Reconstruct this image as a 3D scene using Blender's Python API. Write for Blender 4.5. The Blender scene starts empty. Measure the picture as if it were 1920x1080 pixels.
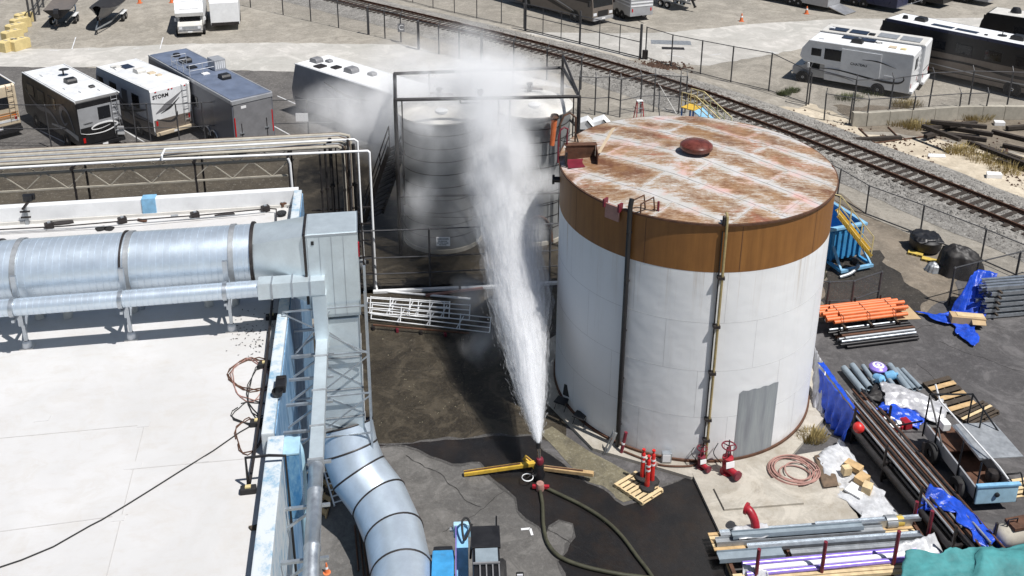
import bpy, bmesh, math, random
from mathutils import Vector, Matrix, noise
R_ = math.radians
random.seed(7)
scene = bpy.context.scene
COL = scene.collection
# ------------------------------------------------------------------ camera
CAM_H, FPX, CYP, PITCH, ROLL = 20.0, 1730.0, 175.0, R_(18.75), R_(0.45)
_F = Vector((0, math.cos(PITCH), -math.sin(PITCH)))
_r0 = Vector((1, 0, 0)); _u0 = _r0.cross(_F)
_R = _r0 * math.cos(ROLL) + _u0 * math.sin(ROLL)
_U = -_r0 * math.sin(ROLL) + _u0 * math.cos(ROLL)
cam_d = bpy.data.cameras.new('camera'); cam = bpy.data.objects.new('camera', cam_d); COL.objects.link(cam)
cam_d.sensor_width = 36; cam_d.lens = FPX / 1920 * 36
cam_d.shift_y = -(540 - CYP) / 1920
cam_d.clip_start = .5; cam_d.clip_end = 2000
cam.matrix_world = Matrix(((_R.x, _U.x, -_F.x, 0), (_R.y, _U.y, -_F.y, 0), (_R.z, _U.z, -_F.z, CAM_H), (0, 0, 0, 1)))
scene.camera = cam
# ------------------------------------------------------------------ sky, sun, exposure
SUN_AZ, SUN_EL = R_(-35), R_(63)          # azimuth measured from +X
SUNV = Vector((math.cos(SUN_EL) * math.cos(SUN_AZ), math.cos(SUN_EL) * math.sin(SUN_AZ), math.sin(SUN_EL)))
w = bpy.data.worlds.new('World'); scene.world = w; w.use_nodes = True
nt = w.node_tree; bg = nt.nodes['Background']
sk = nt.nodes.new('ShaderNodeTexSky'); sk.sky_type = 'NISHITA'; sk.sun_disc = False
sk.sun_elevation = SUN_EL; sk.sun_rotation = math.pi / 2 - SUN_AZ
sk.dust_density = .6; sk.air_density = 1.0
nt.links.new(sk.outputs[0], bg.inputs[0]); bg.inputs[1].default_value = .05
sun_d = bpy.data.lights.new('sun', 'SUN'); sun_d.energy = 5.0; sun_d.angle = R_(.53); sun_d.color = (1, .97, .93)
sun = bpy.data.objects.new('sun', sun_d); COL.objects.link(sun)
sun.rotation_euler = SUNV.to_track_quat('Z', 'Y').to_euler(); sun.location = (0, 0, 60)
scene.view_settings.view_transform = 'Standard'; scene.view_settings.look = 'None'
scene.view_settings.exposure = 0.12; scene.view_settings.gamma = 1
scene.cycles.use_denoising = True
scene.cycles.max_bounces = 8; scene.cycles.diffuse_bounces = 3; scene.cycles.glossy_bounces = 3
scene.cycles.transparent_max_bounces = 16; scene.cycles.volume_bounces = 5
scene.cycles.volume_step_rate = 1.0; scene.cycles.volume_max_steps = 256
scene.cycles.sample_clamp_indirect = 6
# ------------------------------------------------------------------ measuring helpers (survey of the place)
def g(px, py, z=0.0):
    d = _F + _R * ((px - 960) / FPX) + _U * ((CYP - py) / FPX)
    t = (z - CAM_H) / d.z
    return Vector((d.x * t, d.y * t, z))
def gy(px, py, y):
    d = _F + _R * ((px - 960) / FPX) + _U * ((CYP - py) / FPX)
    t = y / d.y
    return Vector((d.x * t, y, CAM_H + d.z * t))
def zoom(x0, y0, s):
    return lambda x, y, z=0.0: g(x0 + x / s, y0 + y / s, z)
# ------------------------------------------------------------------ mesh builder
class MB:
    def __init__(s): s.v = []; s.f = []; s.uv = None
    def add(s, vs, fs):
        o = len(s.v); s.v += [tuple(q) for q in vs]; s.f += [tuple(i + o for i in f) for f in fs]; return s
    def obox(s, c, ax, ay, az):
        c, ax, ay, az = Vector(c), Vector(ax) / 2, Vector(ay) / 2, Vector(az) / 2
        vs = [c + ax * i + ay * j + az * k for k in (-1, 1) for j in (-1, 1) for i in (-1, 1)]
        return s.add(vs, [(0, 2, 3, 1), (4, 5, 7, 6), (0, 1, 5, 4), (2, 6, 7, 3), (0, 4, 6, 2), (1, 3, 7, 5)])
    def box(s, cx, cy, cz, sx, sy, sz, rz=0):
        c, n = math.cos(rz), math.sin(rz)
        return s.obox((cx, cy, cz), (sx * c, sx * n, 0), (-sy * n, sy * c, 0), (0, 0, sz))
    def bb(s, x0, x1, y0, y1, z0, z1): return s.box((x0 + x1) / 2, (y0 + y1) / 2, (z0 + z1) / 2, x1 - x0, y1 - y0, z1 - z0)
    def bar(s, p, q, w, h, up=(0, 0, 1)):
        p, q = Vector(p), Vector(q); d = q - p; u = Vector(up)
        sd = d.cross(u)
        if sd.length < 1e-5: sd = d.cross(Vector((1, 0, 0)))
        sd.normalize(); up2 = sd.cross(d).normalized()
        return s.obox((p + q) / 2, d, sd * w, up2 * h)
    def cyl(s, p, q, r, r2=None, n=10, caps=True):
        return s.tube([p, q], r, n, r2, caps)
    def tube(s, pts, r, n=8, r2=None, caps=True):
        pts = [Vector(p) for p in pts]; m = len(pts); rr = [r + ((r2 - r) * i / (m - 1) if r2 is not None else 0) for i in range(m)] if not isinstance(r, (list, tuple)) else r
        t = (pts[1] - pts[0]).normalized()
        a = t.cross(Vector((0, 0, 1)))
        if a.length < .05: a = t.cross(Vector((1, 0, 0)))
        a.normalize(); vs = []
        for i, p in enumerate(pts):
            if i == 0: t = pts[1] - pts[0]
            elif i == m - 1: t = pts[-1] - pts[-2]
            else: t = (pts[i + 1] - p).normalized() + (p - pts[i - 1]).normalized()
            t.normalize(); a = a - t * a.dot(t); a.normalize(); b = t.cross(a)
            vs += [p + (a * math.cos(2 * math.pi * k / n) + b * math.sin(2 * math.pi * k / n)) * rr[i] for k in range(n)]
        fs = [(i * n + k, i * n + (k + 1) % n, (i + 1) * n + (k + 1) % n, (i + 1) * n + k) for i in range(m - 1) for k in range(n)]
        if caps: fs += [tuple(range(n - 1, -1, -1)), tuple(range((m - 1) * n, m * n))]
        return s.add(vs, fs)
    def lathe(s, prof, n=24, c=(0, 0, 0), a0=0, a1=2 * math.pi):
        full = abs(a1 - a0) > 6.28; k = n if full else n + 1; m = len(prof)
        vs = [(c[0] + r * math.cos(a0 + (a1 - a0) * i / n), c[1] + r * math.sin(a0 + (a1 - a0) * i / n), c[2] + z) for i in range(k) for r, z in prof]
        fs = [(i * m + j, ((i + 1) % k) * m + j, ((i + 1) % k) * m + j + 1, i * m + j + 1) for i in range(n) for j in range(m - 1)]
        return s.add(vs, fs)
    def prism(s, poly, z0, z1):
        n = len(poly); vs = [(p[0], p[1], z0) for p in poly] + [(p[0], p[1], z1) for p in poly]
        ar = sum(poly[i][0] * poly[(i + 1) % n][1] - poly[(i + 1) % n][0] * poly[i][1] for i in range(n))
        fs = [tuple(range(n - 1, -1, -1)), tuple(range(n, 2 * n))] + [(i, (i + 1) % n, (i + 1) % n + n, i + n) for i in range(n)]
        if ar < 0: fs = [tuple(reversed(f)) for f in fs]
        return s.add(vs, fs)
    def extr(s, prof, y0, y1):            # profile in x-z, extruded along y
        n = len(prof); vs = [(p[0], y0, p[1]) for p in prof] + [(p[0], y1, p[1]) for p in prof]
        fs = [tuple(range(n)), tuple(range(2 * n - 1, n - 1, -1))] + [(i + n, (i + 1) % n + n, (i + 1) % n, i) for i in range(n)]
        return s.add(vs, fs)
    def ob(s, name, mat, parent=None, smooth=False, bevel=0, seg=2):
        me = bpy.data.meshes.new(name); me.from_pydata(s.v, [], s.f)
        bm = bmesh.new(); bm.from_mesh(me); bmesh.ops.recalc_face_normals(bm, faces=bm.faces)
        if bevel:
            bmesh.ops.bevel(bm, geom=[e for e in bm.edges if e.calc_face_angle(0) > .5], offset=bevel, segments=seg, affect='EDGES', profile=.7)
        bm.to_mesh(me); bm.free()
        o = bpy.data.objects.new(name, me); COL.objects.link(o); me.materials.append(M[mat] if isinstance(mat, str) else mat)
        if smooth:
            me.shade_smooth()
            me.set_sharp_from_angle(angle=R_(38))
        if parent is not None: o.parent = parent
        return o
def tag(o, label=None, cat=None, group=None, kind=None):
    if label: o['label'] = label
    if cat: o['category'] = cat
    if group: o['group'] = group
    if kind: o['kind'] = kind
    return o
def thing(name, label, cat, loc=(0, 0, 0), rz=0, group=None):
    o = bpy.data.objects.new(name, None); o.empty_display_size = .2; COL.objects.link(o)
    o.location = loc; o.rotation_euler = (0, 0, rz); return tag(o, label, cat, group)
def link_copy(src, parent, loc=None, rz=None, mx=None):
    c = src.copy(); COL.objects.link(c); c.parent = parent
    if loc is not None: c.location = loc
    if rz is not None: c.rotation_euler = (0, 0, rz)
    if mx is not None: c.matrix_local = mx
    return c
def copy_tree(o, parent=None):
    c = o.copy(); COL.objects.link(c); c.parent = parent
    for ch in list(o.children): copy_tree(ch, c)
    return c
def text_ob(name, body, size, mat, parent, mx, bold=0.0, ext=.004):
    cu = bpy.data.curves.new(name, 'FONT'); cu.body = body; cu.size = size; cu.align_x = 'CENTER'; cu.align_y = 'CENTER'
    cu.extrude = ext; cu.offset = bold; t = bpy.data.objects.new('tmp', cu); COL.objects.link(t)
    me = bpy.data.meshes.new_from_object(t.evaluated_get(bpy.context.evaluated_depsgraph_get())); bpy.data.objects.remove(t); bpy.data.curves.remove(cu)
    o = bpy.data.objects.new(name, me); COL.objects.link(o); me.materials.clear(); me.materials.append(M[mat]); o.parent = parent; o.matrix_local = mx
    return o
def frame_mx(o, x, y):                    # matrix with local x,y axes (z = x cross y)
    x = Vector(x).normalized(); y = Vector(y); y = (y - x * y.dot(x)).normalized(); z = x.cross(y); o = Vector(o)
    return Matrix(((x.x, y.x, z.x, o.x), (x.y, y.y, z.y, o.y), (x.z, y.z, z.z, o.z), (0, 0, 0, 1)))
def catmull(pts, k=6):
    P = [Vector(p) for p in pts]; P = [P[0] * 2 - P[1]] + P + [P[-1] * 2 - P[-2]]; out = []
    for i in range(1, len(P) - 2):
        a, b, c, d = P[i - 1], P[i], P[i + 1], P[i + 2]
        for j in range(k):
            t = j / k
            out.append(.5 * ((2 * b) + (c - a) * t + (2 * a - 5 * b + 4 * c - d) * t * t + (3 * b - a - 3 * c + d) * t ** 3))
    out.append(P[-2]); return out
def fbm(x, y, z=0.0, o=4): return noise.fractal(Vector((x, y, z)), 1.0, 2.0, o)
# ------------------------------------------------------------------ materials
M = {}
class NT:
    def __init__(s, name):
        s.m = bpy.data.materials.new(name); s.m.use_nodes = True; s.t = s.m.node_tree; s.b = s.t.nodes['Principled BSDF']; M[name] = s.m
    def n(s, typ, **kw):
        nd = s.t.nodes.new('ShaderNode' + typ)
        for k, v in kw.items():
            if k.startswith('i_'): nd.inputs[k[2:].replace('_', ' ')].default_value = v
            elif k[:2] == 'in' and k[2:].isdigit(): nd.inputs[int(k[2:])].default_value = v
            else: setattr(nd, k, v)
        return nd
    def l(s, a, b): s.t.links.new(a, b)
    def pos(s, obj=False, scale=(1, 1, 1), rot=(0, 0, 0)):
        src = s.n('TexCoord').outputs['Object'] if obj else s.n('NewGeometry').outputs['Position']
        mp = s.n('Mapping'); s.l(src, mp.inputs[0]); mp.inputs['Scale'].default_value = scale; mp.inputs['Rotation'].default_value = rot
        return mp.outputs[0]
    def noi(s, vec, scale, detail=6, rough=.6, dist=0):
        nd = s.n('TexNoise'); s.l(vec, nd.inputs['Vector']); nd.inputs['Scale'].default_value = scale; nd.inputs['Detail'].default_value = detail
        nd.inputs['Roughness'].default_value = rough; nd.inputs['Distortion'].default_value = dist; return nd.outputs['Fac']
    def ramp(s, fac, stops):
        r = s.n('ValToRGB'); s.l(fac, r.inputs[0]); e = r.color_ramp.elements
        while len(e) < len(stops): e.new(.5)
        for el, (p, c) in zip(e, stops):
            el.position = p; el.color = (c, c, c, 1) if isinstance(c, (int, float)) else (*c, 1)
        return r.outputs[0]
    def mix(s, fac, a, b, typ='MIX'):
        m = s.n('Mix', data_type='RGBA', blend_type=typ, clamp_factor=True)
        for v, i in ((fac, 0), (a, 6), (b, 7)):
            if hasattr(v, 'is_linked') or hasattr(v, 'links'): s.l(v, m.inputs[i])
            else: m.inputs[i].default_value = v if i == 0 else ((*v, 1) if len(v) == 3 else v)
        return m.outputs[2]
    def math(s, op, a, b=0.0, clamp=False):
        m = s.n('Math', operation=op, use_clamp=clamp)
        for v, i in ((a, 0), (b, 1)):
            if hasattr(v, 'links'): s.l(v, m.inputs[i])
            else: m.inputs[i].default_value = v
        return m.outputs[0]
    def col(s, c): s.l(c, s.b.inputs['Base Color'])
    def bump(s, h, dist=.02, strength=.6):
        b = s.n('Bump'); b.inputs['Strength'].default_value = strength; b.inputs['Distance'].default_value = dist; s.l(h, b.inputs['Height']); s.l(b.outputs[0], s.b.inputs['Normal'])
    def set(s, rough=None, metal=None, spec=None, trans=None):
        if rough is not None: s.b.inputs['Roughness'].default_value = rough
        if metal is not None: s.b.inputs['Metallic'].default_value = metal
        if spec is not None: s.b.inputs['Specular IOR Level'].default_value = spec
        return s
def simple(name, c, rough=.55, metal=0, var=.18, scale=3.0, dirt=0.0, dirtc=(.12, .1, .08), bump=0.0, obj=False, spec=.5, stretch=(1, 1, 1)):
    s = NT(name).set(rough, metal, spec); v = s.pos(obj, stretch)
    a = s.noi(v, scale, 6, .65); c = Vector(c)
    lo, hi = tuple(c * (1 - var)), tuple(min(1, x) for x in c * (1 + var))
    col = s.mix(s.ramp(a, [(.3, 0), (.7, 1)]), lo, hi)
    if dirt:
        d = s.noi(v, scale * 2.7, 8, .7, .4); col = s.mix(s.ramp(d, [(.5, 0), (.75, dirt)]), col, dirtc)
    s.col(col)
    s.l(s.ramp(a, [(.2, max(0, rough - .1)), (.8, min(1, rough + .12))]), s.b.inputs['Roughness'])
    if bump: s.bump(s.noi(v, scale * 8, 5), bump)
    return s
# plain paints, metals, plastics
for a in [
 ('white_paint', (.78, .79, .8), .45, 0, .07, 1.5, .1), ('white_metal', (.7, .71, .72), .4, 0, .1, 2, .15), ('off_white', (.6, .585, .55), .5, 0, .1, 2, .12),
 ('cream', (.6, .5, .36), .45, 0, .1, 2, .15), ('silver_paint', (.42, .43, .45), .35, .3, .1, 2, .1), ('grey_paint', (.2, .2, .21), .45, 0, .15, 2, .12),
 ('grey_body', (.16, .17, .2), .35, .2, .12, 2, .1), ('blue_grey_roof', (.13, .16, .23), .5, 0, .2, 1.3, .2), ('navy', (.012, .018, .06), .3, 0, .2, 2, 0),
 ('black_paint', (.012, .012, .014), .35, 0, .2, 3, .1), ('black_rubber', (.016, .016, .017), .75, 0, .2, 6, .2), ('black_plastic', (.014, .014, .016), .45, 0, .25, 4, 0),
 ('dark_steel', (.035, .03, .03), .5, .4, .35, 4, .3), ('dark_pipe', (.028, .026, .027), .5, .2, .4, 5, .2), ('rust_steel', (.1, .045, .025), .75, .1, .4, 5, .4),
 ('galv', (.5, .54, .58), .36, .8, .16, 5, .12), ('galv_dull', (.36, .38, .4), .5, .45, .2, 4, .2), ('alu', (.62, .63, .65), .35, .75, .1, 3, .1), ('chrome', (.7, .7, .72), .18, 1, .05, 3, 0),
 ('yellow_paint', (.62, .4, .05), .5, 0, .2, 5, .35), ('pale_yellow', (.66, .55, .28), .55, 0, .15, 4, .2), ('orange_plastic', (.7, .18, .06), .45, 0, .15, 3, .15),
 ('red_paint', (.32, .012, .024), .4, 0, .25, 5, .2), ('red_bright', (.58, .025, .022), .4, 0, .15, 5, .1), ('maroon', (.16, .015, .03), .45, 0, .25, 5, .2),
 ('blue_paint', (.05, .28, .56), .42, 0, .22, 3, .25), ('blue_deep', (.02, .12, .4), .4, 0, .3, 3, .25), ('pale_blue', (.36, .56, .68), .45, 0, .14, 3, .2), ('sky_blue', (.22, .45, .66), .45, 0, .2, 3, .25),
 ('wood', (.5, .34, .17), .75, 0, .25, 4, .2), ('wood_pale', (.62, .48, .28), .75, 0, .2, 4, .2), ('wood_dark', (.06, .045, .032), .85, 0, .4, 5, .2), ('tie_wood', (.035, .027, .022), .9, 0, .5, 5, .35),
 ('cardboard', (.46, .33, .19), .8, 0, .12, 3, .1), ('hose_pink', (.36, .2, .17), .6, 0, .2, 5, .2), ('hose_olive', (.05, .05, .03), .6, 0, .3, 5, .2), ('sign_white', (.82, .82, .82), .4, 0, .03, 2, 0),
 ('ink', (.02, .02, .022), .6, 0, .1, 2, 0), ('purple_gloss', (.28, .2, .62), .25, .1, .2, 4, 0), ('tan_stripe', (.35, .19, .09), .4, 0, .1, 2, 0), ('tan_body', (.17, .145, .125), .35, .1, .15, 2, .1),
 ('pvc_grey', (.24, .29, .33), .45, 0, .15, 4, .15), ('lens_red', (.5, .01, .01), .2, 0, .1, 2, 0), ('lens_amber', (.6, .2, .02), .25, 0, .1, 2, 0), ('lens_clear', (.7, .72, .75), .1, 0, .05, 2, 0),
 ('silver_tarp', (.5, .5, .52), .38, .25, .2, 5, .1), ('plastic_sheet', (.5, .51, .53), .22, 0, .3, 4, .1), ('black_tarp', (.022, .02, .02), .55, 0, .4, 3, .2), ('net_green', (.05, .16, .07), .7, 0, .2, 8, 0),
 ('mat_brown', (.13, .09, .06), .85, 0, .5, 6, .3), ('brass', (.5, .4, .2), .4, .6, .2, 5, .2), ('water_jug', (.2, .45, .7), .15, 0, .2, 4, 0), ('concrete_wall', (.4, .37, .31), .85, 0, .18, 2, .25),
 ('barrier_yellow', (.66, .53, .25), .8, 0, .12, 2, .2), ('sulfur', (.55, .4, .08), .7, 0, .2, 4, .3)]:
    simple(*a[:6], dirt=a[6])
simple('blue_tarp', (.015, .07, .5), .32, 0, .35, 4, .08, (.3, .4, .7), .01)
simple('teal_tarp', (.055, .24, .25), .75, 0, .3, 2.0, .3, (.12, .33, .34), .004)
simple('glass', (.012, .014, .018), .08, 0, .2, 2)
simple('solar', (.015, .02, .04), .15, 0, .3, 2)
simple('fence_steel', (.075, .075, .08), .5, .3, .25, 4, .1)
# chain-link wire cloth: fine wire, mostly open
s = NT('chain_link'); s.set(.5, .6); s.b.inputs['Base Color'].default_value = (.2, .2, .21, 1)
uv = s.n('TexCoord').outputs['UV']
tr = s.n('BsdfTransparent'); mx = s.n('MixShader'); mx.inputs[0].default_value = .13
s.l(tr.outputs[0], mx.inputs[1]); s.l(s.b.outputs[0], mx.inputs[2]); s.l(mx.outputs[0], s.t.nodes['Material Output'].inputs[0])
# ribbed spiral duct, galvanised sheet with spangle
def galv_sheet(name, c, rough, sc=1.0, metal=.85):
    s = NT(name).set(rough, metal); v = s.pos()
    a = s.noi(v, 2.2 * sc, 5, .6); b = s.n('TexVoronoi'); s.l(v, b.inputs['Vector']); b.inputs['Scale'].default_value = 22 * sc
    col = s.mix(s.ramp(a, [(.3, 0), (.7, 1)]), tuple(x * .9 for x in c), tuple(min(1, x * 1.08) for x in c))
    col = s.mix(s.math('MULTIPLY', b.outputs['Color'], .1), col, tuple(x * .62 for x in c))
    d = s.noi(v, 1.1, 8, .75, .6); col = s.mix(s.ramp(d, [(.58, 0), (.85, .2)]), col, (.3, .3, .29))
    s.col(col); s.l(s.ramp(a, [(.2, rough - .02), (.8, rough + .07)]), s.b.inputs['Roughness']); s.bump(s.noi(v, 1.1, 2), .012, .12)
galv_sheet('duct_metal', (.66, .75, .84), .33, 1, .62); galv_sheet('duct_sheet', (.66, .74, .78), .38, 1, .55); galv_sheet('tank_corrugated', (.27, .28, .285), .42, .6, .4)
# --- big tank
s = NT('tank_white').set(.5); v = s.pos(True)
st = s.noi(s.pos(True, (2.2, 2.2, .16)), 1.3, 8, .7)
pat = s.noi(v, .55, 6, .6)
col = s.mix(s.ramp(st, [(.54, 0), (.8, .34)]), (.8, .81, .82), (.52, .48, .43)); tp_ = s.noi(s.pos(True, (5, 5, .12)), 1.0, 6, .7)
col = s.mix(s.ramp(pat, [(.5, 0), (.85, .18)]), col, (.55, .57, .6))
sep = s.n('SeparateXYZ'); s.l(v, sep.inputs[0])
drip = s.math('MULTIPLY', s.ramp(tp_, [(.55, 0), (.68, 1)]), s.ramp(s.math('DIVIDE', sep.outputs[2], 10.0), [(.5, 0), (.668, .5)])); col = s.mix(drip, col, (.36, .25, .14))
low = s.ramp(s.math('ADD', s.math('MULTIPLY', sep.outputs[2], 1.1), s.math('MULTIPLY', s.noi(v, 2.5), .9)), [(.28, .85), (1.0, 0)])
col = s.mix(s.math('MULTIPLY', low, s.ramp(s.noi(v, 1.4), [(.3, .2), (.7, 1)])), col, (.3, .23, .16)); s.col(col)
s.bump(s.noi(v, .55, 3), .09, .5)
s = NT('tank_brown').set(.55); v = s.pos(True, (3, 3, .22))
a = s.noi(v, 1.2, 8, .7); b = s.noi(s.pos(True), .8, 5)
col = s.mix(s.ramp(a, [(.3, 0), (.72, 1)]), (.185, .077, .017), (.31, .138, .032)); col = s.mix(s.ramp(b, [(.4, 0), (.8, .5)]), col, (.14, .055, .014)); s.col(col)
s = NT('tank_grey_door').set(.55); v = s.pos(True, (3, 3, .3)); a = s.noi(v, 1.5, 7, .65)
s.col(s.mix(s.ramp(a, [(.32, 0), (.68, 1)]), (.2, .215, .24), (.33, .36, .37)))
# rusty roof plate: u,v across the plate; paint lasts along the laps, the middle is worn to rust
s = NT('roof_plate').set(.62); uvn = s.n('TexCoord'); sp = s.n('SeparateXYZ'); s.l(uvn.outputs['UV'], sp.inputs[0])
v = s.pos(True); oi = s.n('ObjectInfo')
def edge(o): return s.math('MINIMUM', o, s.math('SUBTRACT', 1.0, o))
ev, eu = edge(sp.outputs[1]), edge(sp.outputs[0])
e = s.math('MINIMUM', s.math('MULTIPLY', ev, 3.6), s.math('ADD', s.math('MULTIPLY', eu, 14.0), .25))
n1 = s.noi(s.pos(True, (1, 1, 1)), .5, 6, .62, .6); n2 = s.noi(s.pos(True, (1.1, 5.5, 1), (0, 0, R_(38))), 1.6, 8, .72, .5); n3 = s.noi(s.pos(True, (1, 3.2, 1), (0, 0, R_(38))), 7, 8, .8)
rf = s.math('ADD', s.math('MULTIPLY', s.math('SUBTRACT', n1, .5), 3.0), s.math('MULTIPLY', s.math('SUBTRACT', n2, .5), 3.0))
rf = s.math('ADD', rf, s.math('MULTIPLY', s.math('SUBTRACT', n3, .5), 3.4))
rf = s.math('ADD', rf, s.math('MULTIPLY', s.math('SUBTRACT', oi.outputs['Random'], .42), .55))
rf = s.math('ADD', rf, s.math('SUBTRACT', s.math('MULTIPLY', s.math('MINIMUM', e, 1.0), 1.0), .4))
base = s.mix(s.ramp(s.noi(v, 2.2, 6), [(.35, 0), (.7, 1)]), (.44, .43, .4), (.54, .525, .53))
base = s.mix(s.ramp(s.noi(v, .8, 5, .6, .3), [(.52, 0), (.68, .8)]), base, (.6, .33, .29))
base = s.mix(s.ramp(rf, [(-.0, 0), (.4, .6)]), base, (.4, .27, .14))
rust = s.mix(s.ramp(s.noi(v, 1.1, 6, .7), [(.36, 0), (.62, 1)]), (.13, .052, .026), (.27, .15, .068))
rust = s.mix(s.ramp(s.noi(s.pos(True, (1, 1, 1), (0, 0, 1)), .55, 4, .55, .4), [(.56, 0), (.72, .65)]), rust, (.42, .13, .09))
s.col(s.mix(s.ramp(rf, [(.05, 0), (1.0, 1)]), base, rust)); s.bump(s.noi(v, 1.3, 3), .05, .3)
# --- grounds
def ground_mat(name, c1, c2, c3, sc=1.0, rough=.9, speck=.35, bump=.03, spc=(.08, .075, .07), spl=(.62, .6, .56), patch=.25):
    s = NT(name).set(rough, 0, .3); v = s.pos()
    a = s.noi(v, .16 * sc, 7, .62, .3); b = s.noi(v, .9 * sc, 8, .7); f = s.noi(v, 14 * sc, 4, .7); h = s.noi(v, 4.5 * sc, 6, .75)
    col = s.mix(s.ramp(a, [(.35, 0), (.65, 1)]), c1, c2); col = s.mix(s.ramp(b, [(.45, 0), (.75, .75)]), col, c3)
    col = s.mix(s.ramp(h, [(.3, speck * 1.1), (.5, 0)]), col, spc); col = s.mix(s.ramp(h, [(.54, 0), (.72, speck * .8)]), col, spl); col = s.mix(s.ramp(f, [(.22, speck), (.45, 0)]), col, spc); col = s.mix(s.ramp(f, [(.58, 0), (.78, speck)]), col, spl)
    pn_ = s.noi(v, .42 * sc, 9, .72, 1.5); col = s.mix(s.ramp(pn_, [(.5, 0), (.6, patch), (.72, patch * .4)]), col, tuple(min(1, x * 1.7) for x in c2)); col = s.mix(s.ramp(pn_, [(.3, patch), (.42, 0)]), col, tuple(x * .55 for x in c1))
    s.col(col); s.bump(f, bump, .7); return s
ground_mat('gravel_lot', (.26, .24, .205), (.34, .312, .268), (.2, .18, .15), 1, .9, .4)
ground_mat('lane_concrete', (.42, .41, .38), (.5, .48, .45), (.36, .345, .315), .8, .85, .16, .01)
ground_mat('parking', (.095, .09, .088), (.135, .127, .12), (.066, .062, .06), 1.3, .9, .45)
ground_mat('back_dirt', (.055, .046, .034), (.085, .072, .054), (.03, .025, .02), 1.2, .9, .3)
ground_mat('ballast', (.235, .225, .21), (.32, .305, .28), (.15, .14, .128), 1.4, .9, .8, .08, (.05, .048, .046), (.66, .65, .62))
ground_mat('sand', (.5, .43, .33), (.6, .53, .42), (.3, .25, .18), 1.1, .95, .25)
ground_mat('yard_asphalt', (.075, .072, .074), (.105, .1, .1), (.05, .047, .048), 1.2, .85, .3, .012, (.03, .03, .03), (.26, .25, .24), .5)
ground_mat('apron', (.1, .096, .092), (.145, .138, .13), (.062, .058, .054), 1.6, .75, .3, .01, (.04, .04, .04), (.32, .31, .29), .3)
ground_mat('dusty', (.15, .125, .095), (.22, .185, .145), (.08, .068, .055), 1.3, .9, .25, .01)
ground_mat('pad_concrete', (.35, .325, .28), (.44, .41, .36), (.25, .215, .165), 1.7, .85, .14, .008)
ground_mat('wet_concrete', (.03, .025, .019), (.056, .047, .034), (.014, .012, .01), 2.0, .38, .4, .012, (.008, .007, .006), (.15, .13, .09), .6)
ground_mat('gutter', (.12, .105, .07), (.2, .18, .12), (.05, .045, .035), 2.4, .55, .35, .015)
ground_mat('wet_asphalt', (.011, .011, .012), (.022, .02, .02), (.03, .02, .014), 1.4, .28, .2, .006, (.005, .005, .005), (.06, .058, .055), .12)
ground_mat('damp_asphalt', (.06, .058, .056), (.085, .08, .077), (.04, .038, .036), 1.6, .6, .25, .01)
ground_mat('oil_stain', (.03, .026, .022), (.05, .043, .035), (.018, .016, .014), 2, .5, .2, .008)
simple('seam', (.46, .45, .44), .6, 0, .1, 3)
# white membrane roof with dust stains
s = NT('roof_membrane').set(.6); v = s.pos(True)
a = s.noi(v, .35, 8, .65, .4); b = s.noi(s.pos(True, (1, 2.4, 1)), 1.6, 9, .75)
col = s.mix(s.ramp(a, [(.35, 0), (.7, 1)]), (.53, .525, .52), (.61, .605, .605)); col = s.mix(s.ramp(s.noi(v, .9, 7, .7, 1.2), [(.5, 0), (.62, .3), (.66, 0)]), col, (.5, .47, .43)); col = s.mix(s.ramp(b, [(.5, 0), (.8, .5)]), col, (.46, .42, .37))
f = s.noi(v, 7, 6, .8); col = s.mix(s.ramp(f, [(.7, 0), (.8, .5)]), col, (.3, .29, .28)); s.col(col); s.bump(a, .05, .3)
s = NT('parapet_blue').set(.5); v = s.pos(True); a = s.noi(s.pos(True, (1, 1, .6)), 2.4, 9, .75)
s.col(s.mix(s.ramp(a, [(.36, 0), (.52, 1)]), (.2, .36, .5), (.58, .62, .64)))
s = NT('wall_blue').set(.5); v = s.pos(True); a = s.noi(s.pos(True, (2, 2, .4)), 2, 8, .7)
s.col(s.mix(s.ramp(a, [(.38, 0), (.66, 1)]), (.08, .2, .36), (.3, .44, .58)))
s = NT('downspout_blue').set(.5); a = s.noi(s.pos(True, (2, 2, .6)), 3, 8, .75)
s.col(s.mix(s.ramp(a, [(.4, 0), (.68, 1)]), (.03, .16, .36), (.2, .38, .52)))
# water
s = NT('water_streak'); t = s.t; t.nodes.remove(s.b)
df = s.n('BsdfDiffuse', in0=(.93, .95, .98, 1)); tl = s.n('BsdfTranslucent', in0=(.93, .95, .98, 1)); tp = s.n('BsdfTransparent')
m1 = s.n('MixShader'); m1.inputs[0].default_value = .45; s.l(df.outputs[0], m1.inputs[1]); s.l(tl.outputs[0], m1.inputs[2])
m2 = s.n('MixShader'); m2.inputs[0].default_value = .62; s.l(m1.outputs[0], m2.inputs[1]); s.l(tp.outputs[0], m2.inputs[2])
s.l(m2.outputs[0], t.nodes['Material Output'].inputs[0])
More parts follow.
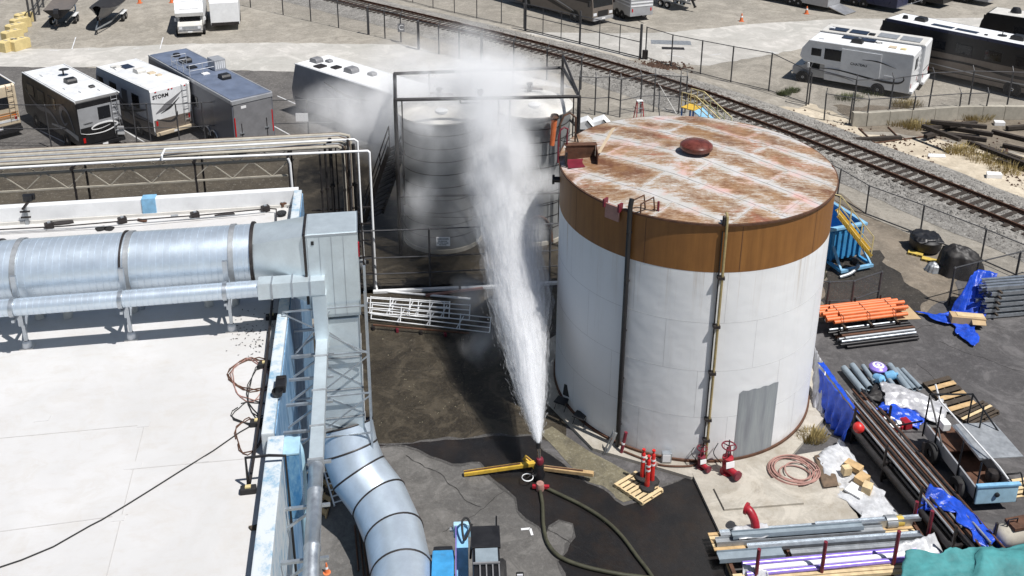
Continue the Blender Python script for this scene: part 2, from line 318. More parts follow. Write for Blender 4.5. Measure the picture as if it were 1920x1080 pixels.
# ------------------------------------------------------------------ ground and paving
def sheet(name, pts, z, mat, kind='structure', rag=0.0, sub=0.6, grow=0.0):
    P = [Vector((p[0], p[1])) for p in pts]
    if rag:
        sg_ = 1 if sum(P[i].x * P[(i + 1) % len(P)].y - P[(i + 1) % len(P)].x * P[i].y for i in range(len(P))) > 0 else -1
        Q = []
        for i, a in enumerate(P):
            b = P[(i + 1) % len(P)]; n = max(1, int((b - a).length / sub)); t = (b - a).normalized(); nn = Vector((-t.y, t.x))
            for k in range(n):
                q = a.lerp(b, k / n); Q.append(q + nn * (rag * fbm(q.x * .9, q.y * .9, 3.1, 4) - sg_ * grow * (1 + .8 * fbm(q.x * 2, q.y * 2, 8, 3))))
        P = Q
    bm = bmesh.new(); f = bm.faces.new([bm.verts.new((p.x, p.y, z)) for p in P]); bmesh.ops.triangulate(bm, faces=[f])
    for f in bm.faces:
        if f.normal.z < 0: f.normal_flip()
    me = bpy.data.meshes.new(name); bm.to_mesh(me); bm.free(); o = bpy.data.objects.new(name, me); COL.objects.link(o); me.materials.append(M[mat])
    return tag(o, kind=kind)
def px(pts, z=0): return [g(x, y, z) for x, y in pts]
sheet('ground', [(-500, -300), (500, -300), (500, 900), (-500, 900)], 0, 'gravel_lot')
sheet('parking_pavement', px([(-300, 137), (0, 124), (300, 128), (540, 134), (720, 139), (1000, 160), (1060, 300), (-300, 330)]), .004, 'parking', rag=.25)
sheet('back_yard', px([(-400, 296), (560, 288), (760, 282), (760, 560), (-400, 560)]), .006, 'back_dirt', rag=.2)
sheet('driveway', px([(-500, 88), (0, 92), (120, 92), (300, 84), (500, 80), (760, 84), (905, 122), (1090, 168), (1000, 160), (720, 139), (540, 134), (300, 128), (0, 124), (-500, 150)]), .008, 'lane_concrete', rag=.3)
sheet('access_road', px([(955, 60), (1100, 62), (1240, 62), (1400, 46), (1560, 36), (1760, 34), (2300, 30), (2300, 62), (1960, 62), (1700, 66), (1540, 84), (1440, 104), (1330, 122), (1262, 122), (1180, 108), (1080, 84)]), .008, 'lane_concrete', rag=.3)
sheet('sandy_ground', px([(1410, 205), (1540, 196), (1620, 250), (1760, 262), (1980, 300), (2200, 380), (2200, 470), (1920, 398), (1720, 322), (1560, 258)]), .006, 'sand', rag=.8)
sheet('dirt_verge', px([(1560, 196), (1930, 205), (2200, 260), (2200, 360), (1900, 285), (1740, 258), (1620, 246)]), .010, 'dusty', rag=.6)
sheet('yard_pavement', px([(500, 1400), (560, 640), (640, 545), (1040, 535), (1300, 400), (1575, 375), (1625, 403), (1700, 440), (1920, 545), (2300, 700), (2300, 1400)]), .004, 'yard_asphalt')
sheet('dusty_pavement', px([(1540, 372), (1575, 362), (1625, 403), (1700, 440), (1800, 490), (1790, 560), (1700, 590), (1640, 575), (1560, 600), (1500, 600)]), .008, 'dusty', rag=.5)
sheet('oil_stain', px([(1560, 500), (1640, 470), (1690, 520), (1745, 560), (1700, 588), (1640, 578), (1560, 600), (1530, 560)]), .012, 'oil_stain', rag=.5, sub=.3)
sheet('apron_pavement', px([(500, 1300), (590, 900), (690, 838), (1000, 822), (1010, 880), (1100, 960), (1150, 1300)]), .008, 'apron', rag=.1)
sheet('wet_slab', px([(580, 640), (640, 548), (1045, 538), (1060, 700), (1062, 840), (1010, 822), (690, 834), (560, 836)]), .012, 'wet_concrete', rag=.06)
sheet('gutter', px([(1012, 812), (1035, 800), (1110, 850), (1215, 905), (1200, 935), (1168, 943), (1090, 895)]), .016, 'gutter', rag=.05)
WETP = px([(697, 836), (850, 826), (1000, 817), (1020, 845), (1090, 898), (1168, 946), (1205, 938), (1240, 915), (1300, 890), (1350, 1010), (1370, 1330), (1140, 1380), (1062, 1075), (1044, 1052), (1062, 1035), (1078, 1008), (1072, 986), (1050, 977), (1032, 988), (1024, 1003), (1008, 988), (985, 975), (968, 958), (966, 935), (945, 912), (915, 885), (900, 866), (850, 868), (805, 857), (785, 843), (760, 838)])
sheet('damp_margin', WETP, .018, 'damp_asphalt', rag=.2, sub=.2, grow=.09)
sheet('wet_patch', WETP, .022, 'wet_asphalt', rag=.14, sub=.25)
sheet('concrete_lane', px([(640, 552), (700, 536), (1050, 528), (1050, 470), (1060, 260), (700, 268), (560, 300), (545, 420)]), .014, 'wet_concrete', rag=.1)
sheet('gate_apron', px([(958, 60), (985, 62), (1090, 86), (1195, 112), (1150, 118), (1100, 104), (1020, 80), (965, 66)]), .016, 'pad_concrete', rag=.2)
# stall lines painted on the parking
for i, (a, b) in enumerate([((75, 245), (138, 275)), ((225, 240), (285, 275)), ((362, 232), (420, 268)), ((505, 232), (560, 262)), ((520, 180), (700, 258)), ((135, 92), (142, 70)), ((300, 92), (306, 70)), ((1250, 102), (1282, 108)), ((20, 103), (40, 104)), ((92, 95), (112, 94)), ((165, 93), (190, 92)), ((250, 91), (268, 90)), ((1330, 104), (1352, 101)), ((1440, 96), (1460, 101))]):
    p, q = g(*a), g(*b); m = MB(); d = (q - p); sd = Vector((-d.y, d.x, 0)).normalized() * .06
    k = max(2, int(d.length / .6)); m.v = []; 
    for j in range(k + 1):
        c = p.lerp(q, j / k); wv = .7 + .5 * noise.noise(c * 2.1); m.v += [tuple(c + sd * wv + Vector((0, 0, .0125))), tuple(c - sd * wv + Vector((0, 0, .0125)))]
    m.f = [(2 * j, 2 * j + 1, 2 * j + 3, 2 * j + 2) for j in range(k)]
    tag(m.ob('painted_line', 'white_metal'), kind='structure')
m = MB(); a, b, c = g(977, 993), g(994, 991.5), g(998, 1004)
for p, q in ((a, b), (b, c)): m.bar(p + Vector((0, 0, .012)), q + Vector((0, 0, .012)), .07, .004)
tag(m.ob('painted_mark', 'white_metal'), kind='structure')
for i, (x, y, s) in enumerate([(1258, 80, 1.0), (1262, 91, .55)]):
    p = g(x, y); m = MB().box(0, 0, .02, 3.2 * s, 1.2 * s, .012, -.1)
    for k in range(7): m.box((-.42 + .14 * k) * 3.2 * s, 0, .027, .06, 1.05 * s, .006, -.1)
    o = m.ob('drain_grate', 'dark_steel' if i else 'galv_dull'); o.location = p
    tag(o, ['wide pale drain cover set in the road beyond the sliding gate', 'small dark drain grate in the road beyond the sliding gate'][i], 'drain cover')
simple('crack', (.018, .017, .016), .9, 0, .2, 4)
for i, (a, b, z) in enumerate((((760, 855), (905, 950), .0245), ((830, 1000), (990, 900), .0095), ((735, 930), (850, 1075), .0095), ((1760, 640), (1920, 700), .0095), ((1720, 680), (1890, 850), .0095), ((1690, 640), (1760, 600), .0125), ((720, 690), (1000, 700), .0135), ((860, 610), (880, 815), .0135), ((1000, 985), (1180, 1075), .0235), ((1130, 960), (1330, 990), .0215))):
    p, q = g(*a), g(*b); d = q - p; n_ = Vector((-d.y, d.x, 0)).normalized(); k = max(6, int(d.length / .12)); m = MB()
    for j in range(k + 1):
        c = p + d * (j / k) + n_ * (.22 * fbm(j * .09, i * 3.7, 1.3, 5) + .03 * fbm(j * .6, i, 2)); w_ = .009 * (.5 + abs(fbm(j * .3, i, 9))) ; m.v += [tuple(c + n_ * w_ + Vector((0, 0, z))), tuple(c - n_ * w_ + Vector((0, 0, z)))]
    m.f = [(2 * j, 2 * j + 1, 2 * j + 3, 2 * j + 2) for j in range(k)]; tag(m.ob('pavement_crack', 'crack'), kind='structure')
# ------------------------------------------------------------------ railway
cl = [g(x, y) for x, y in [(2160, 527), (1920, 428), (1709, 342), (1540, 273), (1402, 221), (1300, 184), (1180, 145), (1060, 110), (950, 81), (850, 56), (760, 34), (660, 10), (560, -14)]]
tl_ = catmull(cl, 14)
for _ in range(3): tl_ = [tl_[0]] + [(tl_[i - 1] + tl_[i] * 2 + tl_[i + 1]) / 4 for i in range(1, len(tl_) - 1)] + [tl_[-1]]
def along(path, step):
    out = []; acc = 0; nxt = 0
    for a, b in zip(path, path[1:]):
        L = (b - a).length
        while nxt <= acc + L: out.append((a.lerp(b, (nxt - acc) / L), (b - a).normalized())); nxt += step
        acc += L
    return out
m = MB(); st = along(tl_, 1.0); n0 = 9
for i, (p, t) in enumerate(st):
    sd = Vector((-t.y, t.x, 0))
    for k in range(n0):
        u = -3.3 + 6.6 * k / (n0 - 1); h = .26 * max(0, min(1, (3.3 - abs(u)) / 1.5)); wob = .25 * fbm(p.x * .5, p.y * .5, u) if abs(u) > 2.9 else 0
        m.v.append(tuple(p + sd * (u + wob) + Vector((0, 0, .012 + h + (.03 * fbm(p.x * 2, p.y * 2, u) if h > .1 else 0)))))
m.f = [(i * n0 + k, i * n0 + k + 1, (i + 1) * n0 + k + 1, (i + 1) * n0 + k) for i in range(len(st) - 1) for k in range(n0 - 1)]
tag(m.ob('ballast_bed', 'ballast', smooth=True), kind='structure')
trk = thing('railway_track', 'rusty single railway track on timber ties curving past the big tank', 'railway track')
proto = MB().box(0, 0, 0, .24, 2.6, .16).ob('tie', 'tie_wood', trk, bevel=.012, seg=1)
ties = along(tl_, .545)
for i, (p, t) in enumerate(ties[:298]):
    jit = random.uniform(-.05, .05); a = math.atan2(t.y, t.x) + random.uniform(-.03, .03)
    loc = p + t * jit + Vector((-t.y, t.x, 0)) * random.uniform(-.08, .08) + Vector((0, 0, .25))
    if i == 0: proto.location = loc; proto.rotation_euler = (0, 0, a)
    else: link_copy(proto, trk, loc, a)
for sgn in (-1, 1):
    m = MB(); pr = [(-.07, .33), (.07, .33), (.07, .35), (.014, .37), (.014, .44), (.036, .455), (.036, .49), (-.036, .49), (-.036, .455), (-.014, .44), (-.014, .37), (-.07, .35)]; ss = along(tl_, .8); n = len(pr)
    for p, t in ss:
        sd = Vector((-t.y, t.x, 0)); c = p + sd * sgn * .79
        m.v += [tuple(c + sd * x + Vector((0, 0, z))) for x, z in pr]
    m.f = [(i * n + k, i * n + (k + 1) % n, (i + 1) * n + (k + 1) % n, (i + 1) * n + k) for i in range(len(ss) - 1) for k in range(n)]
    m.ob('rail', 'rust_steel', trk)
# loose ballast stones, in the near stretch of the track
def scatter(name, pts, r0, r1, mat, label, cat):
    m = MB()
    for p in pts:
        r = random.uniform(r0, r1); a = random.random() * 6.28; q = []
        for k in range(4): q.append(p + Vector((math.cos(a + k * 1.57) * r * random.uniform(.6, 1.2), math.sin(a + k * 1.57) * r * random.uniform(.6, 1.2), -.01)))
        q.append(p + Vector((random.uniform(-.3, .3) * r, random.uniform(-.3, .3) * r, r * random.uniform(.5, 1.1))))
        m.add(q, [(0, 1, 4), (1, 2, 4), (2, 3, 4), (3, 0, 4)])
    return tag(m.ob(name, mat), label, cat, kind='stuff')
pts = []
for i in range(15000):
    p, t = random.choice(ties[:95]); u = random.gauss(0, 1.5)
    if abs(u) > 3.2: continue
    h = .26 * max(0, min(1, (3.3 - abs(u)) / 1.5)); pts.append(p + t * random.uniform(-.3, .3) + Vector((-t.y, t.x, 0)) * u + Vector((0, 0, .012 + h)))
scatter('ballast_stones', pts, .035, .09, 'ballast', 'loose grey crushed stone between the railway ties', 'ballast')
# ------------------------------------------------------------------ fences
def fence(label, pts, hgt, rails=(1.0,), r=.035, mesh=True, mat='fence_steel', arms=False, lean=0.0, name='chain_link_fence', thick=()):
    o = Vector((pts[0].x, pts[0].y, 0)); t = thing(name, label, 'fence', o); post = None
    for i, p in enumerate(pts):
        q = p - o; h = hgt[i] if isinstance(hgt, (list, tuple)) else hgt; rr = r * (2.0 if i in thick else 1)
        m = MB().cyl((0, 0, 0), (0, 0, h), rr, n=8); m.cyl((0, 0, h), (0, 0, h + .06), rr * 1.3, rr * .3, n=8)
        if arms:
            d = (pts[min(i + 1, len(pts) - 1)] - pts[max(i - 1, 0)]); sd = Vector((-d.y, d.x, 0)).normalized(); m.cyl((0, 0, h), tuple(sd * .25 + Vector((0, 0, h + .3))), r * .6, n=6)
        po = m.ob('post', mat, t); po.location = q; po.rotation_euler = (random.uniform(-lean, lean), random.uniform(-lean, lean), 0)
    for i, (a, b) in enumerate(zip(pts, pts[1:])):
        ha, hb = (hgt[i], hgt[i + 1]) if isinstance(hgt, (list, tuple)) else (hgt, hgt); a0, b0 = a - o, b - o
        for f in rails: MB().cyl(a0 + Vector((0, 0, ha * f)), b0 + Vector((0, 0, hb * f)), r * .6, n=6).ob('rail', mat, t)
        if mesh:
            m = MB(); m.add([a0 + Vector((0, 0, .05)), b0 + Vector((0, 0, .05)), b0 + Vector((0, 0, hb)), a0 + Vector((0, 0, ha))], [(0, 1, 2, 3)]); m.ob('wire_mesh', 'chain_link', t)
    return t
z2 = lambda x, y: g(520 + x / 3.31, y / 3.31); z3 = lambda x, y: g(1100 + x / 2.3415, y / 2.3415); z8 = lambda x, y: g(1200 + x / 2.667, 100 + y / 2.667)
fence('long chain link fence on the near side of the railway, behind the misty trailer', [g(420, 4), g(470, 14), g(531, 28), g(583, 40), g(635, 52), g(691, 65), g(722, 72), g(752, 79), g(785, 93), g(823, 102), g(861, 110), g(903, 118), g(963, 133), g(1025, 150), g(1089, 168)], 2.3, (1.0,), .05, arms=True, thick=(5, 8, 11))
fence('chain link fence on the far side of the railway, left of the sliding gate', [g(700, -12), g(774, 5), g(812, 15), g(852, 24), g(894, 34), g(940, 44), g(982, 54)], 2.2, (1.0, .03), .04)
fence('chain link fence beyond the railway, between the sliding gate and block wall', [g(1210, 108), g(1258, 124), g(1313, 139), g(1370, 154), g(1441, 171), g(1516, 196)], [2.4, 2.4, 2.5, 2.6, 2.7, 2.2], (1.0, .03), .05)
gt = thing('sliding_gate', 'wide chain link sliding gate across the road over the railway', 'gate', g(985, 57))
o = g(985, 57); ga = [g(985, 57) - o, g(1088, 83) - o, g(1200, 110) - o]
gx = [(g(985, 57).lerp(g(1200, 110), k / 6) - o) for k in range(7)]
for k, p in enumerate(gx): MB().cyl(p, p + Vector((0, 0, 2.7 if k in (0, 3, 6) else 2.3)), .1 if k in (0, 6) else (.08 if k == 3 else .035), n=8).ob('post', 'fence_steel', gt)
for zz in (.12, 1.3, 2.3): MB().cyl(gx[0] + Vector((0, 0, zz)), gx[-1] + Vector((0, 0, zz)), .05 if zz < .2 else .035, n=8).ob('rail', 'fence_steel', gt)
MB().add([gx[0] + Vector((0, 0, .1)), gx[-1] + Vector((0, 0, .1)), gx[-1] + Vector((0, 0, 2.3)), gx[0] + Vector((0, 0, 2.3))], [(0, 1, 2, 3)]).ob('wire_mesh', 'chain_link', gt)
MB().box(*(gx[-1] + Vector((.35, -.1, .35))), .4, .3, .7).ob('gate_motor', 'dark_steel', gt, bevel=.02)
fence('short chain link fence on the near face of the concrete block wall', [z8(920, 335), z8(1045, 356), z8(1130, 364), z8(1355, 350), z8(1590, 333), z8(1720, 330)], 1.75, (1.0,), .045, arms=True, lean=.03)
fence('tall chain link fence with angled tops behind the concrete block wall', [z8(830, 262), z8(1060, 330), z8(1240, 322), z8(1440, 290), z8(1640, 280), z8(1830, 285), z8(2000, 290)], 2.6, (1.0,), .05, arms=True, lean=.02)
fence('low dark wire fence along the near edge of the railway ballast', [g(1500, 330), g(1570, 368), g(1623, 401), g(1725, 440), g(1839, 487), g(1960, 540)], 1.5, (1.0, .02), .04, lean=.02)
fence('chain link fence behind the row of motorhomes at the left', [g(-60, 276), g(97, 278), g(205, 276), g(258, 276), g(284, 275), g(338, 276), g(386, 272), g(491, 268), g(580, 266), g(700, 262)], 2.6, (1.0, .45), .04)
fence('dark chain link fence with danger sign in front of the two sprayed tanks', [g(640, 548), g(702, 545), g(807, 541), g(915, 536), g(1030, 530), g(1075, 526)], 2.75, (1.0, .55, .28), .045)
fence('galvanised chain link fence with angled tops behind the sprayed tanks', [g(1085, 214), g(1115, 216), g(1140, 214), g(1162, 220), g(1200, 212), g(1225, 210), g(1272, 214), g(1284, 214)], 2.5, (1.0, .45), .045, arms=True)
fence('short chain link panel beside the orange pipes', [g(1530, 598), g(1545, 600), g(1592, 598), g(1642, 580)], 1.7, (1.0, .5), .045, lean=.03)
fence('chain link panel beside the blue tarp and steel beams', [g(1778, 572), g(1822, 560), g(1900, 540), g(1960, 522)], 1.7, (1.0,), .045)
# ------------------------------------------------------------------ the white-roofed plant building
BANG = R_(9.6); C0 = g(560, 350, 6.9); RZ, PZ = 6.3, 6.9
ex, ey = Vector((math.cos(BANG), math.sin(BANG), 0)), Vector((-math.sin(BANG), math.cos(BANG), 0))
BO = Vector((C0.x, C0.y, 0))
def bl(q): d = q - BO; return Vector((d.dot(ex), d.dot(ey), q.z))      # world to building frame
def bg_(x, y, z): return bl(g(x, y, z))
def bthing(name, label, cat, x=0, y=0, z=0, group=None): return thing(name, label, cat, BO + ex * x + ey * y + Vector((0, 0, z)), BANG, group)
bd = bthing('plant_building', 'low plant building with a white membrane roof and pale blue parapet', 'building')
WX, YF = -26, -24
MB().bb(WX, -.005, YF, -.26, RZ - .3, RZ).ob('roof_membrane', 'roof_membrane', bd)
MB().bb(WX, .0, -.26, 0, 0, PZ).ob('parapet', 'white_paint', bd, bevel=.03)
MB().bb(-.14, .12, -12.62, -.265, 0, PZ).ob('parapet', 'parapet_blue', bd, bevel=.03)
MB().bb(.0, .34, YF, -12.66, 0, PZ - .05).ob('parapet', 'parapet_blue', bd, bevel=.03)
MB().bb(.124, .15, -12.5, -.3, 0, PZ - .12).ob('wall_cladding', 'wall_blue', bd)
mb = MB()
for x0, x1, y0, y1, z0, z1 in ((.01, .34, -12.6, -11.9, 5.0, 6.75),): mb.bb(x0, x1, y0, y1, z0, z1)
sc = MB().bb(.345, .66, -13.2, -12.7, 5.1, 6.75).ob('scupper_box', 'downspout_blue', bd, bevel=.03)
MB().bb(.335, .67, -13.21, -12.69, 6.755, 6.8).ob('lid', 'pale_blue', sc, bevel=.01)
MB().tube(catmull([(.05, -12.2, 6.2), (.35, -12.25, 6.35), (.55, -12.35, 6.25), (.6, -12.4, 5.6), (.62, -12.4, 3)], 5), .11, 10).ob('downpipe', 'pale_blue', bd, smooth=True)
bx = bg_(283, 372, 6.75); MB().bb(bx.x - .22, bx.x + .22, -.3, .04, 6.32, 6.93).ob('scupper_notch', 'sky_blue', bd, bevel=.02)
MB().bb(WX, -.3, -.32, -.27, RZ, RZ + .1).ob('flashing', 'off_white', bd)
# membrane seams and patches
for a, b in (((0, 822), (270, 797)), ((270, 800), (200, 1080)), ((245, 880), (520, 855)), ((0, 997), (240, 965))):
    p, q = bg_(*a, RZ), bg_(*b, RZ); MB().bar(p + Vector((0, 0, .004)), q + Vector((0, 0, .004)), .018, .008).ob('membrane_seam', 'seam', bd)
for x, y, s in ((270, 796, .22), (250, 873, .28), (382, 862, .2), (222, 972, .2), (80, 785, .26)):
    p = bg_(x, y, RZ); MB().box(p.x, p.y, RZ + .006, s * 1.2, s * .8, .012).ob('roof_patch', 'roof_membrane', bd)
MB().bb(-9, -7, -12.45, -12.3, 0, .1)
m = MB(); rs = random.Random(3)
for i in range(90):
    x, y = rs.gauss(478, 26), rs.gauss(632, 22)
    p = bg_(min(x, 512), y, RZ); a = rs.random() * 6.28; L_ = rs.uniform(.03, .12); d_ = Vector((math.cos(a), math.sin(a), 0)); n_ = Vector((-d_.y, d_.x, 0)) * .014; q_ = p + Vector((0, 0, .006)); b_ = Vector((rs.uniform(-.02, .02), rs.uniform(-.02, .02), .012))
    m.add([q_ - d_ * L_ / 2, q_ + n_ + b_, q_ + d_ * L_ / 2, q_ - n_ + b_], [(0, 1, 2, 3)])
o = m.ob('roof_litter', 'dark_steel'); o.location = BO; o.rotation_euler.z = BANG; tag(o, 'scatter of dark flakes on the white roof below the thin duct', 'litter', kind='stuff')
# --- big spiral duct
DY, DZ, DR = -6.65, 8.0, .8
def ribbed(name, x0, x1, y, z, r, pitch, label, cat, mat='duct_metal'):
    t = bthing(name, label, cat, x0, y, z)
    pr = []; x = 0; L = x1 - x0
    while x < L:
        pr += [(r, x), (r, min(L, x + pitch * .86)), (r - .008, min(L, x + pitch * .88)), (r - .008, min(L, x + pitch * .97))]; x += pitch
    m = MB().lathe(pr, 40); m.v = [(v[2], v[1], v[0]) for v in m.v]; m.ob('duct_tube', mat, t, smooth=True)
    return t
big = ribbed('round_duct', -26, -.75, DY, DZ, DR, .165, 'large round spiral-seamed galvanised duct running across the white roof', 'duct')
def ring(r, r2, wd, x, mat, parent, name='flange'):
    m = MB().lathe([(r, -wd / 2), (r2, -wd / 2), (r2, wd / 2), (r, wd / 2)], 40); m.v = [(v[2] + x, v[1], v[0]) for v in m.v]; return m.ob(name, mat, parent, smooth=True)
for pxx, yy in ((6, 505), (240, 490), (480, 470)):
    q = bg_(pxx, yy, DZ); ring(DR, DR + .045, .05, q.x + 26, 'dark_steel', big)
for pxx in (55, 250, 437):
    q = bg_(pxx, 490, DZ); ring(DR + .013, DR + .03, .13, q.x + 26, 'galv_dull', big, 'strap')
sm = ribbed('round_duct', -26, -.55, -7.97, 7.7, .215, .14, 'thin round galvanised duct running in front of the large roof duct', 'duct')
for x in (-1.36, -3.86, -6.37, -8.9, -11.4):
    ring(.228, .245, .1, x + 26, 'galv', sm, 'strap')
    st = bthing('duct_support', {-1.36: 'nearest to the parapet of the galvanised roof duct supports', -3.86: 'middle galvanised roof duct support below the dark flange', -6.37: 'leftmost visible galvanised roof duct support leg'}.get(x, 'galvanised roof duct support beyond the left edge'), 'support', x, 0, RZ, 'duct supports on the roof')
    MB().bb(-.04, .04, -7.62, -7.54, 0, .95).ob('leg', 'galv', st); MB().bb(-.045, .045, -6.2, -6.12, 0, 1.25).ob('leg', 'galv', st)
    MB().bar((0, -7.5, .5), (.0, -6.9, 1.15), .06, .06).ob('brace', 'galv', st); MB().bar((0, -8.15, 1.1), (0, -6.1, 1.1), .07, .07).ob('crossbeam', 'galv', st)
    MB().bb(-.06, .06, -7.72, -7.64, .7, 2.1).ob('bracket', 'galv', st)
    MB().bb(-.16, .16, -7.7, -7.46, .0, .03).ob('base_plate', 'off_white', st, bevel=.01); MB().lathe([(.12, 0), (.1, .16), (.06, .2)], 12, (.0, -7.58, .0)).ob('boot', 'white_paint', st)
for i, (x, y) in enumerate(((75, 595), (128, 594), (392, 572), (440, 570), (250, 583))):
    p = bg_(x, y, RZ); MB().lathe([(.0, .32), (.1, .32), (.12, .26), (.1, .25), (.13, 0)], 14).ob('vent_stub', 'off_white', bd, smooth=True).location = p
# transition, plenum, drop
tr = bthing('duct_transition', 'galvanised duct transition from round to the square plenum at the roof edge', 'duct', 0, DY, DZ)
n = 48; m = MB(); sx0, sx1 = -.75, .66
for k in range(n):
    a = 2 * math.pi * k / n + math.pi / 4; c, s_ = math.cos(a), math.sin(a); m.v.append((sx0, c * DR, s_ * DR))
for k in range(n):
    a = 2 * math.pi * k / n + math.pi / 4; c, s_ = math.cos(a), math.sin(a); f = 1 / max(abs(c), abs(s_)); m.v.append((sx1, -.67 + c * f * .58 + 0.0, .1 + s_ * f * .95))
m.f = [(k, (k + 1) % n, n + (k + 1) % n, n + k) for k in range(n)]; m.ob('duct_cone', 'duct_sheet', tr, smooth=True)
ring(DR - .01, DR + .06, .06, sx0, 'dark_steel', tr)
mf = MB()
for a, b in (((0, -1.27, 1.07), (0, -.07, 1.07)), ((0, -1.27, -.87), (0, -.07, -.87)), ((0, -1.27, 1.1), (0, -1.27, -.9)), ((0, -.07, 1.1), (0, -.07, -.9))): mf.bar(Vector(a) + Vector((.66, 0, 0)), Vector(b) + Vector((.66, 0, 0)), .06, .06, (1, 0, 0))
mf.ob('flange', 'dark_steel', tr)
pl = bthing('duct_plenum', 'square galvanised plenum box at the top of the vertical duct', 'duct', 1.33, -7.3, 0)
MB().bb(-.64, .66, -.62, .6, 6.65, 9.08).ob('casing', 'duct_sheet', pl, bevel=.01, seg=1)
for k in range(4):
    MB().bb(-.6 + .3 * k, -.59 + .3 * k, -.632, -.618, 6.7, 9.0).ob('standing_seam', 'galv', pl)
MB().bb(-.5, -.43, -.64, -.622, 8.8, 8.9).ob('label_plate', 'black_plastic', pl); MB().bb(.665, .7, -.5, -.42, 8.3, 8.7).ob('red_bracket', 'red_paint', pl)
MB().bb(-.66, .68, -.64, .62, 9.05, 9.075).ob('cap_rim', 'galv', pl); MB().bb(-.6, .62, -.58, .56, 9.08, 9.1).ob('top_sheet', 'duct_sheet', pl)
dr = bthing('vertical_duct', 'square galvanised duct dropping down the building side in four flanged sections', 'duct', 1.33, -7.3, 0)
for k, (a, b) in enumerate(((6.55, 5.35), (5.35, 4.35), (4.35, 3.45), (3.45, 2.75))):
    MB().bb(-.5, .6, -.56, .5, b + .02, a).ob('duct_section', 'duct_sheet', dr, bevel=.01, seg=1); MB().bb(-.52, .62, -.58, .52, b - .012, b + .012).ob('flange', 'galv_dull', dr)
    MB().bar((-.5, -.57, a - .1), (.6, -.57, b + .1), .03, .012, (0, 1, 0)).ob('cross_break', 'galv', dr)
el = bthing('duct_elbow', 'big segmented galvanised elbow duct curving down to the ground beside the building', 'duct', 0, 0, 0)
path = [Vector((1.38, -7.3, 2.75)), bg_(656, 842, 2.2), bg_(673, 887, 1.65), bg_(711, 938, 1.25), bg_(739, 1003, 1.02), bg_(753, 1075, .95), bg_(757, 1190, .95)]
for i, (a, b) in enumerate(zip(path, path[1:])):
    t0 = ((b - a).normalized() + ((a - path[i - 1]).normalized() if i else (b - a).normalized())).normalized(); t1 = ((b - a).normalized() + ((path[i + 2] - b).normalized() if i + 2 < len(path) else (b - a).normalized())).normalized()
    r = .78; n = 40; m = MB(); ref = Vector((1, .3, 0))
    for p, t in ((a, t0), (b, t1)):
        d = (b - a).normalized(); u = (ref - d * ref.dot(d)).normalized(); v = d.cross(u)
        for k in range(n):
            q = u * math.cos(2 * math.pi * k / n) * r + v * math.sin(2 * math.pi * k / n) * r
            q -= d * (q.dot(t) / d.dot(t)); m.v.append(tuple(p + q))
    m.f = [(k, (k + 1) % n, n + (k + 1) % n, n + k) for k in range(n)]; seg = m.ob('duct_segment', 'duct_metal', el, smooth=True)
    m2 = MB(); m2.tube([Vector(m.v[k]) * 1 for k in range(n)] + [Vector(m.v[0])], .028, 6, caps=False); m2.ob('seam_ring', 'dark_steel', seg, smooth=True)
    if 0 < i < 4:
        u = (ref - d * ref.dot(d)).normalized(); MB().bar(a + v * (-r - .01), b + v * (-r - .01), .03, .01).ob('lock_seam', 'galv_dull', seg)
# small rect duct along the wall, with its joints
sd = bthing('wall_duct', 'narrow square galvanised duct running along the building side on brackets', 'duct', .95, 0, 6.0)
ys = [-5.6, -7.4, -8.9, -10.3, -11.6, -12.7]
MB().bb(-.2, .2, -6.1, -5.3, .62, 1.62).ob('drop_box', 'duct_sheet', sd, bevel=.01); MB().bb(-1.35, .2, -7.9, -7.4, 1.3, 1.62)
for a, b in zip(ys, ys[1:]):
    MB().bb(-.15, .15, b + .03, a, -.15, .15 + .02).ob('duct_section', 'duct_sheet', sd, bevel=.01, seg=1); MB().bb(-.175, .175, b - .025, b + .03, -.175, .19).ob('flange', 'galv_dull', sd)
mm = MB(); mm.lathe([(.16, 0), (.155, .7), (.17, .72), (.17, .78), (.155, .8), (.155, 2.2), (.17, 2.22), (.17, 2.28), (.155, 2.3), (.155, 5)], 20); mm.v = [(v[0], -12.73 - v[2], v[1]) for v in mm.v]; mm.ob('round_section', 'galv', sd, smooth=True)
MB().bar((0, -5.5, .1), (0, -7.4, .0), .0, .0)
cn = bthing('duct_connector', 'galvanised connector box between the thin roof duct and the wall duct', 'duct', 0, 0, 0)
MB().bb(-.55, -.2, -8.17, -7.77, 7.47, 7.93).ob('reducer', 'duct_sheet', cn, bevel=.02); MB().bb(-.2, 1.12, -8.18, -7.76, 7.49, 7.91).ob('box_section', 'duct_sheet', cn, bevel=.01); MB().bb(.78, 1.14, -8.16, -7.78, 5.9, 7.48).ob('drop_section', 'duct_sheet', cn, bevel=.01)
for x in (-.2, .3, .75): MB().bb(x - .02, x + .02, -8.2, -7.74, 7.47, 7.93).ob('flange', 'galv', cn)
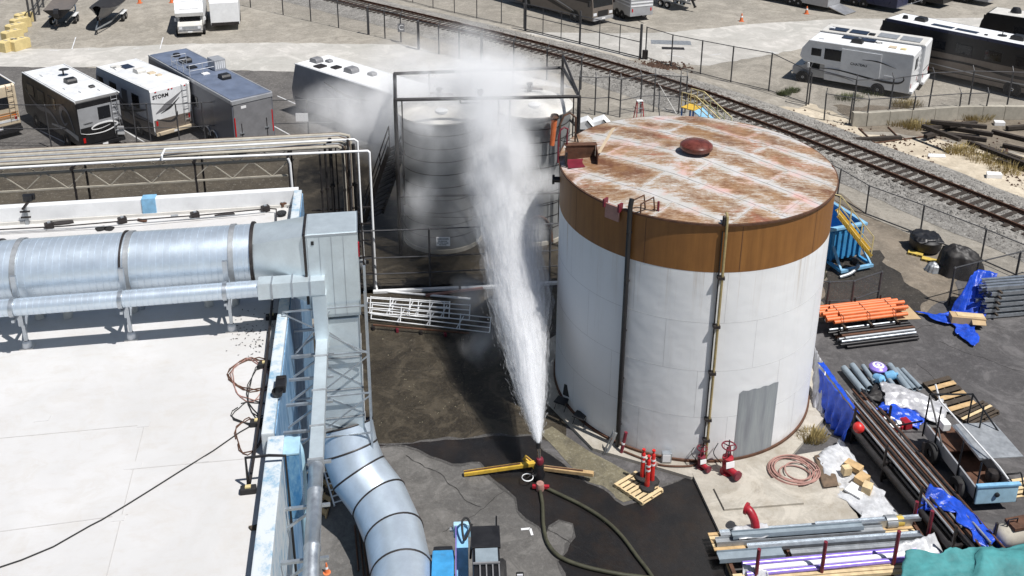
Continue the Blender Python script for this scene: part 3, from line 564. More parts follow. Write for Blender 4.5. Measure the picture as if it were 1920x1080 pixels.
# support frame with braces
fr = bthing('steel_brace_tower', 'galvanised braced angle frame holding the vertical duct off the building wall', 'steel frame', 0, 0, 0)
for x, y in ((2.08, -8.05),): MB().bb(x, x + .06, y, y + .06, 2.3, 7.4).ob('column', 'galv', fr)
MB().bb(2.08, 2.15, -6.7, -6.63, 2.3, 7.4).ob('column', 'galv', fr)
for z in (7.0, 5.6, 4.3, 3.0): MB().bar((.0, -8.04, z), (2.1, -8.04, z), .04, .04).ob('cross_member', 'galv', fr); 
for a, b in (((0, 7.0), (2.1, 5.6)), ((.05, 5.5), (1.2, 6.95)), ((.6, 4.3), (2.1, 5.5)), ((.6, 3.1), (2.1, 4.25))): MB().bar((a[0], -8.11, a[1]), (b[0], -8.11, b[1]), .03, .03).ob('brace', 'galv', fr)
for k, y in enumerate((-7.0, -8.2, -9.2, -10.2, -11.2, -12.3, -13.6, -15.0)):
    w_ = bthing('wall_bracket', ['first', 'second', 'third', 'fourth', 'fifth', 'sixth', 'seventh', 'eighth'][k] + ' galvanised wall bracket under the wall duct counting from the plenum', 'bracket', 0, y, 0, 'wall duct brackets')
    MB().bar((.0, 0, 5.75), (1.25, 0, 5.75), .06, .06).ob('arm', 'galv', w_); MB().bar((.0, 0, 5.0), (.95, 0, 5.7), .045, .045).ob('strut', 'galv', w_)
# --- roof clutter
def roof_pipe(label, pts, r, mat='dark_steel', z=.08, name='roof_pipe'):
    m = MB().tube([bg_(x, y, RZ + z) for x, y in pts], r, 8); o = m.ob(name, mat, None, smooth=True); o.location = BO; o.rotation_euler = (0, 0, BANG)
    return tag(o, label, 'cable' if r < .02 else 'pipe')
roof_pipe('dark conduit along the roof beside the back parapet', [(-30, 432), (120, 424), (260, 412), (380, 403), (505, 391), (518, 392), (518, 416)], .022, z=.16)
roof_pipe('thin pale conduit along the roof beside the back parapet', [(-30, 437), (200, 424), (430, 404), (498, 398)], .014, 'galv_dull', .1)
roof_pipe('pale conduit at the foot of the back parapet', [(-30, 417), (200, 406), (400, 392), (530, 382), (541, 388)], .016, 'galv_dull', .05)
roof_pipe('black pipe running along the roof beside the side parapet', [(513, 500), (510, 570), (502, 650), (492, 740), (480, 830), (468, 905)], .035, z=.16)
roof_pipe('second dark conduit along the roof at the foot of the side parapet', [(526, 540), (520, 700), (512, 800), (500, 900), (488, 1000), (478, 1085)], .03, z=.1)
roof_pipe('long loose black cable snaking across the white roof', [(482, 792), (450, 810), (400, 845), (340, 882), (280, 920), (235, 948), (190, 975), (170, 985), (100, 1025), (40, 1050), (-20, 1070)], .014, 'black_rubber', .02, 'cable')
for i, (cx_, cy_, rx, ry, k) in enumerate(((476, 702, 44, 30, 3), (468, 712, 34, 38, 2), (492, 735, 26, 50, 3), (466, 818, 24, 32, 2), (478, 775, 40, 22, 2))):
    pts = [(cx_ + rx * math.cos(a * .35 + i) * (1 + .15 * math.sin(a)), cy_ + ry * math.sin(a * .35 + i) * (1 + .12 * math.cos(a * 1.3))) for a in range(18 * k)]
    roof_pipe(['top loop of tangled cable on the roof by the side parapet', 'second loop of tangled cable on the roof', 'tall loop of tangled cable beside the parapet lamp', 'lowest loop of tangled cable on the roof', 'small loop of tangled cable on the roof'][i], pts, .011, ['rust_steel', 'hose_pink', 'black_rubber', 'rust_steel', 'black_rubber'][i], .02, 'cable')
def block(x, y, rz, label, mat='black_rubber', s=(.32, .16, .13)):
    p = bg_(x, y, RZ); t = bthing('pipe_block', label, 'pipe support', p.x, p.y, RZ); t.rotation_euler.z += rz
    MB().box(0, 0, s[2] / 2, *s).ob('base', mat, t, bevel=.03); MB().box(0, 0, s[2] + .015, s[0] * .35, s[1] * .5, .03).ob('strap', 'pale_yellow' if mat == 'black_rubber' else 'galv', t)
for x, y, l in ((497, 688, 'black rubber pipe block beside the cable tangle'), (483, 797, 'black rubber pipe block at the end of the long loose cable'), (466, 923, 'black rubber pipe block under the bent black pipe'), (510, 598, 'black rubber pipe block below the thin duct end')): block(x, y, 0, l)
for x, y, l in ((93, 428, 'leftmost pipe block by the back parapet'), (230, 418, 'second pipe block along the back parapet'), (366, 408, 'third pipe block along the back parapet'), (498, 396, 'rightmost pipe block along the back parapet')): block(x, y, .5, l, 'dark_steel', (.26, .2, .2))
for x, y, rz, sx, sy, mat, l in ((118, 419, .1, .8, .22, 'dark_steel', 'torn dark scrap lying on the roof by the back parapet'), (190, 430, .4, .34, .26, 'black_rubber', 'left of two black mats lying on the roof'), (205, 430, -.4, .34, .22, 'black_rubber', 'right of two black mats lying on the roof'), (267, 415, -.5, .42, .12, 'rust_steel', 'brown offcut lying across the roof conduit'), (423, 404, .15, .7, .13, 'dark_steel', 'long flat brown plank on the roof by the back parapet'), (328, 406, .1, .26, .1, 'galv_dull', 'small grey scrap on the roof by the conduit'), (487, 990, .05, .42, .1, 'wood_dark', 'weathered wooden block on the roof near the side parapet')):
    p = bg_(x, y, RZ); m = MB(); n = 7
    poly = [(sx / 2 * math.cos(a) * (1.1 if k % 2 else .85), sy / 2 * (1 if math.sin(a) > 0 else -1) * (.6 + .5 * abs(math.sin(a)))) for k, a in enumerate([2 * math.pi * i / n for i in range(n)])]
    m.prism(poly, 0, .05); o = m.ob('roof_scrap', mat); o.location = BO + ex * p.x + ey * p.y + Vector((0, 0, RZ + .003)); o.rotation_euler.z = BANG + rz; tag(o, l, 'scrap')
p = bg_(528, 404, RZ); o = MB().lathe([(0, .12), (.16, .12), (.17, .08), (.13, .06), (.13, 0)], 18).ob('roof_drain', 'black_plastic', smooth=True); o.location = BO + ex * p.x + ey * p.y + Vector((0, 0, RZ)); tag(o, 'round black roof drain cap by the back right corner', 'drain cap')
p = bg_(534, 387, RZ); t = bthing('roof_hatch_lamp', 'small tilted brown box in the back right corner of the roof', 'box', p.x, p.y, RZ); MB().box(0, 0, .1, .3, .16, .14, .6).ob('housing', 'rust_steel', t, bevel=.02); MB().box(0, 0, .19, .24, .1, .02, .6).ob('lid', 'galv_dull', t)
# flood lights
t = bthing('flood_light', 'dark flood light clamped over the back parapet at the left', 'light', bg_(57, 375, 6.9).x, 0, 0)
for dy, w_ in ((.1, .36), (-.03, .26)): MB().bb(-w_ / 2, w_ / 2, dy, dy + .1, 6.95, 7.15).ob('lamp_head', 'black_plastic', t, bevel=.02)
MB().bb(-.04, .04, -.5, .1, 6.9, 6.95).ob('arm', 'dark_steel', t); MB().bb(-.05, .05, -.36, -.3, 6.3, 6.92).ob('pole', 'galv_dull', t); MB().bb(-.15, .15, -.4, -.36, 6.55, 6.6).ob('clamp', 'dark_steel', t); MB().bb(-.15, .15, -.4, -.36, 6.75, 6.8).ob('clamp', 'dark_steel', t)
p = bg_(527, 724, 6.95); t = bthing('flood_light', 'black flood light on the side parapet beside the cable tangle', 'light', p.x, p.y, 6.9)
MB().box(.0, 0, .1, .24, .42, .2).ob('housing', 'black_plastic', t, bevel=.04); MB().lathe([(.1, 0), (.13, .1), (.12, .14)], 14, (-.06, -.26, .0)).ob('hood', 'black_plastic', t); MB().box(.0, .1, .21, .16, .1, .02).ob('bracket', 'dark_steel', t)
p = bg_(518, 758, 6.5); o = MB().box(0, 0, .12, .16, .26, .24).ob('junction_box', 'black_plastic', bevel=.03); o.location = BO + ex * p.x + ey * p.y + Vector((0, 0, RZ)); o.rotation_euler.z = BANG; tag(o, 'small black junction box on the roof below the parapet flood light', 'junction box')
t = bthing('goalpost_pipe', 'thin black bent pipe frame rising over the side parapet near the bottom', 'pipe', 0, 0, 0)
a, b, c = bg_(466, 915, RZ), bg_(460, 882, RZ + .65), bg_(530, 882, PZ + .1)
MB().tube([a, Vector((a.x, a.y, RZ + .75)), Vector((.1, a.y, RZ + .75)), Vector((.42, a.y, RZ + .7)), Vector((.44, a.y, 3.5))], .03, 8).ob('pipe', 'black_paint', t, smooth=True); MB().bar((a.x, a.y, RZ + .1), (-.3, a.y, RZ + .1), .03, .03).ob('tie', 'dark_steel', t)
# ------------------------------------------------------------------ pipe rack behind the building
simple('rack_brown', (.12, .09, .07), .6, .2, .3, 4, .3)
pr_ = bthing('pipe_rack', 'steel truss pipe rack standing behind the white-roofed building', 'pipe rack')
L0, L1 = -22, -.6
for yy in (4.75, 6.3):
    for zz in (6.0, 5.3): MB().bar((L0, yy, zz), (L1, yy, zz), .06, .06).ob('chord', 'concrete_wall', pr_)
    k = 0; x = L1
    while x > -14:
        MB().bar((x, yy, 5.3 if k % 2 else 6.0), (x - .75, yy, 6.0 if k % 2 else 5.3), .032, .032).ob('web_bar', 'concrete_wall', pr_); x -= .75; k += 1
for x in (-.7, -4.2, -8.6, -12.6):
    for yy in (4.75, 6.3): MB().bar((x, yy, 0), (x, yy, 6), .07, .07).ob('column', 'dark_steel', pr_)
    MB().bar((x, 4.6, 6.1), (x, 6.5, 6.1), .1, .1).ob('crossbeam', 'dark_steel', pr_)
for i in range(11):
    yy = 5.05 + i * .15; r = .055 if i % 3 else .07; xe = 1.2 + .1 * (i % 2)
    o = MB().tube([(L0, yy, 6.2 + r), (xe, yy, 6.2 + r), (xe + .15 + .02 * i, yy, 6.1 + r), (xe + .2 + .02 * i, yy, 5.9), (xe + .2 + .02 * i, yy, .4 + .2 * (i % 3))], r, 8).ob('rack_pipe', ('concrete_wall', 'rack_brown', 'galv_dull')[i % 3], None, smooth=True)
    o.location = BO; o.rotation_euler.z = BANG
    tag(o, 'dull pipe in the bundle lying along the pipe rack behind the building', 'pipe', 'bundle of pipes on the rack')
for nm, pts, r, l in (('a', [(L0, 4.62, 6.3), (-5.3, 4.62, 6.3), (2.36, 4.72, 6.15), (2.43, 4.72, 6.08), (2.45, 4.72, .1), (2.5, 4.4, .06), (6.2, 3.2, .06)], .05, 'white pipe along the rack that turns down at its far right end'),
                      ('b', [(-5.3, 4.5, 6.32), (-5.3, 4.5, 6.5), (-5.25, 4.9, 6.6), (1.85, 5.4, 6.4), (1.98, 5.4, 6.3), (2.0, 5.4, .1)], .045, 'second white pipe on the rack dropping beside the first'),
                      ('c', [(-.68, 4.5, 6.1), (-.62, 4.5, 5.9), (-.6, 4.5, 4.0), (-.6, 4.5, .2)], .05, 'white pipe dropping from the rack behind the roof corner')):
    o = MB().tube(pts, r, 10).ob('rack_pipe', 'white_paint', None, smooth=True); o.location = BO; o.rotation_euler.z = BANG; tag(o, l, 'pipe')
# dense vertical risers at the end of the rack
for i in range(7):
    x = .5 + .2 * i + (.1 if i > 3 else 0); yy = 4.9 + .25 * ((i * 5) % 4); r = (.04, .05, .075, .03)[i % 4]
    t = bthing('riser_pipe', ['thin', 'dark', 'thick', 'slim', 'straight', 'stout', 'last'][i] + ' black riser pipe at the end of the pipe rack', 'pipe', x, yy, 0, 'risers at the end of the rack')
    MB().cyl((0, 0, 0), (0, 0, 6.2 + .15 * (i % 3)), r, n=10).ob('pipe', 'dark_pipe', t, smooth=True)
    for z in (1.6, 3.1, 4.4): MB().cyl((0, 0, z), (0, 0, z + .1), r * 1.6, n=10).ob('flange', 'dark_steel', t)
eq = bthing('pump_skid', 'dark pump and valve skid behind the building under the pipe rack', 'pump skid', -.2, 4.6, 0)
for k in range(5):
    MB().bar((.2, .3 * k - .2, .9 + .6 * k), (2.6, .3 * k - .2, .9 + .6 * k), .05, .05).ob('rail', 'dark_steel', eq)
for x in (.25, .9, 1.5, 2.2): MB().bar((x, -.2, 0), (x, -.2, 3.2), .06, .06).ob('post', 'dark_steel', eq)
for x, y, z in ((.5, -.5, .5), (1.1, -.3, .8), (1.8, -.5, .55), (2.1, .2, 1.2), (.8, .4, 1.1)):
    v_ = MB().lathe([(0, -.25), (.15, -.25), (.2, -.1), (.2, .15), (.12, .25), (0, .25)], 14, (x, y, z)).ob('pump', ('galv_dull', 'maroon', 'white_metal')[int(x * 3) % 3], eq, smooth=True); MB().bar((x - .3, y, z), (x + .3, y, z), .12, .12).ob('flange', 'dark_steel', v_)
# steel stair between rack and spray frame
stt = thing('steel_stair', 'dark open steel staircase with handrails left of the sprayed tanks', 'staircase', g(720, 470))
a, b = g(700, 430) - g(720, 470), gy(748, 268, 38.2) - g(720, 470); a.z = .6
sdv = Vector((.35, .55, 0))
for s_ in (-1, 1):
    MB().bar(a + sdv * s_, b + sdv * s_, .05, .2).ob('stringer', 'dark_steel', stt)
    for hh in (.55, 1.0): MB().bar(a + sdv * s_ + Vector((0, 0, hh)), b + sdv * s_ + Vector((0, 0, hh)), .04, .04).ob('handrail', 'dark_steel', stt)
    for k in range(4): q = a.lerp(b, k / 3) + sdv * s_; MB().bar(q, q + Vector((0, 0, 1)), .04, .04).ob('baluster', 'dark_steel', stt)
for k in range(14): q = a.lerp(b, (k + .5) / 14); MB().obox(q, (sdv * 2), (b - a).normalized().cross(Vector((0, 0, 1))).cross(Vector((0, 0, 1))).normalized() * .25, (0, 0, .04)).ob('tread', 'dark_steel', stt)
# ------------------------------------------------------------------ two ribbed tanks in the spray
def silo(c, r, h, label, hatch):
    t = thing('ribbed_tank', label, 'tank', c); pr = [(r + .02, 0), (r + .02, .25)]; z = .25; n = int((h - .3) / .55)
    m = MB().lathe([(r + .05, 0), (r + .05, .2), (r, .2)], 48)
    m.ob('base_ring', 'concrete_wall', t, smooth=True)
    for k in range(n):
        z0, z1 = .2 + (h - .2) * k / n, .2 + (h - .2) * (k + 1) / n
        rr = r
        MB().lathe([(rr, z0), (rr + .006, z0 + .1), (rr + .008, (z0 + z1) / 2), (rr + .006, z1 - .1), (rr, z1)], 56).ob('wall_course', 'tank_corrugated', t, smooth=True)
        MB().lathe([(r, z1 - .014), (r + .02, z1 - .012), (r + .02, z1 + .012), (r, z1 + .014)], 56).ob('hoop', 'dark_steel', t, smooth=True)
    rf_ = MB().lathe([(r + .1, h - .06), (r + .12, h), (r * .75, h + .26), (r * .4, h + .42), (.0001, h + .5)], 56).ob('roof', 'off_white', t, smooth=True)
    MB().lathe([(.28, h + .25), (.28, h + .36), (.2, h + .4), (.0, h + .4)], 20, (.1, -r * .62, 0)).ob('hatch', 'white_metal', rf_, smooth=True)
    vv = MB().lathe([(.1, h + .45), (.1, h + .62), (.18, h + .64), (.18, h + .7), (.08, h + .72), (.08, h + .85), (.15, h + .86), (.15, h + .92), (0, h + .94)], 14).ob('relief_valve', 'dark_steel', rf_, smooth=True); vv.location = (-.1, .3, -.05)
    MB().cyl((-.5, .35, h + .62), (.5, .25, h + .6), .06, n=8).ob('roof_pipe', 'rust_steel', rf_)
    if hatch:
        m = MB().tube([(.35 + .62 * math.cos(a), -r - .03 + .5 * abs(math.cos(a)) * .35, .2 + 1.3 * max(0, math.sin(a))) for a in [math.pi * k / 12 for k in range(13)]], .07, 8); m.ob('manway_arch', 'rust_steel', t, smooth=True)
    return t
silo((-3.12, 38.4, 0), 1.8, 6.2, 'left of the two ribbed grey tanks being sprayed with water', False)
silo((.88, 39.1, 0), 1.75, 6.25, 'right of the two ribbed grey tanks being sprayed with water', True)
o = thing('relief_stack', 'short orange rusty vent stack standing beside the right sprayed tank roof', 'vent stack', gy(1036, 240, 37.2))
MB().cyl((0, 0, -.8), (.08, 0, .45), .1, .13, n=12).ob('pipe', 'orange_plastic', o, smooth=True); MB().lathe([(.14, .4), (.2, .5), (.16, .62), (.05, .66)], 12, (.08, 0, 0)).ob('cap', 'rust_steel', o, smooth=True)
MB().cyl((.35, 0, -4.5), (.35, 0, .6), .025, n=6).ob('rod', 'dark_steel', o)
# deluge spray frame
TZ = 7.35
fl, fr_, br, bl2 = g(741, 187, TZ), g(1086, 181, TZ), g(1055, 127, TZ), g(740, 138, TZ)
o0 = Vector((fl.x, fl.y, 0)); df = thing('deluge_frame', 'tall black pipe frame of spray nozzles around the two ribbed tanks', 'spray frame', o0)
V = lambda p, z=None: Vector((p.x - o0.x, p.y - o0.y, p.z if z is None else z))
for p in (fl, fr_, br, bl2): MB().cyl(V(p, 0), V(p, TZ), .085, n=10).ob('post', 'dark_pipe', df, smooth=True)
for a, b in ((fl, fr_), (fr_, br), (br, bl2), (bl2, fl)): MB().cyl(V(a), V(b), .075, n=10).ob('header_pipe', 'dark_pipe', df, smooth=True)
MB().cyl(V(fl, 2.9), V(fr_, 2.9), .05, n=8).ob('cross_pipe', 'dark_pipe', df); MB().cyl(V(br, 5.2), V(fr_, 5.9), .05, n=8).ob('brace', 'dark_pipe', df); MB().cyl(V(br, 7.9), V(fr_, TZ), .06, n=8).ob('brace', 'dark_pipe', df); MB().cyl(V(br, 7), V(br, 7.95), .06, n=8).ob('post', 'dark_pipe', df)
def nozzle_drop(p, z0, z1, off=Vector((0, .35, 0))):
    q = V(p); d = MB().tube([Vector((q.x, q.y, z0)), Vector((q.x, q.y, z1 + .1)), Vector((q.x, q.y, z1))], .03, 8).ob('drop_pipe', 'dark_pipe', df)
    for z in (z1, (z0 + z1) / 2): MB().lathe([(.0, .1), (.05, .08), (.05, -.04), (.09, -.1), (0, -.1)], 10, (q.x, q.y + .08, z)).ob('nozzle', 'dark_steel', d, smooth=True)
for f, z1 in ((.035, 2.6), (.47, 4.0), (.56, 1.0), (.62, 5.8), (.97, 5.2)): nozzle_drop(fl.lerp(fr_, f), TZ - .05, z1)
for f in (.2, .45, .7): nozzle_drop(bl2.lerp(br, f), TZ - .05, 6.3)
a, b = V(fl.lerp(fr_, .35)), V(fl.lerp(fr_, .47)); MB().tube([a, a - Vector((0, 0, .2)), b - Vector((0, 0, .2)), b], .03, 8).ob('branch_pipe', 'dark_pipe', df)
q = V(fl.lerp(fr_, .46)); MB().lathe([(.0, .42), (.12, .38), (.15, .25), (.08, .15), (.06, 0)], 14, (q.x, q.y, TZ)).ob('detector', 'black_plastic', df, smooth=True)
MB().tube(catmull([V(fl, 2.0), V(fl.lerp(fr_, .4), 1.85), V(fl.lerp(fr_, .7), 2.2), V(fr_, 2.75)], 8), .018, 6).ob('cable', 'black_rubber', df)
# danger sign on the fence
sg = thing('danger_sign', 'white danger sign with lines of small print on the chain link fence', 'sign', g(831, 540)); c = gy(831, 453, g(831, 540).y - .1) - g(831, 540)
MB().box(c.x, c.y, c.z, .56, .02, .4).ob('panel', 'sign_white', sg, bevel=.004, seg=1)
text_ob('heading', 'DANGER', .115, 'grey_paint', sg, frame_mx(c + Vector((0, -.014, .12)), (1, 0, 0), (0, 0, 1)), .002)
for k, tx in enumerate(('NO SMOKING', 'NO OPEN FLAMES', 'NO SPARKS')): text_ob('line', tx, .058, 'ink', sg, frame_mx(c + Vector((-.02, -.014, .02 - .08 * k)), (1, 0, 0), (0, 0, 1)), .001)
# notice boards on the left fence
for (x, y, s_), l in (((566, 220, .7), 'blank white notice board on the fence behind the misty motorhome'), ((221, 244, .72), 'blank white notice board on the fence behind the black motorhome')):
    o = MB().box(0, 0, 0, s_, .02, s_ * .72).ob('notice_board', 'sign_white', bevel=.004, seg=1); o.location = gy(x, y, g(x, 274).y - .1); tag(o, l, 'sign')
o = MB().box(0, 0, 0, .55, .02, .7).ob('track_sign', 'grey_paint'); o.location = gy(752, 52, g(752, 79).y - .12); tag(o, 'small grey sign with a white letter C on the railway fence', 'sign'); text_ob('letter', 'C', .6, 'sign_white', o, frame_mx((0, -.014, 0), (1, 0, 0), (0, 0, 1)), .01)
# ------------------------------------------------------------------ the big storage tank
TX, TY, TR, TH, TS = 5.97, 27.70, 4.366, 8.256, 6.72
simple('weld', (.5, .5, .5), .6, 0, .2, 3)
tk = thing('storage_tank', 'large white storage tank with a brown band and rusty roof', 'storage tank', (TX, TY, 0))
def shell(r, z0, z1, n=128, a0=0, a1=2 * math.pi):
    k = max(1, int((z1 - z0) / .6)); return MB().lathe([(r, z0 + (z1 - z0) * j / k) for j in range(k + 1)], n, (0, 0, 0), a0, a1)
sh = shell(TR, .12, TS).ob('shell', 'tank_white', tk, smooth=True)
bn = shell(TR + .004, TS, TH).ob('band', 'tank_brown', tk, smooth=True)
for z in (1.75, 3.4, 5.05): MB().lathe([(TR - .01, z - .008), (TR + .002, z - .005), (TR + .002, z + .005), (TR - .01, z + .008)], 128).ob('weld_seam', 'weld', sh, smooth=True)
camaz = math.atan2(-TY, -TX)
for k in range(4):
    for j in range(6):
        a = camaz - 1.5 + (j + (.5 if k % 2 else 0) + .12 * k) * .62; z0, z1 = ((.14, 1.74), (1.76, 3.39), (3.41, 5.04), (5.06, 6.7))[k]
        MB().lathe([(TR - .01, z0), (TR + .002, z0), (TR + .002, z1), (TR - .01, z1)], 1, (0, 0, 0), a, a + .0018).ob('weld_seam', 'weld', sh)
for j in range(6):
    a = camaz - 1.55 + j * .63; MB().lathe([(TR, TS + .01), (TR + .008, TS + .01), (TR + .008, TH - .1), (TR, TH - .1)], 1, (0, 0, 0), a, a + .004).ob('weld_seam', 'rust_steel', bn)
MB().lathe([(TR + .03, .12), (TR + .06, .12), (TR + .06, .2), (TR, .2)], 96).ob('base_chime', 'rust_steel', tk)
MB().lathe([(TR, TH - .05), (TR + .07, TH - .04), (TR + .07, TH + .015), (TR, TH + .015)], 128).ob('eave_rim', 'rust_steel', tk, smooth=True)
fd = MB().prism([(5.05 * math.cos(2 * math.pi * (k + .35) / 10), 5.05 * math.sin(2 * math.pi * (k + .35) / 10)) for k in range(10)], 0, .12).ob('foundation', 'pad_concrete', tk)
RISE = .38
def cone(x, y): return TH + .02 + RISE * (1 - math.hypot(x, y) / TR)
rfb = MB().lathe([(TR + .02, TH - .01), (0.001, TH + RISE - .015)], 96).ob('roof', 'tank_brown', tk, smooth=True)
# roof plates: lapped strips
ang = math.atan2(*(lambda d: (d.y, d.x))(g(1560, 380, TH) - g(1180, 265, TH))); ca, sa = math.cos(ang), math.sin(ang)
SW = 1.46; rows = [(-TR - .3 + SW * k, -TR - .3 + SW * (k + 1)) for k in range(7)]
for k, (v0, v1) in enumerate(rows):
    off = (.3, 1.5, .7, 1.9, .2, 1.1, .6)[k]; u = -TR - .4 - off
    while u < TR:
        u1 = u + 3.1; nu, nv = 14, 8; pts = {}; vs = []; fs = []; uvs = []
        for i in range(nu + 1):
            for j in range(nv + 1):
                uu, vv = u + (u1 - u) * i / nu, v0 + (v1 + .02 - v0) * j / nv; r = math.hypot(uu, vv); out = r > TR + .03
                f = (TR + .03) / r if out else 1; x, y = (uu * ca - vv * sa) * f, (uu * sa + vv * ca) * f
                vs.append((x, y, cone(x, y) + .012 - .010 * j / nv + .004 * (i == 0) + .03 * fbm(x * .5, y * .5, 2) * min(1, (TR - min(TR, r)) * 2))); uvs.append((i / nu, j / nv)); pts[i, j] = out
        for i in range(nu):
            for j in range(nv):
                if all(pts[q] for q in ((i, j), (i + 1, j), (i, j + 1), (i + 1, j + 1))): continue
                fs.append((i * (nv + 1) + j, (i + 1) * (nv + 1) + j, (i + 1) * (nv + 1) + j + 1, i * (nv + 1) + j + 1))
        u = u1 + .01
        if len(fs) < 4: continue
        used = sorted({q for f in fs for q in f}); mp = {q: i for i, q in enumerate(used)}
        m = MB(); m.add([vs[q] for q in used], [tuple(mp[q] for q in f) for f in fs])
        me = bpy.data.meshes.new('roof_plate'); me.from_pydata(m.v, [], m.f); uvl = me.uv_layers.new(name='UVMap')
        for lp in me.loops: uvl.data[lp.index].uv = uvs[used[lp.vertex_index]]
        me.shade_smooth(); o = bpy.data.objects.new('roof_plate', me); COL.objects.link(o); me.materials.append(M['roof_plate']); o.parent = rfb
vt = MB().lathe([(.24, 0), (.24, .14), (.5, .15), (.53, .2), (.52, .3), (.42, .38), (.2, .43), (.001, .45)], 32, (0, 0, TH + RISE - .03)).ob('roof_vent', 'rust_steel', tk, smooth=True); M['vent_red'] = M['maroon']
simple('vent_paint', (.13, .035, .025), .28, 0, .4, 4, .4, (.06, .025, .02)); vt.data.materials[0] = M['vent_paint']
def tloc(px_, py_, z): q = g(px_, py_, z); return Vector((q.x - TX, q.y - TY, z))
# open hatch box near the left rim, its lid, and rim hand loops
hx = tloc(1088, 300, TH + .35); az = math.atan2(hx.y, hx.x)
hb = MB()
hc = tloc(1090, 305, TH + .1); tdir = Vector((-math.sin(az), math.cos(az), 0)); rdir = Vector((math.cos(az), math.sin(az), 0))
hp = lambda a, b, z: hc + Vector((1, 0, 0)) * a + Vector((0, 1, 0)) * b + Vector((0, 0, z))
hatch = thing('tmp', 'x y z w', 'q'); bpy.data.objects.remove(hatch)
hm = MB(); hm.obox(hp(0, .42, .18), (.95, .1, 0), (-.004, .04, 0), (0, 0, .5)); hm.obox(hp(.5, .12, .18), (.03, 0, 0), (0, .7, 0), (0, 0, .5)); hm.obox(hp(-.5, .12, .14), (.03, 0, 0), (0, .6, 0), (0, 0, .4)); hm.obox(hp(0, .5, .44), (1.05, .1, 0), (-.03, .24, 0), (0, 0, .03))
hm.ob('hatch_box', 'rust_steel', tk); MB().obox(hp(0, .0, -.02), (.9, .1, 0), (-.02, .7, 0), (0, 0, .02)).ob('hatch_opening', 'maroon', tk)
l0, l1 = tloc(1122, 288, TH + .3), tloc(1150, 240, TH + .75)
MB().obox((l0 + l1) / 2, (l1 - l0), (.1, .16, -.05), (.06, .02, .03)).ob('hatch_lid', 'cream', tk)
def hoop(pts, r, mat, name='hand_loop'): MB().tube(pts, r, 8).ob(name, mat, tk, smooth=True)
p0, p1 = tloc(1046, 305, TH), tloc(1062, 300, TH)
hoop([p0, p0 + Vector((0, 0, .9)), p0 + Vector((.06, .03, 1.12)), p0 + Vector((.18, .08, 1.2)), p0 + Vector((.3, .12, 1.12)), p1 + Vector((0, 0, .9)), p1], .03, 'maroon')
p0, p1 = tloc(1048, 275, TH), tloc(1078, 268, TH)
hoop([p0, p0 + Vector((.02, .0, .8)), p0 + Vector((.15, .05, 1.1)), p0 + Vector((.35, .1, 1.18)), p0 + Vector((.55, .16, 1.0)), p1 + Vector((0, 0, .5)), p1], .03, 'rust_steel')
p0 = tloc(1062, 316, TH); hoop([p0 + Vector((-.1, .2, 0)), p0, p0 + Vector((.0, 0, .55))], .03, 'black_paint', 'rim_bracket')
p0 = tloc(1085, 270, TH); hoop([p0, p0 + Vector((-.12, .1, .4)), p0 + Vector((-.6, .3, .0)), p0], .025, 'black_paint', 'rim_bracket')
# down pipes on the shell
def on_shell(px_, py_, z, off):                   # azimuth of a point of the shell seen at px, then position at radius TR+off
    best = min((abs((g(px_, py_, zz).xy - Vector((TX, TY))).length - TR), zz) for zz in [k * .02 for k in range(0, 420)] if g(px_, py_, zz).y < TY + 1)
    q = g(px_, py_, best[1]); return math.atan2(q.y - TY, q.x - TX)
def at_az(a, r, z): return Vector((r * math.cos(a), r * math.sin(a), z))
a1 = on_shell(1176, 560, 0, 0)
pp = MB().tube([at_az(a1, TR + .13, .15), at_az(a1, TR + .13, TH + .2), at_az(a1, TR + .05, TH + .42)], .075, 12).ob('down_pipe', 'black_paint', tk, smooth=True)
for z in (.9, 2.6, 4.3, 6.0, 7.6): MB().cyl(at_az(a1, TR, z), at_az(a1, TR + .2, z), .05, n=8).ob('bracket', 'dark_steel', pp)
q0, q1 = at_az(a1, TR + .12, TH + .3), at_az(a1 + .12, TR - .4, TH + .25)
for d in (0, .07): MB().tube([at_az(a1 + d, TR + .1, TH + .05), at_az(a1 + d, TR + .1, TH + .35), at_az(a1 + d + .06, TR - .2, TH + .5), at_az(a1 + d + .07, TR - .24, TH + .08)], .026, 8).ob('gooseneck', 'rust_steel', pp)
MB().cyl(at_az(a1 + .16, TR - .3, TH + .05), at_az(a1 + .16, TR - .3, TH + .35), .035, n=8).ob('stub', 'maroon', pp)
a2 = on_shell(1352, 560, 0, 0)
p2 = MB().tube([at_az(a2 - .012, TR + .1, .1), at_az(a2 - .012, TR + .1, TH - .1), at_az(a2 - .012, TR + .08, TH + .25), at_az(a2 - .01, TR - .1, TH + .3)], .04, 10).ob('down_pipe', 'brass', tk, smooth=True)
p3 = MB().cyl(at_az(a2 - .034, TR + .07, .1), at_az(a2 - .034, TR + .07, TH - .2), .022, n=8).ob('conduit', 'black_paint', tk, smooth=True)
for z in (1.0, 1.75, 3.4, 5.0, 6.6): MB().obox(at_az(a2 - .02, TR + .08, z), at_az(a2 + math.pi / 2, .2, 0), at_az(a2, .16, 0), (0, 0, .09)).ob('clamp', 'dark_steel', p2)
MB().lathe([(.0, .2), (.05, .16), (.05, -.1), (0, -.1)], 10, at_az(a2 - .03, TR + .05, TH + .1)).ob('valve', 'dark_steel', p2)
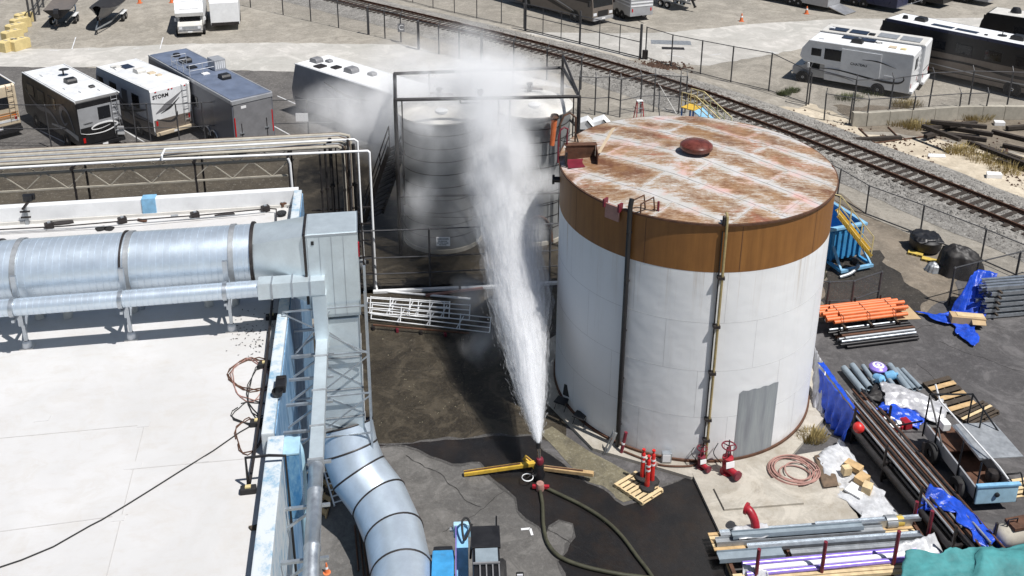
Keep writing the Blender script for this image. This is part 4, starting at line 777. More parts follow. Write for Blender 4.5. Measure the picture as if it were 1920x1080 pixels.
# rim plate bracket and side nozzle
a3 = on_shell(1152, 400, 0, 0); MB().obox(at_az(a3, TR + .1, TH - .18), at_az(a3 + math.pi / 2, .5, 0), at_az(a3, .05, 0), (0, 0, .46)).ob('rim_plate', 'hose_pink', tk)
for d in (-.06, .06): MB().obox(at_az(a3 + d, TR + .1, TH + .05), at_az(a3 + math.pi / 2, .06, 0), at_az(a3, .2, 0), (0, 0, .25)).ob('rim_lug', 'maroon', tk)
a4 = camaz - 1.42; MB().cyl(at_az(a4, TR - .1, TH - .75), at_az(a4, TR + .25, TH - .75), .1, n=12).ob('side_nozzle', 'black_paint', tk, smooth=True); MB().cyl(at_az(a4, TR + .18, TH - .75), at_az(a4, TR + .26, TH - .75), .16, n=12).ob('nozzle_flange', 'black_paint', tk, smooth=True)
# grey repair plate
aL, aR = on_shell(1380, 800, 0, 0), on_shell(1452, 780, 0, 0)
m = MB(); n = 14; zt = 2.62
for k in range(n + 1):
    a = aL + (aR - aL) * k / n; j = .02 * math.sin(k * 1.7)
    for z in (.2, .8, 1.4, 2.0, zt + j - .06 * (k == 0)): m.v.append(tuple(at_az(a, TR + .012, z)))
m.f = [(i * 5 + j, (i + 1) * 5 + j, (i + 1) * 5 + j + 1, i * 5 + j + 1) for i in range(n) for j in range(4)]; m.ob('grey_plate', 'tank_grey_door', tk, smooth=True)
# ------------------------------------------------------------------ yard objects
UP = Vector((0, 0, 1))
def dirof(a, b): d = b - a; d.z = 0; return d.normalized()
# concrete pad and slab
pad = sheet('concrete_pad', px([(1297, 893), (1420, 872), (1545, 850), (1612, 985), (1355, 1018)]), .13, 'pad_concrete')
m = MB().prism([tuple(p)[:2] for p in px([(1297, 893), (1545, 850), (1612, 985), (1355, 1018)])], 0, .128); tag(m.ob('pad_edge', 'pad_concrete'), kind='structure')
m = MB().prism([tuple(p)[:2] for p in px([(1338, 918), (1488, 893), (1507, 946), (1358, 958)], .13)], .131, .2); tag(m.ob('plinth', 'pad_concrete', bevel=.01), kind='structure')
# pallets
def pallet(a, b, c, label, mats=('wood_pale',), n=7, z=0.0):
    ux, uy = b - a, c - a; t = thing('pallet', label, 'pallet', a + Vector((0, 0, z + .022)), 0, 'wooden pallets in the yard')
    for k in range(3): MB().obox(ux * .5 + uy * (.04 + .46 * k) + UP * .055, ux, uy.normalized() * .05, UP * .085).ob('stringer', mats[0], t)
    for k in range(n):
        f = (k + .5) / n; MB().obox(ux * f + uy * .5 + UP * .11, ux.normalized() * (ux.length / n * .68), uy * random.uniform(.98, 1.02), UP * .02).ob('deck_board', mats[k % len(mats)], t)
    for f in (.06, .5, .94): MB().obox(ux * f + uy * .5 + UP * .005, ux.normalized() * .1, uy, UP * .018).ob('bottom_board', mats[0], t)
    return t
pallet(g(1150, 913), g(1204, 950), g(1190, 889), 'pale wooden pallet under the red traffic posts by the big tank')
pallet(g(1728, 722), g(1783, 779), g(1776, 709), 'dark weathered pallet lying beyond the silver tarp', ('wood_dark', 'wood'), 6)
pallet(g(1786, 781), g(1820, 803), g(1840, 756), 'dark pallet with pale end boards nearest the welding rig', ('wood_dark', 'wood_dark', 'wood_pale'), 5)
pallet(g(1893, 905), g(1898, 935), g(1960, 895), 'pale pallet partly cut off at the right edge', ('wood_pale',), 4)
pallet(g(612, 975), g(640, 870), g(586, 960), 'weathered pallet lying under the big elbow duct by the wall', ('wood', 'wood_dark'), 9)
# red delineator posts
for x, y, h, l in ((1204, 896, .95, 'left red traffic post standing on the pale pallet'), (1222, 903, 1.05, 'tallest rear red traffic post on the pale pallet'), (1213, 914, 1.05, 'front red traffic post on the pale pallet')):
    p = g(x, y, .15); t = thing('traffic_post', l, 'traffic post', p, 0, 'red traffic posts')
    MB().lathe([(0, 0), (.24, 0), (.22, .06), (.1, .08), (0, .08)], 8).ob('base', 'black_rubber', t); MB().lathe([(.075, .08), (.062, h - .08), (.05, h - .04), (.02, h), (0, h)], 14).ob('tube', 'red_bright', t, smooth=True)
    for z in (.62, .78): MB().lathe([(.072, z), (.074, z), (.073, z + .06), (.07, z + .06)], 14).ob('reflective_band', 'sign_white', t)
    MB().lathe([(.03, h - .02), (.03, h + .05), (.055, h + .06), (.05, h + .1), (0, h + .1)], 10).ob('handle', 'red_bright', t, smooth=True)
# water monitor
mo = thing('water_monitor', 'ground water cannon on yellow timber-like legs firing the jet', 'water cannon', g(1010, 900)); O = g(1010, 900)
def rel(x, y, z=0, o=None): return g(x, y, z) - (O if o is None else o)
for a, b, mat in ((rel(870, 893), rel(1002, 884), 'yellow_paint'), (rel(1016, 882), rel(1112, 904), 'wood'), (rel(1004, 880), rel(982, 872), 'yellow_paint')):
    MB().bar(a + UP * .1, b + UP * .3, .14, .12).ob('leg', mat, mo, bevel=.015); MB().bar(a + UP * .17, a.lerp(b, .8) + UP * .34, .05, .02).ob('leg_rail', 'rust_steel', mo)
MB().lathe([(0, .05), (.16, .08), (.2, .25), (.14, .4), (.16, .5), (.1, .62), (0, .64)], 16).ob('body', 'black_paint', mo, smooth=True)
MB().lathe([(0, .6), (.1, .62), (.13, .72), (.1, .82), (0, .84)], 14, (.02, -.02, 0)).ob('swivel', 'maroon', mo, smooth=True)
tip = Vector((-.03, .02, 1.22)); MB().tube([(.02, -.02, .75), (.0, 0, .98), tip], [.05, .042, .055], 12).ob('barrel', 'chrome', mo, smooth=True); MB().cyl(tip - Vector((.002, -.002, .06)), tip + Vector((0, .03, .1)), .07, n=12).ob('nozzle_tip', 'black_plastic', mo, smooth=True)
MB().lathe([(.16, 0), (.18, .02), (.16, .04)], 18, (-.34, -.16, .22)).ob('hand_wheel', 'white_metal', mo, smooth=True); MB().cyl((-.34, -.16, .22), (-.1, -.05, .36), .02, n=6).ob('wheel_stem', 'dark_steel', mo)
cl_ = MB().lathe([(0, 0), (.12, 0), (.14, .1), (.11, .24), (0, .24)], 14, (.03, -.42, .02)).ob('inlet', 'hose_pink', mo, smooth=True); MB().bar((-.2, -.42, .14), (.3, -.44, .14), .09, .09).ob('coupling', 'red_paint', cl_)
def hose(label, pts, r, mat, name='fire_hose', z=None):
    P = catmull([g(x, y, (z or r) + .022) for x, y in pts], 8); return tag(MB().tube(P, r, 10).ob(name, mat, smooth=True), label, 'hose')
hose('dark fire hose curving down from the water cannon toward the forklift', [(1012, 916), (1017, 945), (1019, 985), (1027, 1018), (1050, 1044), (1095, 1062), (1160, 1076), (1260, 1092), (1330, 1130), (1350, 1230), (1340, 1400)], .055, 'hose_olive')
hose('greenish fire hose sweeping right from the water cannon past the pallet', [(1018, 912), (1045, 925), (1090, 947), (1130, 972), (1163, 1002), (1192, 1040), (1230, 1095), (1255, 1180), (1260, 1400)], .055, 'hose_olive')
# valves with hand wheels
def valve(x, y, s, label, wheel):
    p = g(x, y, .12); t = thing('gate_valve', label, 'valve', p, .3); 
    MB().lathe([(0, 0), (.2, 0), (.2, .06), (.12, .08), (.15, .22), (.16, .38), (.1, .5), (.17, .52), (.17, .58), (.08, .6), (0, .6)], 16).ob('body', 'red_paint' if s > .9 else 'maroon', t, smooth=True)
    for sx in (-1, 1): MB().bar((.08 * sx, 0, .58), (.04 * sx, 0, .95), .03, .05).ob('yoke', 'maroon', t)
    MB().cyl((0, 0, .55), (0, 0, 1.2), .018, n=8).ob('stem', 'dark_steel', t)
    wh = MB(); wh.tube([(.21 * math.cos(a), .21 * math.sin(a), .98) for a in [2 * math.pi * k / 20 for k in range(21)]], .022, 6, caps=False)
    for k in range(3): a = k * 2.09; wh.bar((0, 0, .98), (.21 * math.cos(a), .21 * math.sin(a), .98), .03, .02)
    wh.ob('hand_wheel', 'maroon', t, smooth=True)
    MB().cyl((.0, -.1, .22), (.12, -.42, .2), .11, n=14).ob('outlet', 'red_paint', t, smooth=True); MB().cyl((.11, -.39, .2), (.13, -.46, .2), .15, n=14).ob('flange', 'maroon', t, smooth=True)
    MB().obox((-.02, -.2, .45), (.28, 0, 0), (0, .012, .0), (0, .03, .2)).ob('tag', 'sign_white', t)
    MB().tube(catmull([(-.15, .1, .3), (-.35, .25, .6), (-.1, .45, .75)], 6), .015, 6).ob('hose_line', 'black_rubber', t)
    t.scale = (s, s, s)
valve(1362, 886, 1.0, 'larger red gate valve with hand wheel at the foot of the tank', 1); valve(1314, 876, .72, 'smaller dark red gate valve with hand wheel at the foot of the tank', 1)
t = thing('red_elbow_pipe', 'red flanged pipe elbow standing on the concrete pad', 'pipe', g(1413, 1012, .13))
MB().tube(catmull([(.02, 0, 0), (.03, .02, .35), (-.02, .1, .62), (-.12, .22, .78), (-.2, .3, .8)], 5), .12, 14).ob('pipe', 'red_paint', t, smooth=True); MB().lathe([(0, 0), (.19, 0), (.19, .05), (.12, .06)], 16).ob('base_flange', 'red_paint', t, smooth=True); MB().cyl((-.17, .28, .8), (-.22, .32, .8), .17, n=16).ob('end_flange', 'red_paint', t, smooth=True)
t = thing('red_bollard', 'short dark red pipe post leaning at the tank foundation', 'bollard', g(1165, 848, .12)); MB().cyl((0, 0, 0), (.12, .05, .72), .055, n=12).ob('tube', 'maroon', t, smooth=True); MB().cyl((.045, .02, .3), (.055, .022, .36), .058, n=12).ob('band', 'sign_white', t)
t = thing('bent_plate', 'folded grey sheet metal strip leaning by the black tank pipe', 'sheet metal', g(1134, 850, .1)); MB().obox((.12, .1, .36), (.26, .02, .74), (.02, .16, 0), (.01, 0, -.01)).ob('face', 'galv_dull', t); MB().obox((.2, .04, .36), (.26, .02, .74), (.08, .02, -.03), (.01, .01, 0)).ob('flange', 'galv', t)
for i, (x, y) in enumerate(((1052, 765), (1087, 793))):
    t = thing('folding_chair', ['dark folding chair farther left at the tank foundation', 'dark folding chair nearer the front at the tank foundation'][i], 'chair', g(x, y, .12), -.5)
    MB().box(0, 0, .3, .4, .38, .025).ob('seat', 'black_plastic', t, bevel=.01); MB().obox((.15, .24, .56), (.4, -.04, 0), (.0, .1, .36), (0, -.02, .006)).ob('backrest', 'black_plastic', t, bevel=.005)
    for sx, sy in ((-.18, -.18), (.18, -.18), (-.18, .18), (.18, .18)): MB().cyl((sx, -sy * .9, 0), (sx, sy, .3), .013, n=6).ob('leg', 'dark_steel', t)
t = thing('white_box', 'small white framed junction box at the foot of the tank', 'light', g(1249, 866, .12)); MB().box(0, 0, .2, .3, .16, .34).ob('housing', 'galv', t, bevel=.02); MB().box(-.01, -.085, .2, .24, .01, .26).ob('lens', 'sign_white', t)  # junction box with no lamp; lens is only its white front plate
o = MB().tube(catmull([g(x, y, .16) for x, y in ((1170, 846), (1200, 858), (1240, 872), (1290, 874), (1308, 868))], 6), .03, 8).ob('ground_pipe', 'rust_steel', smooth=True); tag(o, 'thin rusty pipe curving around the tank foot', 'pipe')
o = MB().cyl(g(1216, 862, .2), g(1232, 872, .18), .08, n=12).ob('pipe_stub', 'hose_pink', smooth=True); tag(o, 'short pinkish pipe stub lying behind the red posts', 'pipe')
# coiled hose
for i in range(1):
    c = g(1485, 884, .14); P = []
    for k in range(7 * 26):
        a = k / 26 * 2 * math.pi; r = .52 + .17 * math.sin(k * .047) + .06 * math.sin(k * .33); P.append(c + Vector((r * 1.08 * math.cos(a) + .1 * math.sin(k * .02), r * .95 * math.sin(a) + .08 * math.cos(k * .031), .03 + .015 * (k % 52) / 12)))
    P += [P[-1] + Vector((.1, .1, 0)), P[-1] + Vector((.35, .16, -.06)), c + Vector((1.0, .1, .0)), c + Vector((1.05, -.5, .0))]
    tag(MB().tube(P, .022, 6).ob('coiled_hose', 'hose_pink', smooth=True), 'coil of pinkish brown hose on the concrete pad', 'hose')
# ---- tarps and sheets
def cloth(label, corners, mat, hf, n=(34, 26), name='tarp', rag=.12, cat='tarp', seed=0.0, wr=.05, thick=.012):
    a, b, c, d = corners; nu, nv = n; m = MB()
    for i in range(nu + 1):
        for j in range(nv + 1):
            u, v = i / nu, j / nv; p = a.lerp(b, u).lerp(d.lerp(c, u), v)
            e = max(0, 1 - 6 * min(u, 1 - u, v, 1 - v)); q = Vector((p.x + rag * fbm(p.x * 1.1 + seed, p.y * 1.1, 1) * (1 + e), p.y + rag * fbm(p.x * 1.1, p.y * 1.1 + seed, 7) * (1 + e), p.z))
            rid = 1 - abs(fbm(q.x * 1.7 + seed, q.y * 2.3, 2, 3)) * 2; fine = 1 - abs(fbm(q.x * 4 + seed, q.y * 4.5, 5, 2)) * 2
            q.z = max(p.z * 0 + .03, p.z + hf(u, v) + wr * (rid * .8 + fine * .45)); m.v.append(tuple(q))
    k = nv + 1; m.f = [(i * k + j, (i + 1) * k + j, (i + 1) * k + j + 1, i * k + j + 1) for i in range(nu) for j in range(nv)]
    o = m.ob(name, mat, smooth=False); o.data.shade_smooth(); sf = o.modifiers.new('thick', 'SOLIDIFY'); sf.thickness = thick; sf.offset = 1
    return tag(o, label, cat)
cloth('crumpled clear plastic sheeting spread beside the concrete pad', [g(1522, 850, .14), g(1582, 832, .14), g(1708, 986, .14), g(1622, 1006, .14)], 'plastic_sheet', lambda u, v: .06 * math.sin(v * 9 + u * 3) * (u < .85), (40, 26), 'plastic_sheet', .16, 'plastic sheet', 3.3, .07)
cloth('dark brown mat lying at the edge of the plastic sheeting', [g(1527, 856, .15), g(1552, 850, .15), g(1572, 912, .15), g(1545, 915, .15)], 'mat_brown', lambda u, v: .04, (10, 16), 'floor_mat', .03, 'mat', 5, .02)
for x, y, s, rz, l, mt_ in ((1586, 888, (.26, .2, .26), .2, 'square pale wood block on the plastic sheeting', 'wood_pale'), (1600, 878, (.5, .3, .16), -.8, 'flat wood block behind the other blocks on the plastic', 'wood'), (1615, 905, (.3, .42, .24), -.9, 'long wood block in the middle of the plastic sheeting', 'wood'), (1625, 922, (.26, .32, .26), -.6, 'wood block nearest the pipe rack on the plastic', 'wood_pale'), (1605, 920, (.5, .5, .05), -.8, 'white flat carton lying on the plastic sheeting', 'sign_white')):
    o = MB().box(0, 0, s[2] / 2, *s).ob('wood_block' if mt_ != 'sign_white' else 'flat_carton', mt_, bevel=.015); o.location = g(x, y, .2); o.location.z = .2; o.rotation_euler.z = rz; tag(o, l, 'block' if mt_ != 'sign_white' else 'carton')
# ---- long black pipe rack
A, B = g(1606, 800), g(1822, 1062); pd = dirof(A, B); pn = Vector((pd.y, -pd.x, 0)); Lr = (B - A).length
if pn.x > 0: pn = -pn                         # towards the tank (left)
rk = thing('pipe_stand', 'steel stanchion rack holding the long black pipes beside the pad', 'pipe rack', A)
for f in (.12, .42, .72, .98):
    for s_ in (-1, 1): MB().bar(pd * (Lr * f) + pn * (.62 * s_), pd * (Lr * f) + pn * (.62 * s_) + UP * (1.35 if s_ > 0 else 1.25), .06, .06).ob('stanchion', 'dark_steel', rk)
    for z in (.14, .68): MB().bar(pd * (Lr * f) + pn * .64 + UP * z, pd * (Lr * f) - pn * .64 + UP * z, .08, .08).ob('crossbar', 'dark_steel', rk)
def pipe_piece(p, q, r, mat, label, group, name='pipe', hollow=True, n=12):
    d = (q - p); L = d.length; key = (round(r, 3), round(L, 1), mat, name)
    if key not in PCACHE:
        m = MB()
        if hollow:
            for k, (rr, x) in enumerate(((r, 0), (r, L), (r * .86, L), (r * .86, L - r * 3 if L > r * 6 else L * .5))): m.v += [(x, rr * math.cos(2 * math.pi * i / n), rr * math.sin(2 * math.pi * i / n)) for i in range(n)]
            m.v += [(0, r * .86 * math.cos(2 * math.pi * i / n), r * .86 * math.sin(2 * math.pi * i / n)) for i in range(n)] + [(r * 3, r * .86 * math.cos(2 * math.pi * i / n), r * .86 * math.sin(2 * math.pi * i / n)) for i in range(n)]
            R = lambda a, b: [(a * n + i, a * n + (i + 1) % n, b * n + (i + 1) % n, b * n + i) for i in range(n)]
            m.f = R(0, 1) + R(1, 2) + R(2, 3) + R(4, 0) + R(5, 4)
        else: m.cyl((0, 0, 0), (L, 0, 0), r, n=n)
        o = m.ob(name, mat, smooth=True); PCACHE[key] = o; 
    else: o = PCACHE[key].copy(); COL.objects.link(o)
    o.matrix_world = frame_mx(p, d, d.cross(UP).normalized() if abs(d.normalized().z) < .99 else (0, 1, 0)); return tag(o, label, 'pipe', group)
PCACHE = {}
for i in range(13):
    lay = i // 5; u = -.5 + .24 * (i % 5) + .1 * lay; z = .3 + .21 * lay if lay < 2 else .3 + .42; z += 0; f0 = random.uniform(-.3, .3)
    pipe_piece(A + pd * f0 + pn * u + UP * z, A + pd * (f0 + round(Lr) - .0) + pn * u + UP * z, .105, 'dark_pipe' if i % 4 else 'black_paint', 'black steel pipe in the lower tier of the long rack', 'black pipes in the long rack')
for i in range(12):
    u = -.56 + .09 * i; z = .8 + .045 * (i % 2) + (.05 if i < 5 else 0); f0 = random.uniform(-.9, .3)
    pipe_piece(A + pd * f0 + pn * u + UP * z, A + pd * (f0 + round(Lr)) + pn * u + UP * z, .034, ('rust_steel', 'dark_pipe', 'rust_steel', 'galv_dull')[i % 4], ('rusty', 'black', 'rusty', 'pale grey')[i % 4] + ' thin rod on the upper tier of the long rack', 'thin rods on the long rack', 'rod', False, 8)
cloth('long blue tarp draped like a wall over the far end of the pipe rack', [g(1534, 682, 1.15), g(1600, 768, 1.15), g(1612, 778, 1.1), g(1545, 680, 1.15)], 'blue_tarp', lambda u, v: .02, (40, 6), 'tarp', .03, 'tarp', 2.2, .04)
def drape(label, top, bot, mat, n=(40, 18), seed=0., amp=.09, name='tarp', thick=.012, cat='tarp'):
    # hanging sheet between an upper and a lower polyline
    T, Bm = catmull(top, 10), catmull(bot, 10); nu, nv = n; m = MB()
    pick = lambda P, u: P[min(len(P) - 2, int(u * (len(P) - 1)))].lerp(P[min(len(P) - 1, int(u * (len(P) - 1)) + 1)], u * (len(P) - 1) - int(u * (len(P) - 1)) if u < 1 else 1)
    for i in range(nu + 1):
        for j in range(nv + 1):
            u, v = i / nu, j / nv; a, b = pick(T, u), pick(Bm, u); p = a.lerp(b, v); nn = dirof(T[0], T[-1]); nn = Vector((nn.y, -nn.x, 0))
            k = (math.sin(u * 31 + seed + 2 * v) * .5 + fbm(u * 7 + seed, v * 2.2, seed, 4) * 1.4) * amp * (.25 + v); p = p + nn * k + UP * (.04 * fbm(u * 9, v * 6, seed)) ; p.z = max(p.z, .03); m.v.append(tuple(p))
    k = nv + 1; m.f = [(i * k + j, (i + 1) * k + j, (i + 1) * k + j + 1, i * k + j + 1) for i in range(nu) for j in range(nv)]
    o = m.ob(name, mat); o.data.shade_smooth(); sf = o.modifiers.new('thick', 'SOLIDIFY'); sf.thickness = thick; return tag(o, label, cat) if label else o
t_ = drape('deep blue tarp hanging down the side of the rack next to the tank', [g(1536, 690, 1.12), g(1570, 732, 1.12), g(1604, 775, 1.1)], [g(1540, 760, .05), g(1556, 800, .03), g(1584, 828, .03)], 'blue_tarp', seed=1.0)
o = drape(None, [g(1528, 650, 1.1), g(1536, 668, 1.12), g(1548, 685, 1.12)], [g(1522, 745, .05), g(1530, 770, .05), g(1542, 782, .05)], 'silver_tarp', (16, 14), 3.0); tag(o, 'silver tarp end tucked beside the blue draped tarp', 'tarp')
o = MB().lathe([(0, -.17), (.1, -.14), (.17, -.04), (.17, .06), (.1, .15), (.0, .18)], 18).ob('red_buoy', 'red_bright', smooth=True); o.location = g(1610, 802, .95); o.location.z = .95; tag(o, 'round red float hanging at the end of the pipe rack', 'float')
drape('blue tarp bunched over the lower end of the long pipe rack', [A + pd * (Lr * .66) + pn * .1 + UP * 1.05, A + pd * (Lr * .78) - pn * .35 + UP * .98, A + pd * (Lr * 1.0) - pn * .6 + UP * .85], [A + pd * (Lr * .72) + pn * .75 + UP * .4, A + pd * (Lr * .82) + pn * .1 + UP * .9, A + pd * (Lr * 1.04) - pn * .1 + UP * .75], 'blue_tarp', seed=4., amp=.12)
drape('narrow blue tarp trailing off the rack side by the welding rig', [A + pd * (Lr * .8) - pn * .45 + UP * .95, A + pd * (Lr * .95) - pn * .6 + UP * .85, A + pd * (Lr * 1.08) - pn * .7 + UP * .7], [A + pd * (Lr * .8) - pn * .75 + UP * .1, A + pd * (Lr * .95) - pn * .95 + UP * .05, A + pd * (Lr * 1.1) - pn * 1.05 + UP * .05], 'blue_tarp', (26, 12), 6., .1)
cloth('crumpled silver tarp spread over the pipes beyond the long rack', [g(1640, 748, .25), g(1668, 722, .3), g(1770, 756, .1), g(1768, 800, .05)], 'silver_tarp', lambda u, v: .18 * math.sin(u * 3.1) * math.sin(v * 3.1), (40, 30), 'tarp', .22, 'tarp', 7., .09)
cloth('blue tarp crumpled on the ground beside the silver tarp', [g(1622, 765, .2), g(1648, 752, .2), g(1740, 790, .04), g(1728, 812, .04)], 'blue_tarp', lambda u, v: .14 * math.sin(u * 3.1) * math.sin(v * 3.1), (40, 22), 'tarp', .2, 'tarp', 9., .08)
cloth('black plastic crumpled between the grey pipes and silver tarp', [g(1612, 745, .12), g(1635, 722, .15), g(1725, 742, .1), g(1690, 762, .1)], 'black_tarp', lambda u, v: .1 * math.sin(u * 3.1) * math.sin(v * 3.1), (26, 16), 'tarp', .18, 'tarp', 12., .07)
t = thing('hose_reel', 'red and white coil of hose beside the crumpled blue tarp', 'hose reel', g(1674, 800)); MB().lathe([(.16, .0), (.3, .02), (.32, .1), (.3, .18), (.16, .2), (.15, .1)], 20, (-.05, 0, .02)).ob('coil', 'sign_white', t, smooth=True); MB().lathe([(.31, .03), (.36, .06), (.36, .16), (.31, .18)], 20, (-.05, 0, .02)).ob('rim', 'red_paint', t, smooth=True); MB().box(.4, .0, .14, .26, .36, .24, .3).ob('case', 'red_paint', t, bevel=.03)
# ---- grey pvc pipes, orange pipes, dark conduit
for i, (a, b) in enumerate((((1582, 690), (1619, 735)), ((1598, 685), (1631, 728)), ((1618, 686), (1640, 716)), ((1655, 696), (1690, 742)), ((1668, 685), (1705, 733)), ((1681, 692), (1715, 730)), ((1692, 693), (1726, 728)))):
    r = .12 if i in (0, 1, 4) else .085; pipe_piece(g(*a, .2) , g(*b, .2), r, 'pvc_grey', 'short grey plastic pipe lying between the conduit stack and the silver tarp', 'grey plastic pipes')
oa, ob_ = g(1548, 622), g(1705, 603); od = dirof(oa, ob_); on = Vector((-od.y, od.x, 0))
for i in range(16):
    row, lay = i % 6, i // 6; p = oa + on * (-.34 + .17 * row + .08 * lay) + od * random.uniform(-.3, .45) + UP * (.62 + .1 * lay); L = random.choice((2.9, 3.1, 3.3))
    pipe_piece(p, p + od * L, .074, 'orange_plastic', 'orange plastic pipe in the strapped bundle by the chain link panel', 'orange plastic pipes')
for i in range(22):
    row, lay = i % 6, i // 6; p = oa - on * .62 + on * (-.4 + .16 * row) + od * random.uniform(-.15, .3) + UP * (.1 + .1 * lay) - on * (.2 - .05 * lay); L = random.choice((2.9, 3.0, 3.1))
    pipe_piece(p, p + od * L, .05, ('dark_pipe', 'galv_dull', 'black_paint', 'rust_steel', 'galv')[(i * 7) % 5], ('black', 'dull grey', 'glossy black', 'rusty', 'bright galvanised')[(i * 7) % 5] + ' conduit in the mixed stack below the orange pipes', 'dark conduits')
cr = thing('pipe_crib', 'black strapped crib under the orange pipes', 'pipe rack', oa)
for f in (.4, 1.5, 2.6):
    MB().bar(od * f + on * .6 + UP * .5, od * f - on * .7 + UP * .5, .08, .1).ob('crossbar', 'wood_dark', cr); MB().bar(od * f + on * .6, od * f + on * .6 + UP * .95, .05, .05).ob('upright', 'dark_steel', cr); MB().bar(od * f - on * .75, od * f - on * .75 + UP * .6, .05, .05).ob('upright', 'dark_steel', cr)
    MB().tube([od * f - on * .5 + UP * .55, od * f - on * .42 + UP * .86, od * f + on * .35 + UP * .9, od * f + on * .52 + UP * .6], .014, 6).ob('strap', 'black_rubber', cr)
o = MB().obox((0, 0, .02), (1.3, .1, 0), (-.1, .9, 0), (0, 0, .02)).ob('plywood_sheet', 'cardboard'); o.location = g(1685, 588, .4); tag(o, 'brown cardboard sheet behind the orange pipes', 'cardboard')
t = thing('violet_dish', 'shiny violet and white round dish among the grey pipes', 'dish', g(1645, 697, .15)); MB().lathe([(0, 0), (.2, .02), (.3, .14), (.31, .2), (.26, .26), (.12, .3), (0, .3)], 24).ob('shell', 'purple_gloss', t, smooth=True); MB().lathe([(.12, .302), (.18, .29), (.2, .28), (.0, .31)], 24).ob('highlight_ring', 'sign_white', t, smooth=True)  # dish holds no lamp; the white ring is a highlight painted on its top
for i, (x, y) in enumerate(((1640, 716), (1660, 714))):
    o = MB().lathe([(0, 0), (.15, .0), (.17, .06), (.16, .14), (.17, .2), (.15, .3), (.05, .36), (.05, .42), (0, .42)], 18).ob('water_jug', 'water_jug', smooth=True); o.location = g(x, y, .05); o.rotation_euler = (1.2, 0, .5 + i); o.location.z = .22; tag(o, ['left clear blue water jug among the grey pipes', 'right clear blue water jug among the grey pipes'][i], 'jug')
# small parts behind the chain link panel
for i in range(9):
    p = g(1552 + i * 11, 602 - (i * 7) % 11, 0); t = thing('pipe_fitting', ['white', 'dark', 'pale', 'grey', 'round', 'yellowish', 'short', 'broad', 'rightmost'][i] + ' scrap fitting on the ground behind the chain link panel', 'fitting', p, i * 1.3, 'scrap fittings behind the panel')
    MB().lathe([(.0, 0), (.13, 0), (.15, .05), (.1, .1), (.09, .22), (.13, .24), (.13, .3), (0, .3)], 12).ob('body', ('white_metal', 'dark_steel', 'galv', 'black_plastic', 'sulfur')[i % 5], t, smooth=True); MB().cyl((0, 0, .15), (.3, 0, .12), .06, n=10).ob('branch', ('galv_dull', 'dark_steel', 'white_metal')[i % 3], t)
for i, (a, b) in enumerate((((1535, 578), (1620, 590)), ((1532, 588), (1600, 597)))): pipe_piece(g(*a, .1), g(*b, .1), .07, 'galv', 'pale pipe lying on the ground behind the chain link panel', 'pale pipes behind the panel')
# ---- blue roll-off box with yellow stair
da, db = g(1552, 506), g(1622, 492); dd = dirof(da, db); dn = Vector((-dd.y, dd.x, 0)); W = 1.75; D = 2.9; Hh = 1.75
dm = thing('roll_off_box', 'blue ribbed steel roll-off box behind the big tank', 'skip', (da + db) / 2, math.atan2(dd.y, dd.x))
MB().bb(-W / 2, W / 2, .25, D, .3, .36).ob('floor', 'blue_deep', dm)
for x0, x1, y0, y1 in ((-W / 2, -W / 2 + .06, .25, D), (W / 2 - .06, W / 2, .25, D), (-W / 2 + .06, W / 2 - .06, .25, .31), (-W / 2 + .06, W / 2 - .06, D - .06, D)): MB().bb(x0, x1, y0, y1, .3, Hh).ob('side_panel', 'blue_paint', dm)
for k in range(6): MB().bb(-W / 2 + .08 + k * .3, -W / 2 + .2 + k * .3, .17, .25, .3, Hh - .1).ob('rib', 'blue_paint', dm, bevel=.015)
for k in range(7): MB().bb(W / 2, W / 2 + .08, .4 + k * .38, .52 + k * .38, .3, Hh - .1).ob('rib', 'blue_paint', dm, bevel=.015)
for x0, x1, y0, y1 in ((-W / 2 - .1, W / 2 + .1, .14, .34), (-W / 2 - .1, W / 2 + .1, D - .1, D + .1), (-W / 2 - .1, -W / 2 + .08, .342, D - .102), (W / 2 - .08, W / 2 + .1, .342, D - .102)): MB().bb(x0, x1, y0, y1, Hh, Hh + .12).ob('rim', 'sky_blue', dm, bevel=.02)
for s_ in (-1, 1): MB().bar((s_ * .78, -.55, .25), (s_ * .7, .2, 1.0), .09, .09).ob('brace', 'sky_blue', dm); MB().bar((s_ * .8, -.6, .22), (s_ * .8, .3, .22), .12, .12).ob('skid', 'blue_paint', dm)
MB().bar((-.85, -.6, .22), (.85, -.6, .22), .14, .12).ob('bumper', 'sky_blue', dm); MB().tube(catmull([(.1, -.5, .3), (.0, -.7, .35), (-.5, -.85, .2), (-1.0, -.8, .08)], 5), .07, 8).ob('hose', 'galv_dull', dm); MB().lathe([(0, 0), (.18, 0), (.2, .2), (.1, .3), (0, .3)], 12, (.1, -.3, .25)).ob('valve', 'dark_steel', dm)
ys_ = thing('yellow_stair', 'yellow steel stair with handrail leaning over the blue roll-off box', 'stair', g(1628, 478)); o = g(1628, 478)
a, b = Vector((0, 0, .1)), gy(1568, 400, 30.5 + 4.2) - o
Y0 = g(1590, 512).y - .25; a, b = gy(1631, 476, Y0) - o, gy(1570, 400, Y0 + .35) - o
sd_ = dirof(a, b); sn = -Vector((-sd_.y, sd_.x, 0)) * .3
MB().obox((a + b) / 2, b - a, sn * 2, UP * .05).ob('ramp', 'pale_yellow', ys_)
for s_ in (-1, 1): MB().bar(a + sn * s_ + UP * .05, b + sn * s_ + UP * .05, .05, .16).ob('stringer', 'yellow_paint', ys_)
for k in range(12): q = a.lerp(b, (k + .5) / 12) - sn * 1.05 - UP * .06; MB().bar(q, q + (b - a) * .06 + UP * .1, .02, .02).ob('lattice', 'dark_steel', ys_)
